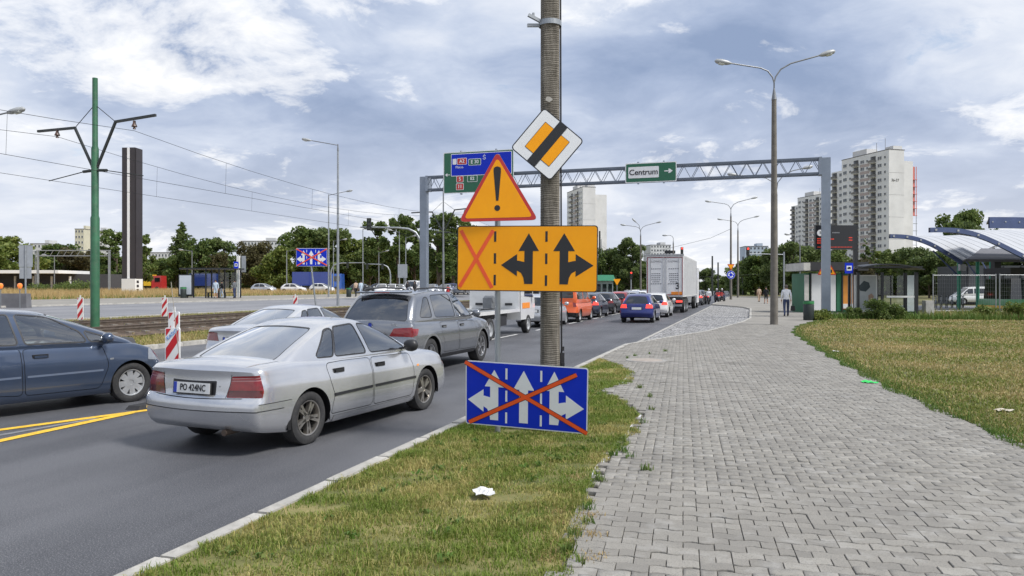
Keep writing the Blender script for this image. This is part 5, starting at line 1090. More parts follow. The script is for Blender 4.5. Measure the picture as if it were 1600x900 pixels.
# concrete barrier with orange flashers
bar_m = mat('barrier_concrete', (.14, .14, .15), .9, var=.2, scale=2, dirt=.2); flash = mat('flasher_orange', (.95, .22, .02), .25, coat=1, var=0, emit=.25)
for i, (px, lb) in enumerate(((22, 'dark concrete barrier block on the far carriageway at the left edge'), (-25, 'second dark barrier block cut by the left edge'))):
    x, y = at(px, 46); tag(MB().box((x, y, gz(-40)+.45), (1.85, .5, .95), taper=.94, rz=YAW).build('barrier_block', bar_m), lb, 'barrier', 'concrete barrier blocks')
for px, lb in ((31, 'orange flashing lamp on a stake before the barrier block'), (1, 'orange flashing lamp at the very left edge')):
    x, y = at(px, 45); r = thing('warning_flasher', lb, 'warning lamp', (x, y, gz(-38)), YAW, 'orange warning flashers'); MB().tube([(0, 0, 0), (0, 0, 1.3)], .03, 8).build('stake', steelg, r); MB().lathe([(0, -.15), (.07, -.15), (.13, -.05), (.14, .05), (.10, .15), (0, .18)], 14, (0, 0, 1.42)).build('lens', flash, r, True)
x, y = at(40, 47); r = thing('rear_facing_road_sign', 'grey back of a stacked road sign at the left edge', 'road sign', (x, y, gz(-42)), YAW+.3); MB().tube([(0, 0, 0), (0, 0, 3.9)], .05, 8).build('post', galv, r); MB().box((0, .05, 3.2), (.75, .03, 1.35)).build('upper_plate', s_back, r); MB().box((-.02, .05, 2.15), (.65, .03, .7)).build('lower_plate', s_back, r)
# far blue lane board
x, y = at(487, 35); r = thing('far_blue_lane_board', 'smaller blue crossed-out lane board on a leaning pole across the tram line', 'road sign', (x, y, .1), YAW)
MB().tube([(.28, .06, 0), (.02, .05, 2.2), (-.1, .03, 3.4)], .038, 10).build('post', galv, r); fb = bpy.data.objects.new('board', None)
def mini(parent, w_, h_, zc_):
    U = uv(w_, h_); mv = lambda P: [(a, b_+zc_) for a, b_ in U(P)]; L_ = lambda nm, P, lv, m_: MB().prism(mv(P), -.004-.004*lv, -.007-.004*lv).build(nm, m_, parent)
    MB().box((0, 0, zc_), (w_, .012, h_)).build('plate', s_wh, parent); L_('blue_field', [(.01, .02), (.99, .02), (.99, .98), (.01, .98)], 1, s_bl)
    L_('arrow', lane_arrow(.242, .034, .080, -1, .090, .222), 2, s_wh); L_('arrow', lane_arrow(.486, .036, .085), 2, s_wh); L_('arrow', lane_arrow(.733, .036, .080, 1, .095, .238), 2, s_wh)
    for uu in (.343, .628):
        for v0 in (.085, .43, .77): L_('lane_dash', [(uu-.008, v0), (uu+.008, v0), (uu+.008, v0+.15), (uu-.008, v0+.15)], 2, s_wh)
    L_('tape', bar_poly((0, .03), (1, .95), .06, w_/h_), 4, s_tape); L_('tape', bar_poly((.03, .97), (1, .03), .06, w_/h_), 5, s_tape)
mini(r, 1.44, .84, zat(402, 35)-.1)

# ------------------------------------------------------------------ signal masts
sigb = mat('signal_black', (.014, .014, .015), .5, var=0); sigr = mat('signal_red_lit', (1.0, .05, .03), .4, var=0, emit=1.6); sigd = mat('signal_dark_lens', (.03, .04, .03), .3, var=0)
def signal_head(root, p, s=1.0, lit=True, rz=0.0):
    q = MB(); q.box(p, (.34*s, .22*s, 1.0*s)); o = q.build('signal_head', sigb, root); 
    for k, m_ in ((.32, sigr if lit else sigd), (0, sigd), (-.32, sigd)): MB().lathe([(0, -.02), (.11*s, -.02), (.12*s, .01)], 14, (p[0], p[1]-.115*s, p[2]+k*s), 'Y').build('lens', m_, o)
def arch_mast(label, px0, px1, ytop, D, z0, heads):
    x0, y0 = at(px0, D); r = thing('signal_arch', label, 'traffic signal', (x0, y0, z0), YAW); sp = (px1-px0)*D/FPX; H_ = zat(ytop, D)-z0; s = 1 if sp > 0 else -1
    P = [(0, 0, 0), (0, 0, H_-1.6), (s*.12, 0, H_-.9), (s*.45, 0, H_-.35), (s*1.0, 0, H_-.08), (s*1.8, 0, H_), (sp, 0, H_+.05)]; MB().tube(P, [.12, .11, .10, .10, .09, .08, .06], 10).build('mast', galv, r, True)
    for t_, up in heads: signal_head(r, (sp*t_, -.2, H_+up), .9, False)
    return r
arch_mast('curved white signal mast reaching left from behind the gantry post', 659, 563, 356, 56, .1, [(.85, .25)])
ar = arch_mast('low grey signal portal over the crossing road among the trees', 517, 570, 411, 112, .9, [(.5, -.3)]); ar2 = arch_mast('right leg of the low grey signal portal', 610, 570, 413, 112, .9, [(.3, -.3), (.9, -.3)])
r = thing('traffic_light', 'red traffic light and dark street name plate above the white truck', 'traffic signal', (*at(1055, 120), .1), YAW); MB().tube([(0, 0, 0), (0, 0, 6.6), (-1.2, 0, 6.7), (-5, 0, 6.8)], .08, 8).build('mast', galv, r, True); signal_head(r, (1.0, -.3, zat(392, 120)-.1), 1.15); MB().bar((0, 0, 6.3), (1.1, 0, 6.3), .08).build('arm', galv, r); MB().box((-.9, -.3, zat(394, 120)-.1), (1.7, .06, .5)).build('name_plate', s_bk, r)
r = thing('traffic_light', 'dark signal head with red lamp left of the tall concrete lamp', 'traffic signal', (*at(1225, 84), .1), YAW); MB().tube([(0, 0, 0), (0, 0, 5.6)], .09, 8).build('mast', galv, r, True); MB().tube([(0, 0, 5.3), (-4.0, 0, 5.4)], .05, 8).build('arm', galv, r); signal_head(r, (-4.05, -.1, zat(393, 84)-.1), .95)
r = thing('traffic_light', 'red traffic light on a post in front of the tree behind the blue hatchback', 'traffic signal', (*at(986, 88), .1), YAW); MB().tube([(0, 0, 0), (0, 0, 3.0)], .07, 8).build('post', galv, r); signal_head(r, (0, -.1, zat(430, 88)-.1), .85)
# yield + roundabout on the second lamp
def disc(r_, n=24): return [(r_*math.cos(2*math.pi*k/n), r_*math.sin(2*math.pi*k/n)) for k in range(n)]
r = thing('yield_sign', 'orange downward triangle sign on the lamp above the roundabout sign', 'road sign', (*at(1142, 99.3), zat(416, 99.3)), YAW); plate(r, [(-a, -b_) for a, b_ in tri(.98, .08)], s_red).scale = (1, 3, 1); MB().prism([(-a, -b_) for a, b_ in tri(.72, .06)], -.02, -.025).build('orange_field', s_or, r)
r = thing('roundabout_sign', 'round blue sign with three circling white arrows on the street lamp', 'road sign', (*at(1142, 99.3), zat(429.5, 99.3)), YAW); MB().prism(disc(.55), -.01, .01).build('plate', s_wh, r); MB().prism(disc(.52), -.012, -.018).build('blue_field', s_bl, r)
for k in range(3):
    a0 = k*2.094; P = [(.36*math.cos(a0+t_), .36*math.sin(a0+t_)) for t_ in np.linspace(0, 1.25, 7)]+[(.44*math.cos(a0+1.25), .44*math.sin(a0+1.25)), (.28*math.cos(a0+1.8), .28*math.sin(a0+1.8)), (.16*math.cos(a0+1.25), .16*math.sin(a0+1.25))]+[(.23*math.cos(a0+t_), .23*math.sin(a0+t_)) for t_ in np.linspace(1.25, 0, 7)]
    MB().prism(P, -.02, -.026).build('arrow', s_wh, r)
r = thing('yield_sign', 'small orange downward triangle sign left of the red signal post', 'road sign', (*at(964, 92), .1), YAW); MB().tube([(0, 0, 0), (0, 0, 2.6)], .04, 6).build('post', galv, r); MB().prism([(-a, -b_+2.4) for a, b_ in tri(.9, .08)], -.05, -.06).build('plate', s_or, r)

# ------------------------------------------------------------------ truck, tow truck
tw_ = mat('trailer_white', (.78, .78, .78), .4, var=.06, scale=.8, dirt=.12, coat=.3); twd = mat('trailer_grey', (.36, .37, .38), .5, var=.1, scale=1); frame_r = mat('frame_maroon', (.22, .02, .03), .5); gtext = mat('print_grey', (.16, .16, .18), .6, var=0); orp = mat('hazard_orange', (.80, .26, .03), .5)
tk = thing('white_truck', 'white box lorry trailer with maroon outlined doors and number 3', 'truck', (-5.58, 52.5, 0), 0)
q = MB(); q.box((0, 6.8, 2.55), (2.5, 13.5, 2.86)); q.build('box_body', tw_, tk)
for k in range(14): MB().box((1.262, .5+k*.97, 2.55), (.02, .05, 2.7)).build('side_rib', twd, tk)
MB().box((0, .02, 4.0), (2.56, .12, .10)).build('top_rail', twd, tk)
for s in (-1, 1): 
    d = MB().box((s*.615, .03, 2.55), (1.20, .05, 2.72)).build('rear_door', tw_, tk)
    MB().tube([(s*.10, -.015, 1.25), (s*.10, -.015, 3.85)], .018, 6).build('locking_bar', twd, d); MB().tube([(s*.95, -.015, 1.25), (s*.95, -.015, 3.85)], .018, 6).build('locking_bar', twd, d)
    text('SUZMALL', .19, gtext, d, (s*.60, -.003, 3.55), RT, sx=1.0)
    for row, (zz2, ww) in enumerate(((3.05, .7), (2.72, .62), (2.58, .66), (2.44, .6), (2.30, .64), (2.16, .5), (2.02, .8))):
        for k in range(5): MB().box((s*.60+(k-2)*ww/5, 0, zz2), (ww/5*.72, .008, .05)).build('print_mark', gtext, d)
for a, b_, c_, d_ in ((0, 3.83, 2.36, .05), (0, 1.27, 2.36, .05), (-1.18, 2.55, .05, 2.6), (1.18, 2.55, .05, 2.6)): MB().box((a, -.002, b_), (c_, .03, d_)).build('outline_strip', frame_r, tk)
text('3', .62, s_bk, tk, (.86, -.012, 1.85), RT, ext=.004, bold=.012); MB().box((.80, -.01, 1.38), (.72, .03, .20)).build('hazard_plate', orp, tk)
MB().box((0, .1, .95), (2.4, .3, .2)).build('rear_beam', blk, tk); MB().box((0, .0, .55), (2.3, .1, .14)).build('underrun_bar', twd, tk)
for s in (-1, 1): MB().box((s*.98, -.06, .82), (.42, .06, .14)).build('tail_light', redlit, tk); MB().box((s*.9, .15, .55), (.5, .02, .5)).build('mud_flap', blk, tk)
MB().box((-.1, -.06, .80), (.52, .03, .11)).build('number_plate', plate_m, tk)
for yy in (1.6, 2.9, 4.2, 12.5, 15.6):
    for s in (-1, 1): wheel(tk, (s*1.06, yy, .5), .5, .32, s, 'steel').rotation_euler = (0, 0, math.radians(-90*s)) 
for o_ in [c for c in tk.children if c.name.startswith('wheel')]: o_.rotation_euler = (0, 0, math.pi/2 if o_.location.x < 0 else -math.pi/2)
MB().box((0, 7, .9), (.9, 13, .22)).build('chassis', blk, tk)
cb_ = MB().box((0, 15.6, 1.95), (2.45, 2.2, 3.0)).build('cab', tw_, tk); MB().box((0, 16.72, 2.4), (2.2, .03, .9)).build('windscreen', darkglass, cb_)

tt = thing('tow_truck', 'white flatbed tow truck partly hidden below the yellow lane board', 'tow truck', (-9.4, 22.4, 0), 0)
for s in (-1, 1): MB().bar((s*.42, .2, .72), (s*.42, 5.4, .72), .09, .16).build('chassis_rail', blk, tt); MB().box((s*.98, 2.6, .93), (.16, 5.0, .12)).build('bed_rail', white, tt)
for k in range(5): MB().box((0, .35+k*1.12, .90), (1.9, .12, .08)).build('cross_member', galv, tt)
for s in (-1, 1): MB().box((s*.62, 2.6, .95), (.52, 4.9, .04)).build('wheel_track', galv, tt)
MB().box((0, .12, .80), (2.1, .14, .16)).build('rear_beam', white, tt)
for s in (-1, 1): MB().box((s*.85, .03, .78), (.34, .05, .12)).build('tail_light', redl, tt); MB().box((s*.98, 3.0, .60), (.10, 1.0, .34)).build('side_guard', blk, tt)
hb_ = MB().box((0, 5.15, 1.62), (2.0, .10, 1.3)).build('head_board', white, tt); text('796 506 122', .26, s_wh, hb_, (-.15, 5.07, 1.98), RT, sx=.95, bold=.008); MB().box((-.15, 5.085, 1.98), (1.62, .02, .32)).build('number_panel', s_bk, hb_)
for xx in (-.6, .1, .6): MB().box((xx, 5.08, 1.15), (.28, .06, .09)).build('wheel_chock', blk, hb_)
q = MB(); q.box((-.1, 4.8, 1.2), (.35, .4, .4)); q.tube([(-.25, 4.75, 1.35), (.1, 4.75, 1.35)], .13, 12); q.build('winch', steelg, tt)
q = MB(); P = [(5.3, .55), (7.15, .55), (7.3, .95), (7.2, 1.35), (6.75, 2.28), (6.4, 2.42), (5.45, 2.42), (5.3, 2.3)]; q.prism(P, -1.02, 1.02, lambda a, b_, t_: (t_, a, b_)); cabt = q.build('cab', white, tt)
for s in (-1, 1):
    MB().prism([(5.75, 1.45), (6.95, 1.4), (6.62, 2.2), (5.75, 2.22)], s*1.022, s*1.03, lambda a, b_, t_: (t_, a, b_)).build('side_window', darkglass, cabt); MB().prism([(5.5, .98), (6.5, .98), (6.5, 1.2), (5.5, 1.2)], s*1.024, s*1.032, lambda a, b_, t_: (t_, a, b_)).build('orange_sticker', orp, cabt)
    m_ = MB(); m_.box((s*1.22, 6.75, 1.75), (.22, .12, .42)); m_.bar((s*1.0, 6.75, 1.9), (s*1.2, 6.75, 1.85), .04); m_.build('mirror', blk, cabt)
    for yy, rr_ in ((1.75, .37), (6.3, .36)): wheel(tt, (s*.93, yy, rr_), rr_, .24, s, 'steel').rotation_euler = (0, 0, math.pi/2 if s < 0 else -math.pi/2)
MB().box((0, 5.9, 2.5), (1.2, .3, .14)).build('light_bar', orp, tt)

# ------------------------------------------------------------------ far vehicles across the field
def far_vehicle(src, label, px, D, z0, rz, m_=None, grp='distant parked and turning cars'):
    c = copy_tree(src); c.location = (*at(px, D), z0); c.rotation_euler = (0, 0, rz); c['label'] = label; c['group'] = grp
    if m_:
        for o in c.children:
            if o.data and o.name.startswith(('body', 'door')):
                o.data = o.data.copy(); o.data.materials[0] = m_
    return c
src = car('distant_car', 'white car far behind the blue crossed lane board', HATCH, at(486, 118), 90, white, .17, 'distant parked and turning cars', False, 'car', 'tint'); src.location.z = .9
fv = [(725, 'graphite car far off beside the sign post', graph, 105, 170), (546, 'dark car far off left of the standing pedestrians', blackp, 112, 75), (578, 'dark car far off right of the standing pedestrians', darkb, 118, 80), (600, 'white car facing the camera beyond the sport utility roof', white, 100, 160), (617, 'second white car right beside the first one facing the camera', white, 104, 165), (632, 'silver car left of the white minibus far off', silver, 108, 170), (680, 'silver car right of the gantry post far off', silver, 106, 170), (700, 'pale car far right beside the tree trunks', silver2, 108, 170), (440, 'white car far left near the blue lorry', white, 118, 80), (395, 'pale car right of the left bus shelter', silver2, 115, 90), (715, 'blue car by the yellow board edge far off', navy, 110, 200)]
for px, lb, m_, D, hdg in fv: far_vehicle(src, lb, px, D, .75 if D < 110 else .85, math.radians(90-hdg), m_)
vs_ = car('white_minibus', 'white minibus facing the camera left of the gantry post', VAN, at(652, 102), 168, white, .17, None, False, 'van', 'tint'); vs_.location.z = .7
def lorry(label, px, D, z0, boxc, cabc, Lb, rz, Hb=2.6):
    r = thing('distant_lorry', label, 'lorry', (*at(px, D), z0), rz, 'distant lorries'); MB().box((-Lb/2, 0, 1.1+Hb/2), (Lb, 2.5, Hb)).build('box_body', boxc, r); MB().box((1.1, 0, 1.75), (2.0, 2.4, 2.7), taper=.93).build('cab', cabc, r); MB().box((1.3, -1.2, 2.3), (1.0, .06, .8)).build('side_window', darkglass, r); MB().box((-Lb/2+.5, 0, .9), (Lb+2, 1.0, .25)).build('chassis', blk, r)
    for xx in (1.2, -Lb+1.2, -Lb+2.5): 
        for s in (-1, 1): MB().lathe([(0, -.15), (.45, -.15), (.5, -.1), (.5, .1), (.45, .15), (0, .15)], 14, (xx, s*1.05, .5), 'Y').build('wheel', rub, r)
yel = paint('lorry_yellow', (.75, .48, .03), 0); lorry('yellow lorry body with a red cab beyond the dark pylon', 240, 150, .9, yel, red, 4.2, YAW, 2.2); lorry('long blue lorry with blue cab parked before the trees', 517, 128, .9, paint('lorry_blue', (.02, .05, .28), .1), paint('cab_blue', (.03, .12, .5), .1), 6.2, YAW, 2.3); lorry('dark blue box lorry left of the left bus shelter', 300, 150, .9, paint('lorry_navy', (.015, .04, .22), .1), white, 5, YAW+math.pi, 2.4)

# ------------------------------------------------------------------ people
skin = mat('skin', (.50, .30, .21), .6, var=.08)
def cloth(name, col): return mat('cloth_'+name, col, .85, var=.14, scale=9)
def person(label, pos, z0, rz, top, legs, hair, H=1.75, stride=.16, arms=((-.05, 0), (.05, 0)), skirt=False, short=False, sit=False, name='person', group=None, shoes=None):
    s = H/1.75; V = []; E = []; R_ = []
    def v(x, y, z, r): V.append((x, y, z)); R_.append(r); return len(V)-1
    def chain(*ids): E.extend(zip(ids[:-1], ids[1:]))
    if sit:
        pel = v(0, 0, .80, .15); ch = v(0, -.02, 1.08, .155); nk = v(0, .0, 1.34, .06); hb_ = v(0, .03, 1.43, .082); ht = v(0, .045, 1.55, .088); dz = -.12
    else:
        pel = v(0, 0, .93, .135); ab = v(0, .0, 1.10, .13); ch = v(0, -.01, 1.30, .15); nk = v(0, 0, 1.49, .058); hb_ = v(0, .015, 1.575, .078); ht = v(0, .02, 1.675, .084); dz = 0
    if sit: chain(pel, ch, nk, hb_, ht)
    else: chain(pel, ab, ch, nk, hb_, ht)
    for k, sg in enumerate((-1, 1)):
        fa, sp = arms[k]; sh = v(sg*.185, 0, 1.41+dz, .072); el = v(sg*.235, -.03+fa*.5, 1.13+dz, .052); wr_ = v(sg*.24, .05+fa, .90+dz+abs(fa)*.4, .036); hd2 = v(sg*.235, .08+fa*1.1, .81+dz+abs(fa)*.5, .034); chain(ch, sh, el, wr_, hd2)
        st = stride*(1 if sg > 0 else -1)
        if sit: hp = v(sg*.11, .02, .78, .095); kn = v(sg*.17, .42, .74, .075); an = v(sg*.17, .36, .36, .05); to = v(sg*.17, .52, .30, .045)
        else: hp = v(sg*.095, 0, .88, .10); kn = v(sg*.10, st*.55+.03, .49, .068); an = v(sg*.10, st*1.1-(.06 if st < 0 else 0), .09+(.05 if st < 0 else 0), .048); to = v(sg*.105, st*1.1+.15, .045, .042)
        chain(pel, hp, kn, an, to)
    if skirt and not sit: R_[0] = .17; 
    me = bpy.data.meshes.new('body'); me.from_pydata([(a*s, b_*s, c*s) for a, b_, c in V], E, []); tmp = bpy.data.objects.new('tmp_body', me); COL.objects.link(tmp)
    md = tmp.modifiers.new('skin', 'SKIN'); sv = me.skin_vertices[0].data
    for i, r_ in enumerate(R_): sv[i].radius = (r_*s, r_*s); sv[i].use_root = (i == 0)
    tmp.modifiers.new('sub', 'SUBSURF').levels = 2; dg = bpy.context.evaluated_depsgraph_get(); me2 = bpy.data.meshes.new_from_object(tmp.evaluated_get(dg)); bpy.data.objects.remove(tmp)
    me2.materials.clear(); shoe = shoes or cloth('shoe', (.03, .028, .028))
    for m_ in (top, legs, skin, hair, shoe): me2.materials.append(m_)
    for p in me2.polygons:
        x_, y_, z_ = (c/s for c in p.center); p.use_smooth = True
        if sit: i = 0 if .82 < z_ < 1.32 else 1
        elif z_ > 1.50: i = 2
        elif abs(x_) > .19 and z_ < (1.16 if short else .93): i = 2
        elif z_ > .95 or abs(x_) > .19: i = 0
        elif z_ < .085 or (z_ < .14 and y_ > 0.05): i = 4
        else: i = 1 if not (skirt and z_ < .5) else 2
        if z_ > (1.37 if sit else 1.50): i = 2
        if z_ > (1.47 if sit else 1.60) and (y_ < .055 or z_ > 1.72): i = 3
        p.material_index = i
    r = thing(name, label, 'person', (*pos, z0), rz, group); o = bpy.data.objects.new('body', me2); link(o, r)
    hz = 1.50 if sit else 1.63; q = MB(); c_ = (0, .01 if not sit else .035, hz)
    hm = MB().lathe([(0, .10), (.05, .09), (.085, .05), (.098, 0), (.09, -.06), (.07, -.09)], 12); hm.v = [((x_)*s, (y_-.012+c_[1])*s, (z_+hz+.02)*s) for x_, y_, z_ in hm.v if True]; hm.f = [f for f in hm.f if not all(hm.v[i][1] > (.05+c_[1])*s and hm.v[i][2] < (hz+.06)*s for i in f)]; hm.build('hair', hair, r, True)
    if not sit:
        f = MB()
        for k, sg in enumerate((-1, 1)):
            fa = arms[k][0]
            for j in range(5): f.tube([(sg*.235*s, (.075+fa*1.1+.018*(j-2))*s, (.80+abs(fa)*.5)*s), (sg*.230*s, (.085+fa*1.1+.02*(j-2))*s, (.745+abs(fa)*.5+(.03 if j == 4 else 0))*s), (sg*.222*s, (.095+fa*1.1+.018*(j-2))*s, (.70+abs(fa)*.5+(.05 if j == 4 else .006*abs(j-1)))*s)], .0085*s, 6)
        f.build('fingers', skin, r, True)
    return r
wsh = cloth('white', (.70, .71, .73)); jean = cloth('jeans', (.035, .05, .11)); hgrey = cloth('hair_grey', (.10, .085, .07)); hdark = cloth('hair_dark', (.02, .016, .013)); blck = cloth('black', (.018, .018, .02)); pblue = cloth('pale_blue', (.42, .50, .58)); redc = cloth('red', (.42, .03, .03)); tan = cloth('tan', (.45, .33, .24))
wp_ = at(1228.5, 42.7); person('man in white shirt and dark jeans walking away along the pavement', wp_, .12, .05, wsh, jean, hgrey, 1.82, .15, ((.02, 0), (-.03, 0)))
bx_, by_ = at(1238.5, 42.75); q = MB(); q.prism([(-.11, -.16), (.13, -.16), (.10, .12), (-.08, .12)], -.05, .05); q.tube([(-.05, 0, .12), (-.02, 0, .22), (.03, 0, .22), (.07, 0, .12)], .01, 5); tag(q.build('shoulder_bag', blck, None, False, (bx_, by_, .62), YAW), 'black bag carried in the right hand of the man in white', 'bag')
person('pedestrian in light clothes far ahead left of the concrete lamp', at(1186, 84), .1, .3, tan, tan, hdark, 1.7, .12, short=True); person('woman in a black dress walking far ahead beside the concrete lamp', at(1197, 76), .1, 2.8, blck, blck, hdark, 1.72, .12, skirt=True)
zs = gz(-50)+.1; person('person in pale clothes waiting at the left bus shelter', at(337, 70), zs, 3.5, pblue, pblue, hdark, 1.72, .05, skirt=True); person('person with dark bag beside the pale one at the left shelter', at(346.5, 71), zs, 2.6, blck, pblue, hdark, 1.65, .08); person('person in grey standing at the right end of the left shelter', at(366.5, 70), zs, 1.5, cloth('grey', (.12, .13, .14)), jean, hdark, 1.75, .05)
for px, D, a, b_, lb in ((556, 80, tan, blck, 'left one of two people crossing far off behind the sport utility car'), (564, 80, pblue, pblue, 'right one of two people crossing far off behind the sport utility car'), (637, 86, blck, jean, 'person in black far off left of the minibus'), (648, 82, blck, blck, 'person in black in front of the minibus'), (700, 84, redc, jean, 'person walking far off by the edge of the yellow board')): person(lb, at(px, D), .75 if px < 690 else .3, 1.0, a, b_, hdark, 1.72, .12)
# motorcycles with riders
def motorbike(label, px, D, rz, body_m, top, rider):
    r = thing('motorcycle', label, 'motorcycle', (*at(px, D), 0), rz, 'motorcycles at the kerb')
    for yy in (-.7, .72):
        MB().lathe([(.21, -.05), (.29, -.065), (.32, 0), (.29, .065), (.21, .05)], 20, (0, yy, .32), 'X').build('wheel', rub, r, True)
    q = MB(); q.tube([(0, -.85, .88), (0, -.5, .86), (0, -.05, .78), (0, .25, .95), (0, .5, .92), (0, .8, .72)], [.05, .12, .14, .17, .13, .06], 10); q.build('fairing', body_m, r, True); q = MB(); q.box((0, .1, .45), (.3, .5, .36)); q.bar((0, .55, .95), (0, .72, .32), .06); q.bar((0, -.1, .5), (0, -.7, .32), .06); q.tube([(-.35, .42, 1.02), (0, .5, 1.0), (.35, .42, 1.02)], .018, 6); q.tube([(.14, .2, .35), (.16, -.8, .5)], .05, 8); q.build('engine', blk, r); MB().box((0, -.92, .80), (.16, .05, .07)).build('tail_light', redlit, r); MB().box((0, -.6, 1.05), (.45, .38, .3)).build('top_box', body_m, r)
    p = person(rider, at(px, D), 0.05, rz, top, jean, wsh, 1.72, 0, ((.25, 0), (.25, 0)), sit=True, group='motorcycle riders')
motorbike('white scooter-like motorcycle at the kerb ahead of the truck', 1107.5, 78, .0, white, wsh, 'rider in a white top sitting on the white motorcycle'); motorbike('red motorcycle leaning in beside the white one', 1120, 86, .25, red, blck, 'rider in black sitting on the middle red motorcycle'); motorbike('second red motorcycle, rightmost of the three', 1128, 88, -.3, red, blck, 'rider in black on the rightmost red motorcycle')
# ------------------------------------------------------------------ tower blocks
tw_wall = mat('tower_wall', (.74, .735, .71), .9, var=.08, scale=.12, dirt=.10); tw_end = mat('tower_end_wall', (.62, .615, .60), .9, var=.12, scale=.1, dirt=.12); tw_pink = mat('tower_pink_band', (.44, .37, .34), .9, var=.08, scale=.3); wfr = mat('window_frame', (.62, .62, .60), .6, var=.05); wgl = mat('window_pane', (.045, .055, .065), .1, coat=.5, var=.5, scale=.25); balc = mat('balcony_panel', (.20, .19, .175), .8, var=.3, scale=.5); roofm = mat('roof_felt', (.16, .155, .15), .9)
def win_mesh(w_, h_):
    q = MB(); q.box((0, 0, 0), (.10, w_, h_)); q.box((-.03, -w_*.25, .05), (.10, w_*.40, h_*.78), 1); q.box((-.03, w_*.25, .05), (.10, w_*.40, h_*.78), 1); return q.mesh('window', [wfr, wgl])
WBIG, WSMALL = win_mesh(2.1, 1.5), win_mesh(.95, 1.1)
q = MB(); q.box((-.55, 0, -.05), (1.2, 3.0, .14), 1); q.box((-1.12, 0, .45), (.06, 3.0, .9)); q.box((-.55, 1.47, .45), (1.1, .06, .9)); q.box((-.55, -1.47, .45), (1.1, .06, .9)); q.box((.02, 0, 1.25), (.1, 2.7, 2.3), 2); q.box((-.05, .7, 1.1), (.08, .9, 1.9), 3); BAL = q.mesh('balcony', [balc, tw_end, mat('loggia_dark', (.10, .10, .10), .9), wgl])
def tower(label, px, D, rot, floors=18, number=None, scaffold=False, left_block=True):
    r = thing('tower_block', label, 'tower block', (*at(px, D), 0), YAW+math.radians(rot), 'prefab tower blocks'); H = floors*2.8+3.2
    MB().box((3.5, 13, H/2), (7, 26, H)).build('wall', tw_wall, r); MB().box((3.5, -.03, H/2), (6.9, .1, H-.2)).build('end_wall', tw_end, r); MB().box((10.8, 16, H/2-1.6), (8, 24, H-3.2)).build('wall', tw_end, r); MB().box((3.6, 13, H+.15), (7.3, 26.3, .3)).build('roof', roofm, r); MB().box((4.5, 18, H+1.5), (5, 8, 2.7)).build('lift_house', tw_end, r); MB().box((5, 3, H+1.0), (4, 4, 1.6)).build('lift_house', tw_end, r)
    if left_block: MB().box((5.6, 30.5, H/2-1.8), (7, 9, H-3.6)).build('wall', tw_wall, r)
    for y0, m_ in ((12.7, tw_pink),): 
        for f in range(floors): MB().box((-.02, y0, 1.9+2.8*f), (.12, 5.2, 1.1)).build('pink_band', m_, r)
    for f in range(floors):
        z = 3.4+2.8*f
        for y, me in ((1.8, WSMALL), (4.6, WBIG), (11.3, WSMALL), (14, WBIG), (21, WSMALL), (24, WBIG)): o = bpy.data.objects.new('window', me); link(o, r); o.location = (-.04, y, z)
        for y in (8.1, 17.6): o = bpy.data.objects.new('balcony', BAL); link(o, r); o.location = (-.02, y, z-1.1)
        if f < floors-1:
            o = bpy.data.objects.new('window', WSMALL); link(o, r); o.location = (7.9, 3.9, z); o.rotation_euler = (0, 0, math.pi/2)
            if left_block: o = bpy.data.objects.new('window', WBIG); link(o, r); o.location = (2.06, 29, z); o = bpy.data.objects.new('balcony', BAL); link(o, r); o.location = (2.06, 33, z-1.1)
    for k in range(1, floors//3): MB().box((3.5, -.09, k*8.4+3), (6.9, .03, .06)).build('panel_joint', roofm, r)
    if number: text(number, 1.5, roofm, r, (2.9, -.12, H-11.5), (math.pi/2, 0, 0), ext=.02, bold=.03)
    for x, h_ in ((1.5, 4), (5.5, 6)): MB().tube([(x, 8, H), (x, 8, H+h_)], .08, 5).build('aerial', roofm, r)
    if scaffold:
        sm = mat('scaffold_red', (.55, .17, .14), .8); sg = mat('scaffold_steel', (.40, .42, .44), .5, .5)
        for z0, z1, m_ in ((H*.55, H-5, sm), (4, H*.55, sg)):
            for xx in (15.3, 17.3): MB().bar((xx, 5, z0), (xx, 5, z1), .18).build('scaffold_post', m_, r)
            for k in range(int((z1-z0)/2.8)): MB().box((16.3, 5, z0+k*2.8), (2.2, .9, .14)).build('scaffold_deck', m_, r)
            if m_ is sm: MB().box((16.3, 5.3, (z0+z1)/2), (1.2, .06, z1-z0)).build('scaffold_net', m_, r)
    return r
tower('tall pale tower block numbered 36-37 with a red scaffold, right of the gantry', 1388.5, 285, 15, number='36-37', scaffold=True); tower('smaller looking pale tower block just left of the gantry right post', 1292, 418, 15); tower('pale tower block rising behind the yellow lane board', 910.5, 392, 14, left_block=False)
def block(name, label, px0, px1, ytop, D, depth, rows, cols, m_, rot=0.0, base=0.0):
    w_ = (px1-px0)*D/FPX; h_ = zat(ytop, D)-base; r = thing(name, label, 'building', (*at((px0+px1)/2, D), base), YAW+math.radians(rot)); MB().box((0, depth/2, h_/2), (w_, depth, h_)).build('wall', m_, r); MB().box((0, depth/2, h_+.15), (w_+.3, depth+.3, .3)).build('roof', roofm, r); MB().box((w_*.2, depth/2, h_+1.2), (w_*.25, depth*.5, 2)).build('lift_house', m_, r)
    ww, hh = w_/cols*.5, min(1.4, h_/rows*.5); me = None
    for i in range(rows):
        for j in range(cols):
            if me is None: q = MB(); q.box((0, 0, 0), (ww, .1, hh)); q.box((0, -.03, 0), (ww*.84, .1, hh*.84), 1); me = q.mesh('window', [wfr, wgl])
            o = bpy.data.objects.new('window', me); link(o, r); o.location = (-w_/2+(j+.5)*w_/cols, -.04, (i+.6)*h_/rows)
    return r
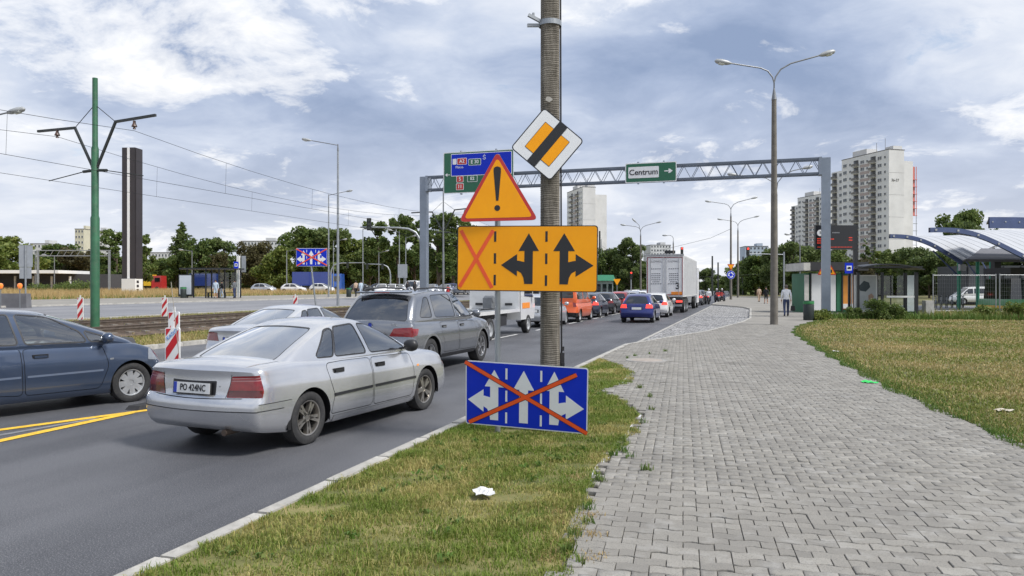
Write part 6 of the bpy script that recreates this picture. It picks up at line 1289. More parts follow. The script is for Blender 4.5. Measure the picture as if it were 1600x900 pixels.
cream = mat('block_cream', (.55, .52, .40), .9, var=.08, scale=.2); pal = mat('block_pale', (.55, .56, .56), .9, var=.08, scale=.2); palb = mat('block_bluish', (.45, .52, .60), .9, var=.08, scale=.2)
block('apartment_block', 'cream apartment block over the trees beside the green tram mast', 117, 131, 358, 420, 14, 11, 3, cream); block('apartment_block', 'pale wing of the cream apartment block right of the mast', 131.5, 167, 361, 430, 14, 11, 6, pal); block('apartment_block', 'low pale block just visible over trees at far left', 47, 76, 381, 400, 14, 8, 5, pal); block('apartment_block', 'long pale block behind the trees right of the poplar', 376, 439, 377, 430, 14, 9, 12, pal); block('apartment_block', 'low pale roof left of the poplar tree', 232, 272, 395, 380, 14, 6, 8, pal)
block('apartment_block', 'distant pale block above the white truck', 1016, 1049, 383, 520, 16, 12, 7, pal, 8); block('apartment_block', 'distant bluish block behind the trees beside the signal head', 1165, 1200, 385, 470, 16, 10, 6, palb, -5)

# dark pylon with white stripe
r = thing('advertising_pylon', 'tall dark pylon with a white vertical stripe standing in the dry field', 'pylon', (*at(206, 100), gz(-90)), YAW-.09); pyd = mat('pylon_dark', (.035, .03, .034), .5, var=.15, scale=.6); Hp = zat(232, 100)-gz(-90)
for xx in (-.66, .36): MB().box((xx+.15, 0, 2.0+(Hp-2)/2), (.78, 1.5, Hp-2)).build('dark_panel', pyd, r)
MB().box((0, 0, 2.0+(Hp-2)/2), (.34, 1.56, Hp-2.05)).build('white_stripe', s_wh, r); MB().box((1.0, 0, 2+(Hp-2)/2), (.10, 1.45, Hp-2.1)).build('side_panel', pyd, r); MB().box((.05, 0, 1.0), (1.9, 1.7, 2.0)).build('base', tw_wall, r)
for k in range(3): MB().box((.99, -.3, .5+k*.55), (.05, .5, .35)).build('vent', pyd, r)
# low depot hall at far left
r = thing('depot_hall', 'low dark hall with a white roof edge behind the field at far left', 'building', (*at(30, 125), gz(-100)), YAW); MB().box((3, 4, 1.5), (24, 8, 3)).build('wall', mat('hall_dark', (.055, .055, .06), .8), r); MB().box((1.5, -.6, 3.3), (16, 9, .5)).build('roof_edge', tw_wall, r)
for k in range(6): MB().box((-6+k*3, -1, 1.3), (.25, .25, 2.7)).build('column', tw_end, r)
r = thing('gate_truss', 'grey lattice beam over the hall right of the green mast', 'truss', (*at(115, 112), 1.0), YAW); 
for zz in (5.4, 6.2): MB().box((0, 0, zz), (11, .15, .12)).build('chord', galv, r)
for k in range(11): MB().bar((-5.5+k, 0, 5.4), (-5+k, 0, 6.2), .06).build('lattice_bar', galv, r)
for xx in (-5.3, 5.3): MB().box((xx, 0, 3.0), (.25, .25, 6.2)).build('post', galv, r)

# ------------------------------------------------------------------ left bus shelter
shf = mat('shelter_frame', (.03, .032, .035), .45, .2, var=.15, scale=3); poster = mat('poster_pale', (.50, .55, .60), .4, var=.06, scale=1)
zl = gz(-50)+.1
r = thing('bus_shelter', 'dark glazed bus shelter with a pale poster case across the far carriageway', 'bus shelter', (*at(328, 72), zl), YAW); sw = 4.9
for xx in (-sw/2+.35, -.35, .9, sw/2): 
    for yy in (-.1, 1.3): MB().box((xx, yy, 1.35), (.11, .11, 2.7)).build('post', shf, r)
MB().box((0, .55, 2.78), (sw+.5, 2.2, .16)).build('roof', shf, r)
for a, b_ in ((-2.1, -.35), (-.35, .9), (.9, 2.4)): MB().quad((a+.06, 1.3, .45), (b_-.06, 1.3, .45), (b_-.06, 1.3, 2.45), (a+.06, 1.3, 2.45)).build('glass_pane', MATS['shop_glass'], r)
MB().box((-2.15, -.35, 1.2), (1.35, .18, 2.1)).build('poster_case', shf, r); MB().box((-2.15, -.45, 1.25), (1.12, .03, 1.8)).build('poster', poster, r)
for xx in (0, 1.6): q = MB(); q.box((xx, .75, .5), (1.1, .4, .06)); q.box((xx-.45, .75, .25), (.06, .35, .5)); q.box((xx+.45, .75, .25), (.06, .35, .5)); q.build('bench', shf, r)
def bin_(label, px, D, z0, h_=1.0, rad=.27):
    r = thing('litter_bin', label, 'litter bin', (*at(px, D), z0), YAW, 'green litter bins'); bd = mat('bin_dark', (.022, .03, .028), .5, var=.2); bg = mat('bin_green', (.03, .20, .06), .5, var=.15)
    MB().lathe([(rad*.93, 0), (rad, .05), (rad, h_*.80), (rad*.96, h_*.82)], 18).build('drum', bd, r, True); MB().lathe([(rad*1.01, h_*.83), (rad*1.03, h_*.86), (rad*1.03, h_*.95), (rad*1.0, h_*.97)], 18).build('green_band', bg, r, True); MB().lathe([(rad*.97, h_*.96), (rad*.95, h_), (rad*.6, h_*.99), (rad*.55, h_*.9), (0, h_*.9)], 18).build('lid', bd, r, True)
bin_('green litter bin left of the left bus shelter', 286.5, 71, zl, 1.05); bin_('dark litter bin with green band nearest the walking man', 1263.5, 38.4, .11, 1.0, .26); bin_('second green-banded litter bin farther behind', 1254, 60, .11, 1.05, .28); bin_('green litter bin by the crossing pedestrians far left', 545, 82, .7, 1.0)
def stop_sign(label, px, D, z0, zc_, w_, h_, post=True):
    r = thing('bus_stop_sign', label, 'bus stop sign', (*at(px, D), z0), YAW, 'blue bus stop signs')
    if post: MB().tube([(w_*.4, .06, 0), (w_*.4, .06, zc_+h_*.5)], .04, 8).build('post', galv, r)
    MB().box((0, 0, zc_), (w_, .03, h_)).build('plate', s_bl, r); MB().box((0, -.02, zc_), (w_*.62, .012, h_*.45)).build('white_panel', s_wh, r); q = MB(); q.box((0, -.03, zc_-.01*h_), (w_*.42, .008, h_*.16)); q.box((w_*.02, -.03, zc_+h_*.09), (w_*.26, .008, h_*.07)); q.build('bus_symbol', s_bk, r)
stop_sign('blue bus stop sign at the right end of the left bus shelter', 369, 70, zl, zat(414, 70)-zl, .42, .62); stop_sign('blue bus stop sign before the kiosk right of the gantry post', 1326.5, 41, .1, zat(419, 41)-.1, .44, .57)
r = thing('timetable_column', 'white timetable column beside the left bus stop sign', 'column', (*at(372.5, 74), zl), YAW); MB().box((0, 0, 2.1), (.28, .25, 4.0)).build('column', tw_wall, r); MB().box((.5, .05, 3.3), (.42, .05, 1.6)).build('side_sign_back', s_back, r)
r = thing('billboard_back', 'grey sign back left of the gantry post among the trees', 'sign', (*at(629, 100), .7), YAW); MB().box((0, 0, 3.2), (1.25, .08, 1.8)).build('panel', s_back, r); MB().tube([(.2, .1, 0), (.2, .1, 4)], .06, 8).build('post', galv, r)

# ------------------------------------------------------------------ right side: kiosk, shelter, display
kg = mat('kiosk_green', (.02, .13, .065), .6, var=.15, scale=1); kw = mat('kiosk_white', (.66, .67, .67), .5, var=.06, scale=1); ko = mat('kiosk_orange', (.62, .25, .04), .6, var=.2, scale=1.2); kroof = mat('kiosk_roof', (.035, .035, .038), .7); ktrim = mat('kiosk_trim', (.50, .49, .45), .8, var=.15, scale=2, dirt=.3)
r = thing('kiosk', 'small green and white kiosk with an orange shutter and flat dark roof', 'kiosk', (*at(1301, 49.5), .1), YAW); kW = 3.75
MB().box((.05, 1.3, 1.3), (kW-.2, 2.5, 2.6)).build('wall', kg, r); MB().box((.15, 1.2, 3.05), (kW+.3, 3.2, .55)).build('roof', kroof, r); MB().box((-kW/2-.05, 1.0, 3.02), (.42, 3.3, .5)).build('roof_end', ktrim, r)
for xx, ww, m_ in ((-.95, .95, kw), (-.1, .60, kw), (.42, .30, kg)): MB().box((xx, .02, 1.35), (ww, .06, 2.45)).build('panel', m_, r)
MB().box((1.15, .02, 1.35), (1.0, .06, 2.2)).build('shutter', ko, r); MB().box((1.15, .0, .45), (1.1, .10, .3)).build('counter', kw, r); MB().box((-1.72, -.03, 1.3), (.28, .06, 2.4)).build('side_panel', ktrim, r)
for xx in (-1.45, .62, 1.72): MB().box((xx, -.03, 1.35), (.08, .08, 2.6)).build('mullion', shf, r)
r = thing('orange_warning_sign', 'orange warning triangle half hidden behind the gantry post', 'road sign', (*at(1292, 44.3), .1), YAW); MB().tube([(0, .04, 0), (0, .04, 3.1)], .035, 8).build('post', galv, r); zz = zat(421, 44.3)-.1; MB().prism([(a, b_+zz) for a, b_ in tri(1.12, .08)], -.01, .01).build('border', s_red, r); MB().prism([(a, b_+zz) for a, b_ in tri(.94, .06)], -.012, -.016).build('orange_field', s_or, r); MB().prism([(-.25, zz-.15), (.3, zz-.2), (.3, zz-.02), (.02, zz+.06)], -.018, -.022).build('symbol', s_bk, r)
# display board
dd = mat('display_black', (.012, .012, .014), .3, coat=.4, var=.1); led = mat('display_red', (.75, .06, .03), .5, var=0, emit=.25); ledw = mat('display_grey', (.30, .31, .33), .5, var=0)
r = thing('passenger_display', 'black passenger information board with clock on a dark pole beyond the gantry post', 'display board', (*at(1304, 42.6), .1), YAW); zc_ = zat(371, 42.6)-.1; MB().box((0, 0, zc_), (2.2, .22, 1.36)).build('case', dd, r); MB().box((1.18, .02, (zc_+.7)/2), (.20, .16, zc_+.7)).build('pole', shf, r); MB().lathe([(0, -.01), (.17, -.01), (.18, 0)], 20, (-.86, -.115, zc_+.24), 'Y').build('clock_face', s_wh, r)
MB().box((-.86, -.135, zc_+.30), (.02, .01, .12)).build('clock_hand', s_bk, r); MB().box((-.81, -.135, zc_+.24), (.09, .01, .02)).build('clock_hand', s_bk, r)
for row, (x0, x1, m_, zz) in enumerate(((-.15, .30, ledw, .26), (-1.0, -.62, led, -.08), (-.25, .0, led, -.10), (.78, 1.0, led, -.02), (.78, 1.0, led, -.16), (-1.0, -.62, led, -.20), (-1.0, -.62, led, -.32))):
    n = int((x1-x0)/.07)
    for k in range(n): MB().box((x0+k*.07, -.116, zc_+zz), (.045, .008, .06)).build('display_mark', m_, r)
for k in range(24): MB().box((-.98+k*.082, -.116, zc_-.55), (.05, .008, .035)).build('display_mark', led, r)
# right shelter
glass_mat('shelter_glass', (.70, .78, .76), .01, .8)
r = thing('bus_shelter', 'dark framed glass bus shelter with an advert panel on the right behind weeds', 'bus shelter', (*at(1386, 41), .1), YAW-.12); W2 = 3.0
for xx, yy in ((-W2/2, 0), (-W2/2, 1.5), (W2/2, 0), (W2/2, 1.5), (-.02, 1.5), (-.25, 0)): MB().box((xx, yy, 1.25), (.17 if xx == W2/2 else .12, .12, 2.5)).build('post', shf, r)
q = MB(); n = 8
for k in range(n): 
    x0, x1 = -W2/2-.25+k*(W2+.5)/n, -W2/2-.25+(k+1)*(W2+.5)/n; za, zb_ = 2.52+.38*math.sin(math.pi*(.12+.8*k/n)), 2.52+.38*math.sin(math.pi*(.12+.8*(k+1)/n)); q.add([(x0, -.5, za), (x1, -.5, zb_), (x1, 1.8, zb_+.05), (x0, 1.8, za+.05), (x0, -.5, za+.06), (x1, -.5, zb_+.06), (x1, 1.8, zb_+.11), (x0, 1.8, za+.11)], [(0, 1, 2, 3), (4, 5, 6, 7), (0, 1, 5, 4), (1, 2, 6, 5), (2, 3, 7, 6), (3, 0, 4, 7)])
q.build('roof', shf, r)
for k in range(5): MB().box((0, -.45+k*.52, 2.78), (W2+.3, .05, .07)).build('roof_rib', shf, r)
for a, b_ in ((-.02, .72), (.76, 1.42)): MB().quad((a, 1.5, .25), (b_, 1.5, .25), (b_, 1.5, 2.35), (a, 1.5, 2.35)).build('glass_pane', MATS['shelter_glass'], r)
MB().quad((W2/2, .07, .25), (W2/2, 1.43, .25), (W2/2, 1.43, 2.35), (W2/2, .07, 2.35)).build('glass_pane', MATS['shelter_glass'], r); MB().box((.72, -.02, 1.18), (1.5, .04, .10)).build('rail', tw_wall, r); MB().box((.73, 1.5, 1.25), (.05, .05, 2.2)).build('mullion', shf, r); MB().box((.45, 1.0, .45), (1.2, .4, .06)).build('bench', shf, r)
MB().box((-.83, .85, 1.35), (1.18, .14, 2.05)).build('advert_frame', tw_wall, r); MB().box((-.83, .77, 1.38), (1.04, .02, 1.85)).build('advert_sheet', mat('advert_grey', (.40, .42, .42), .35, var=.12, scale=2), r)
for P, m_ in (([(-1.22, 1.75), (-.95, 2.05), (-.68, 1.95), (-.62, 1.7), (-.85, 1.45), (-1.15, 1.5)], mat('ad_dark', (.03, .05, .06), .4)), ([(-.72, 1.25), (-.55, 1.35), (-.42, 1.2), (-.5, .95), (-.7, .9)], mat('ad_skin', (.36, .24, .17), .5)), ([(-.85, .55), (-.6, .95), (-.45, .9), (-.4, .5)], mat('ad_black', (.02, .02, .02), .5))): MB().prism(P, .755, .75).build('advert_shape', m_, r)
# concrete post, fence
r_ = MB(); q.v; x, y = at(1450, 41); tag(MB().box((x, y, .58), (.47, .42, .98), rz=YAW, taper=.94).build('concrete_block', mat('block_concrete', (.42, .41, .38), .9, var=.2, scale=3, dirt=.35, bump=.4)), 'pale square concrete block post in the weeds right of the shelter', 'concrete post')
fm = mat('fence_steel', (.30, .31, .32), .5, .5, var=.15)
for i, (p0, p1, D, lb) in enumerate(((1458, 1556, 46, 'wire mesh site fence panel next to the concrete block post'), (1562, 1660, 45, 'wire mesh site fence panel cut by the right edge'))):
    (x0, y0), (x1, y1) = at(p0, D), at(p1, D); L_ = math.hypot(x1-x0, y1-y0); r = thing('fence_panel', lb, 'fence', (x0, y0, .1), YAW, 'site fence panels')
    for xx in (0, L_): MB().tube([(xx, 0, 0), (xx, 0, 2.5)], .035, 8).build('post', fm, r)
    for zz in (.25, 2.42): MB().tube([(0, 0, zz), (L_, 0, zz)], .022, 6).build('rail', fm, r)
    q = MB()
    for k in range(1, int(L_/.14)): q.bar((k*.14, 0, .25), (k*.14, 0, 2.4), .004)
    for k in range(1, 9): q.bar((0, 0, .25+k*.24), (L_, 0, .25+k*.24), .004)
    o = q.build('wire_mesh', fm, r); o['kind'] = 'stuff'
# ------------------------------------------------------------------ station canopies
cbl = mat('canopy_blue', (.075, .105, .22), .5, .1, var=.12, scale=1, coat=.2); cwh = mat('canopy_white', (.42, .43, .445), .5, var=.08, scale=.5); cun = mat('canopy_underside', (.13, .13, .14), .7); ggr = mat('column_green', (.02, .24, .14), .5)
def canopy(label, pts, D, t2, name='station_canopy', beam=.26):
    x0, y0 = at(pts[0][0], D); r = thing(name, label, 'canopy', (x0, y0, 0), YAW, 'station canopies'); P = [((px-pts[0][0])*D/FPX, zat(py, D)) for px, py in pts]
    k = np.array(P); tt_ = np.linspace(0, 1, 22); s = np.linspace(0, 1, len(k)); X, Z = sprof(np.c_[s, k[:, 0]], .10)(tt_), sprof(np.c_[s, k[:, 1]], .10)(tt_)
    n = len(X); nb = 7
    for j in range(nb):
        a, b_ = j/nb, (j+1)/nb-.012; q = MB(); vs = [(X[i]+t2[0]*u_, t2[1]*u_, Z[i]+lerp(.25, t2[2], i/(n-1))*u_+dz) for dz in (0, -.14) for u_ in (a, b_) for i in range(n)]
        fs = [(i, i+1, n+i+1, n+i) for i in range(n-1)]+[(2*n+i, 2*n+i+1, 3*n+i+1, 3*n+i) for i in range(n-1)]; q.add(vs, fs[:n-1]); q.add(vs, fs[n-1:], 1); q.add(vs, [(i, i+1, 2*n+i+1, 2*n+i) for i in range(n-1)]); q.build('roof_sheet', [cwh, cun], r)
    q = MB(); bh = beam
    for i in range(n-1):
        d = .0; q.add([(X[i], -.12, Z[i]+.05), (X[i+1], -.12, Z[i+1]+.05), (X[i+1], .1, Z[i+1]+.05), (X[i], .1, Z[i]+.05), (X[i], -.12, Z[i]-bh), (X[i+1], -.12, Z[i+1]-bh), (X[i+1], .1, Z[i+1]-bh), (X[i], .1, Z[i]-bh)], [(0, 1, 2, 3), (4, 5, 6, 7), (0, 1, 5, 4), (2, 3, 7, 6)])
    q.build('edge_beam', cbl, r, True)
    for i in range(1, n-1, 4): MB().box((X[i], -.14, Z[i]-bh*.4), (.13, .03, .13)).build('fixing_plate', cwh, r)
    q = MB(); xe, ze = X[-1], Z[-1]
    for j in (.12, .55, .9): MB().tube([(xe+t2[0]*j-.6, t2[1]*j, .1), (xe+t2[0]*j-.6, t2[1]*j, ze+t2[2]*j+.05)], .14, 10).build('column', ggr, r, True); MB().bar((xe+t2[0]*j-.6, t2[1]*j, 2.6), (xe+t2[0]*j-2.6, t2[1]*j, ze+t2[2]*j+.6), .09).build('strut', cbl, r)
    return r
canopy('left station canopy with blue curved edge beam and white roof sheets', [(1390, 367), (1412, 367), (1434, 371), (1457, 380), (1480, 394), (1502, 408)], 57, (9.5, 10, 2.0)); canopy('right station canopy, nearer, its blue beam running out of the picture', [(1452, 357), (1490, 356), (1522, 362), (1555, 376), (1590, 394), (1650, 424)], 50, (9.0, 10, 2.0)); canopy('farthest blue canopy beam at the top right behind the others', [(1545, 340), (1580, 340), (1620, 341), (1680, 345)], 78, (6, 10, .6), beam=1.1)
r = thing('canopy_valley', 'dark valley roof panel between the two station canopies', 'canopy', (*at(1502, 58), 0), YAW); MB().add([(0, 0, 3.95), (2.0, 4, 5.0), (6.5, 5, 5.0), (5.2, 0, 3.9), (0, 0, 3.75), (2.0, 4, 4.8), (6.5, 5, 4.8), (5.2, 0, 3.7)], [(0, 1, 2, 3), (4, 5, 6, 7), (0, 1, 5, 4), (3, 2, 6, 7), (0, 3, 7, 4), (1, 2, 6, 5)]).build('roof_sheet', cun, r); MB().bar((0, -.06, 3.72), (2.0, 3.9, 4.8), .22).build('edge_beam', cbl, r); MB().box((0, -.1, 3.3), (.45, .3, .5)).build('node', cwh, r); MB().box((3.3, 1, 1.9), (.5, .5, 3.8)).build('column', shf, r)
r = thing('platform_clutter_wall', 'dark glazed platform hall below the station canopies', 'station hall', (*at(1570, 74), .1), YAW); MB().box((4, 3, 1.9), (15, 5, 3.8)).build('wall', mat('platform_hall_dark', (.04, .045, .05), .6, var=.2, scale=.4), r)  # hall wall in a single dark grey with slight random variation
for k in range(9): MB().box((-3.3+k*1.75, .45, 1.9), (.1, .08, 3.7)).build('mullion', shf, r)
tr2 = thing('tram', 'green tram front with a yellow skirt at the right edge under the canopy', 'tram', (*at(1600, 52), .15), YAW); MB().box((1.0, 2, .55), (4.0, 3.2, .5), taper=.96).build('lower_body', mat('tram_green', (.03, .22, .06), .35, coat=.6), tr2); MB().box((1.0, 2, .24), (4.0, 3.1, .2)).build('skirt', mat('tram_yellow', (.75, .42, .03), .4, coat=.4), tr2); MB().box((1.2, 2, 1.5), (3.6, 3.0, 1.5), taper=.95).build('windows', darkglass, tr2); MB().box((1.2, 2, 2.75), (3.6, 3.0, .5)).build('upper_body', kroof, tr2)
rv = car('white_delivery_van', 'white small delivery van parked under the station canopy', VAN, at(1512, 74), -72, white, .15, None, False, 'van', 'tint'); rv.location = (*at(1556, 74), .12); rv.rotation_euler = (0, 0, YAW+math.pi); rv.scale = (.92, .92, .88)
# bicycles in the rack
bkm = mat('bike_frame', (.10, .12, .13), .4, .4); bkw = mat('bike_white', (.50, .52, .52), .4)
r0 = None
for i in range(6):
    px = 1462+i*8.5; lb = ['leftmost parked bicycle behind the site fence', 'second parked bicycle from the left behind the fence', 'third parked bicycle behind the fence', 'fourth parked bicycle behind the fence', 'fifth parked bicycle behind the fence', 'rightmost parked bicycle behind the fence'][i]
    if r0 is None:
        r0 = thing('bicycle', lb, 'bicycle', (0, 0, 0), 0, 'parked bicycles')
        for xx in (-.52, .52): MB().lathe([(.31, -.02), (.345, 0), (.31, .02), (.29, 0), (.31, -.02)], 20, (xx, 0, .34), 'Y').build('wheel', rub, r0)
        q = MB(); 
        for a, b_ in (((-.52, 0, .34), (-.1, 0, .34)), ((-.1, 0, .34), (-.22, 0, .85)), ((-.22, 0, .85), (.38, 0, .86)), ((-.1, 0, .34), (.36, 0, .75)), ((-.52, 0, .34), (-.2, 0, .78)), ((.52, 0, .34), (.36, 0, 1.0))): q.tube([a, b_], .02, 6)
        q.build('frame', bkw, r0); MB().box((-.24, 0, .93), (.26, .14, .06)).build('saddle', blk, r0); MB().tube([(.36, -.28, 1.02), (.34, 0, 1.05), (.36, .28, 1.02)], .016, 6).build('handlebar', blk, r0); rb = r0
    else: rb = copy_tree(r0); rb['label'] = lb
    rb.location = (*at(px, 60), .12); rb.rotation_euler = (0, 0, YAW+.95)
# low green pavilion left of the truck
r = thing('green_pavilion', 'small pavilion with green roof edge right of the yellow board', 'building', (*at(940, 105), .1), YAW); MB().box((0, 1.5, 1.3), (3.2, 3, 2.6)).build('wall', mat('pav_wall', (.30, .36, .34), .5, var=.2, scale=1), r); MB().box((0, 1.3, 2.95), (3.8, 3.8, .8), taper=.85).build('roof', mat('pav_green', (.03, .22, .12), .6), r)
for k in range(4): MB().box((-1.2+k*.8, -.03, 1.3), (.55, .05, 1.6)).build('window', darkglass, r)
# ------------------------------------------------------------------ trees
bark = mat('bark', (.09, .07, .05), .95, var=.3, scale=3, bump=.5, bscale=12)
def leaf_mat(name, a, b_, c):
    m = bpy.data.materials.new(name); m.use_nodes = True; t = NT(m.node_tree); b = t.n['Principled BSDF']; ge = t.node('ShaderNodeNewGeometry'); oi = t.node('ShaderNodeObjectInfo')
    n = t.noise(t.node('ShaderNodeTexCoord').outputs['Object'], .45, 3, .5)
    k = t.math('ADD', t.math('MULTIPLY', ge.outputs['Random Per Island'], .55), t.math('MULTIPLY', n, .45)); k = t.math('ADD', k, t.math('MULTIPLY', t.math('SUBTRACT', oi.outputs['Random'], .5), .18))
    col = t.ramp(k, [(.2, a), (.5, b_), (.8, c)]); t.l.new(col, b.inputs['Base Color']); b.inputs['Roughness'].default_value = .55; b.inputs['Specular IOR Level'].default_value = .3
    tr = t.node('ShaderNodeBsdfTranslucent', {0: col}); ms = t.node('ShaderNodeMixShader', {0: .42, 1: b.outputs[0], 2: tr.outputs[0]}); t.l.new(ms.outputs[0], t.n['Material Output'].inputs[0]); MATS[name] = m; return m
leaf_mat('leaf_dark', (.065, .10, .032), (.115, .16, .05), (.19, .235, .08)); leaf_mat('leaf_mid', (.06, .10, .024), (.115, .165, .042), (.20, .245, .075)); leaf_mat('leaf_light', (.09, .135, .027), (.16, .205, .045), (.26, .285, .075)); leaf_mat('leaf_bronze', (.06, .055, .028), (.10, .09, .042), (.155, .14, .06))
def crown_mesh(name, H, Rx, z0, kind, n, leaf, m, seed):
    "leaf clumps spread over lobes; returns mesh and limbs"
    g = np.random.default_rng(seed); lobes = []
    if kind == 'poplar':
        for k in range(60):
            t_ = k/59; pr_ = Rx*math.sin(math.pi*(t_*.80+.17))**.8; a = g.uniform(0, 6.28); lobes.append((math.cos(a)*pr_*.45, math.sin(a)*pr_*.45, z0+(H-z0)*t_*.97, max(.25, pr_*.5)))
    elif kind == 'conifer':
        for k in range(26): t_ = k/26; a = g.uniform(0, 6.28); r_ = Rx*(1-t_)*.75; lobes.append((math.cos(a)*r_, math.sin(a)*r_, z0+(H-z0)*t_, Rx*(1.05-t_)*.42))
    else:
        nl = 34 if kind == 'round' else 44
        for k in range(nl):
            a = g.uniform(0, 6.28); t_ = g.uniform(0, 1); r_ = Rx*math.sqrt(g.uniform(0, 1))*(.85 if kind == 'round' else .75)*(1-.55*abs(t_-.42)); rr_ = Rx*g.uniform(.15, .34)*(1 if kind == 'round' else .72); lobes.append((math.cos(a)*r_, math.sin(a)*r_, z0+(H-z0)*(.08+.86*t_)-.3*rr_, rr_))
    lb = np.array(lobes); w_ = lb[:, 3]**2; w_ /= w_.sum(); i = g.choice(len(lb), n, p=w_); d = g.normal(0, 1, (n, 3)); d /= np.linalg.norm(d, axis=1, keepdims=True); rad = g.uniform(.35, 1.22, n)**.7
    C = lb[i, :3]+d*(lb[i, 3]*rad)[:, None]*np.array([1, 1, .82]); s = leaf*g.uniform(.5, 1.35, n)
    a = g.normal(0, 1, (n, 3)); a /= np.linalg.norm(a, axis=1, keepdims=True); b_ = np.cross(a, g.normal(0, 1, (n, 3))); b_ /= np.linalg.norm(b_, axis=1, keepdims=True)
    V = np.stack([C-a*s[:, None]*.6, C+b_*s[:, None]*.42, C+a*s[:, None]*.7, C-b_*s[:, None]*.42], 1).reshape(-1, 3); F = np.arange(4*n).reshape(-1, 4)
    me = bpy.data.meshes.new(name); me.vertices.add(4*n); me.vertices.foreach_set('co', V.astype(np.float32).ravel()); me.loops.add(4*n); me.loops.foreach_set('vertex_index', F.astype(np.int32).ravel()); me.polygons.add(n); me.polygons.foreach_set('loop_start', np.arange(0, 4*n, 4, dtype=np.int32)); me.materials.append(m); me.update(calc_edges=True)
    q = MB(); q.tube([(0, 0, -.3), (0, 0, z0), (.05*Rx, 0, z0+(H-z0)*.45), (0, .04*Rx, z0+(H-z0)*.85)], [H*.026, H*.019, H*.011, H*.003], 8)
    for k in range(0, min(len(lb), 12)): x_, y_, z_, _ = lb[k]; zz_ = max(z0*.8, z_-abs(x_)-.6); q.tube([(0, 0, zz_), (x_*.5, y_*.5, (zz_+z_)/2+.1), (x_*.95, y_*.95, z_)], [H*.009, H*.006, H*.002], 5)
    return me, q.mesh('trunk', bark, True)
PROTO = {}
for k in range(3):
    PROTO['round%d' % k] = crown_mesh('crown', 10, 4.6, 1.6, 'round', 7000, .42, MATS['leaf_dark'], 10+k); PROTO['loose%d' % k] = crown_mesh('crown', 12, 3.6, 2.2, 'loose', 4200, .40, MATS['leaf_mid'], 20+k); PROTO['mid%d' % k] = crown_mesh('crown', 10, 4.4, 1.2, 'round', 7000, .42, MATS['leaf_mid'], 30+k)
PROTO['poplar0'] = crown_mesh('crown', 14, 2.0, .8, 'poplar', 6500, .36, MATS['leaf_dark'], 41); PROTO['light0'] = crown_mesh('crown', 9, 4.2, .6, 'round', 7000, .42, MATS['leaf_light'], 51); PROTO['light1'] = crown_mesh('crown', 9, 4.4, .6, 'round', 7000, .42, MATS['leaf_light'], 52); PROTO['bronze0'] = crown_mesh('crown', 10, 4.2, 1.2, 'round', 6500, .40, MATS['leaf_bronze'], 61); PROTO['conifer0'] = crown_mesh('crown', 11, 2.6, .8, 'conifer', 6000, .32, MATS['leaf_dark'], 71); PROTO['near0'] = crown_mesh('crown', 10, 4.4, 2.2, 'loose', 12000, .30, MATS['leaf_dark'], 81)
PH = {'round': 10, 'loose': 12, 'mid': 10, 'poplar': 14, 'light': 9, 'bronze': 10, 'conifer': 11, 'near': 10}
def tree(label, px, D, ytop, kind, z0=0.0, wide=1.0, group='trees', name='tree'):
    cm_, tm = PROTO[kind]; hp = PH[kind.rstrip('0123456789')]; H = zat(ytop, D)-z0; s = H/hp; r = thing(name, label, 'tree', (*at(px, D), z0), random.uniform(0, 6.28), group)
    for nm, me in (('crown', cm_), ('trunk', tm)): o = bpy.data.objects.new(nm, me); link(o, r); o.scale = (s*wide, s*wide, s)
    return r
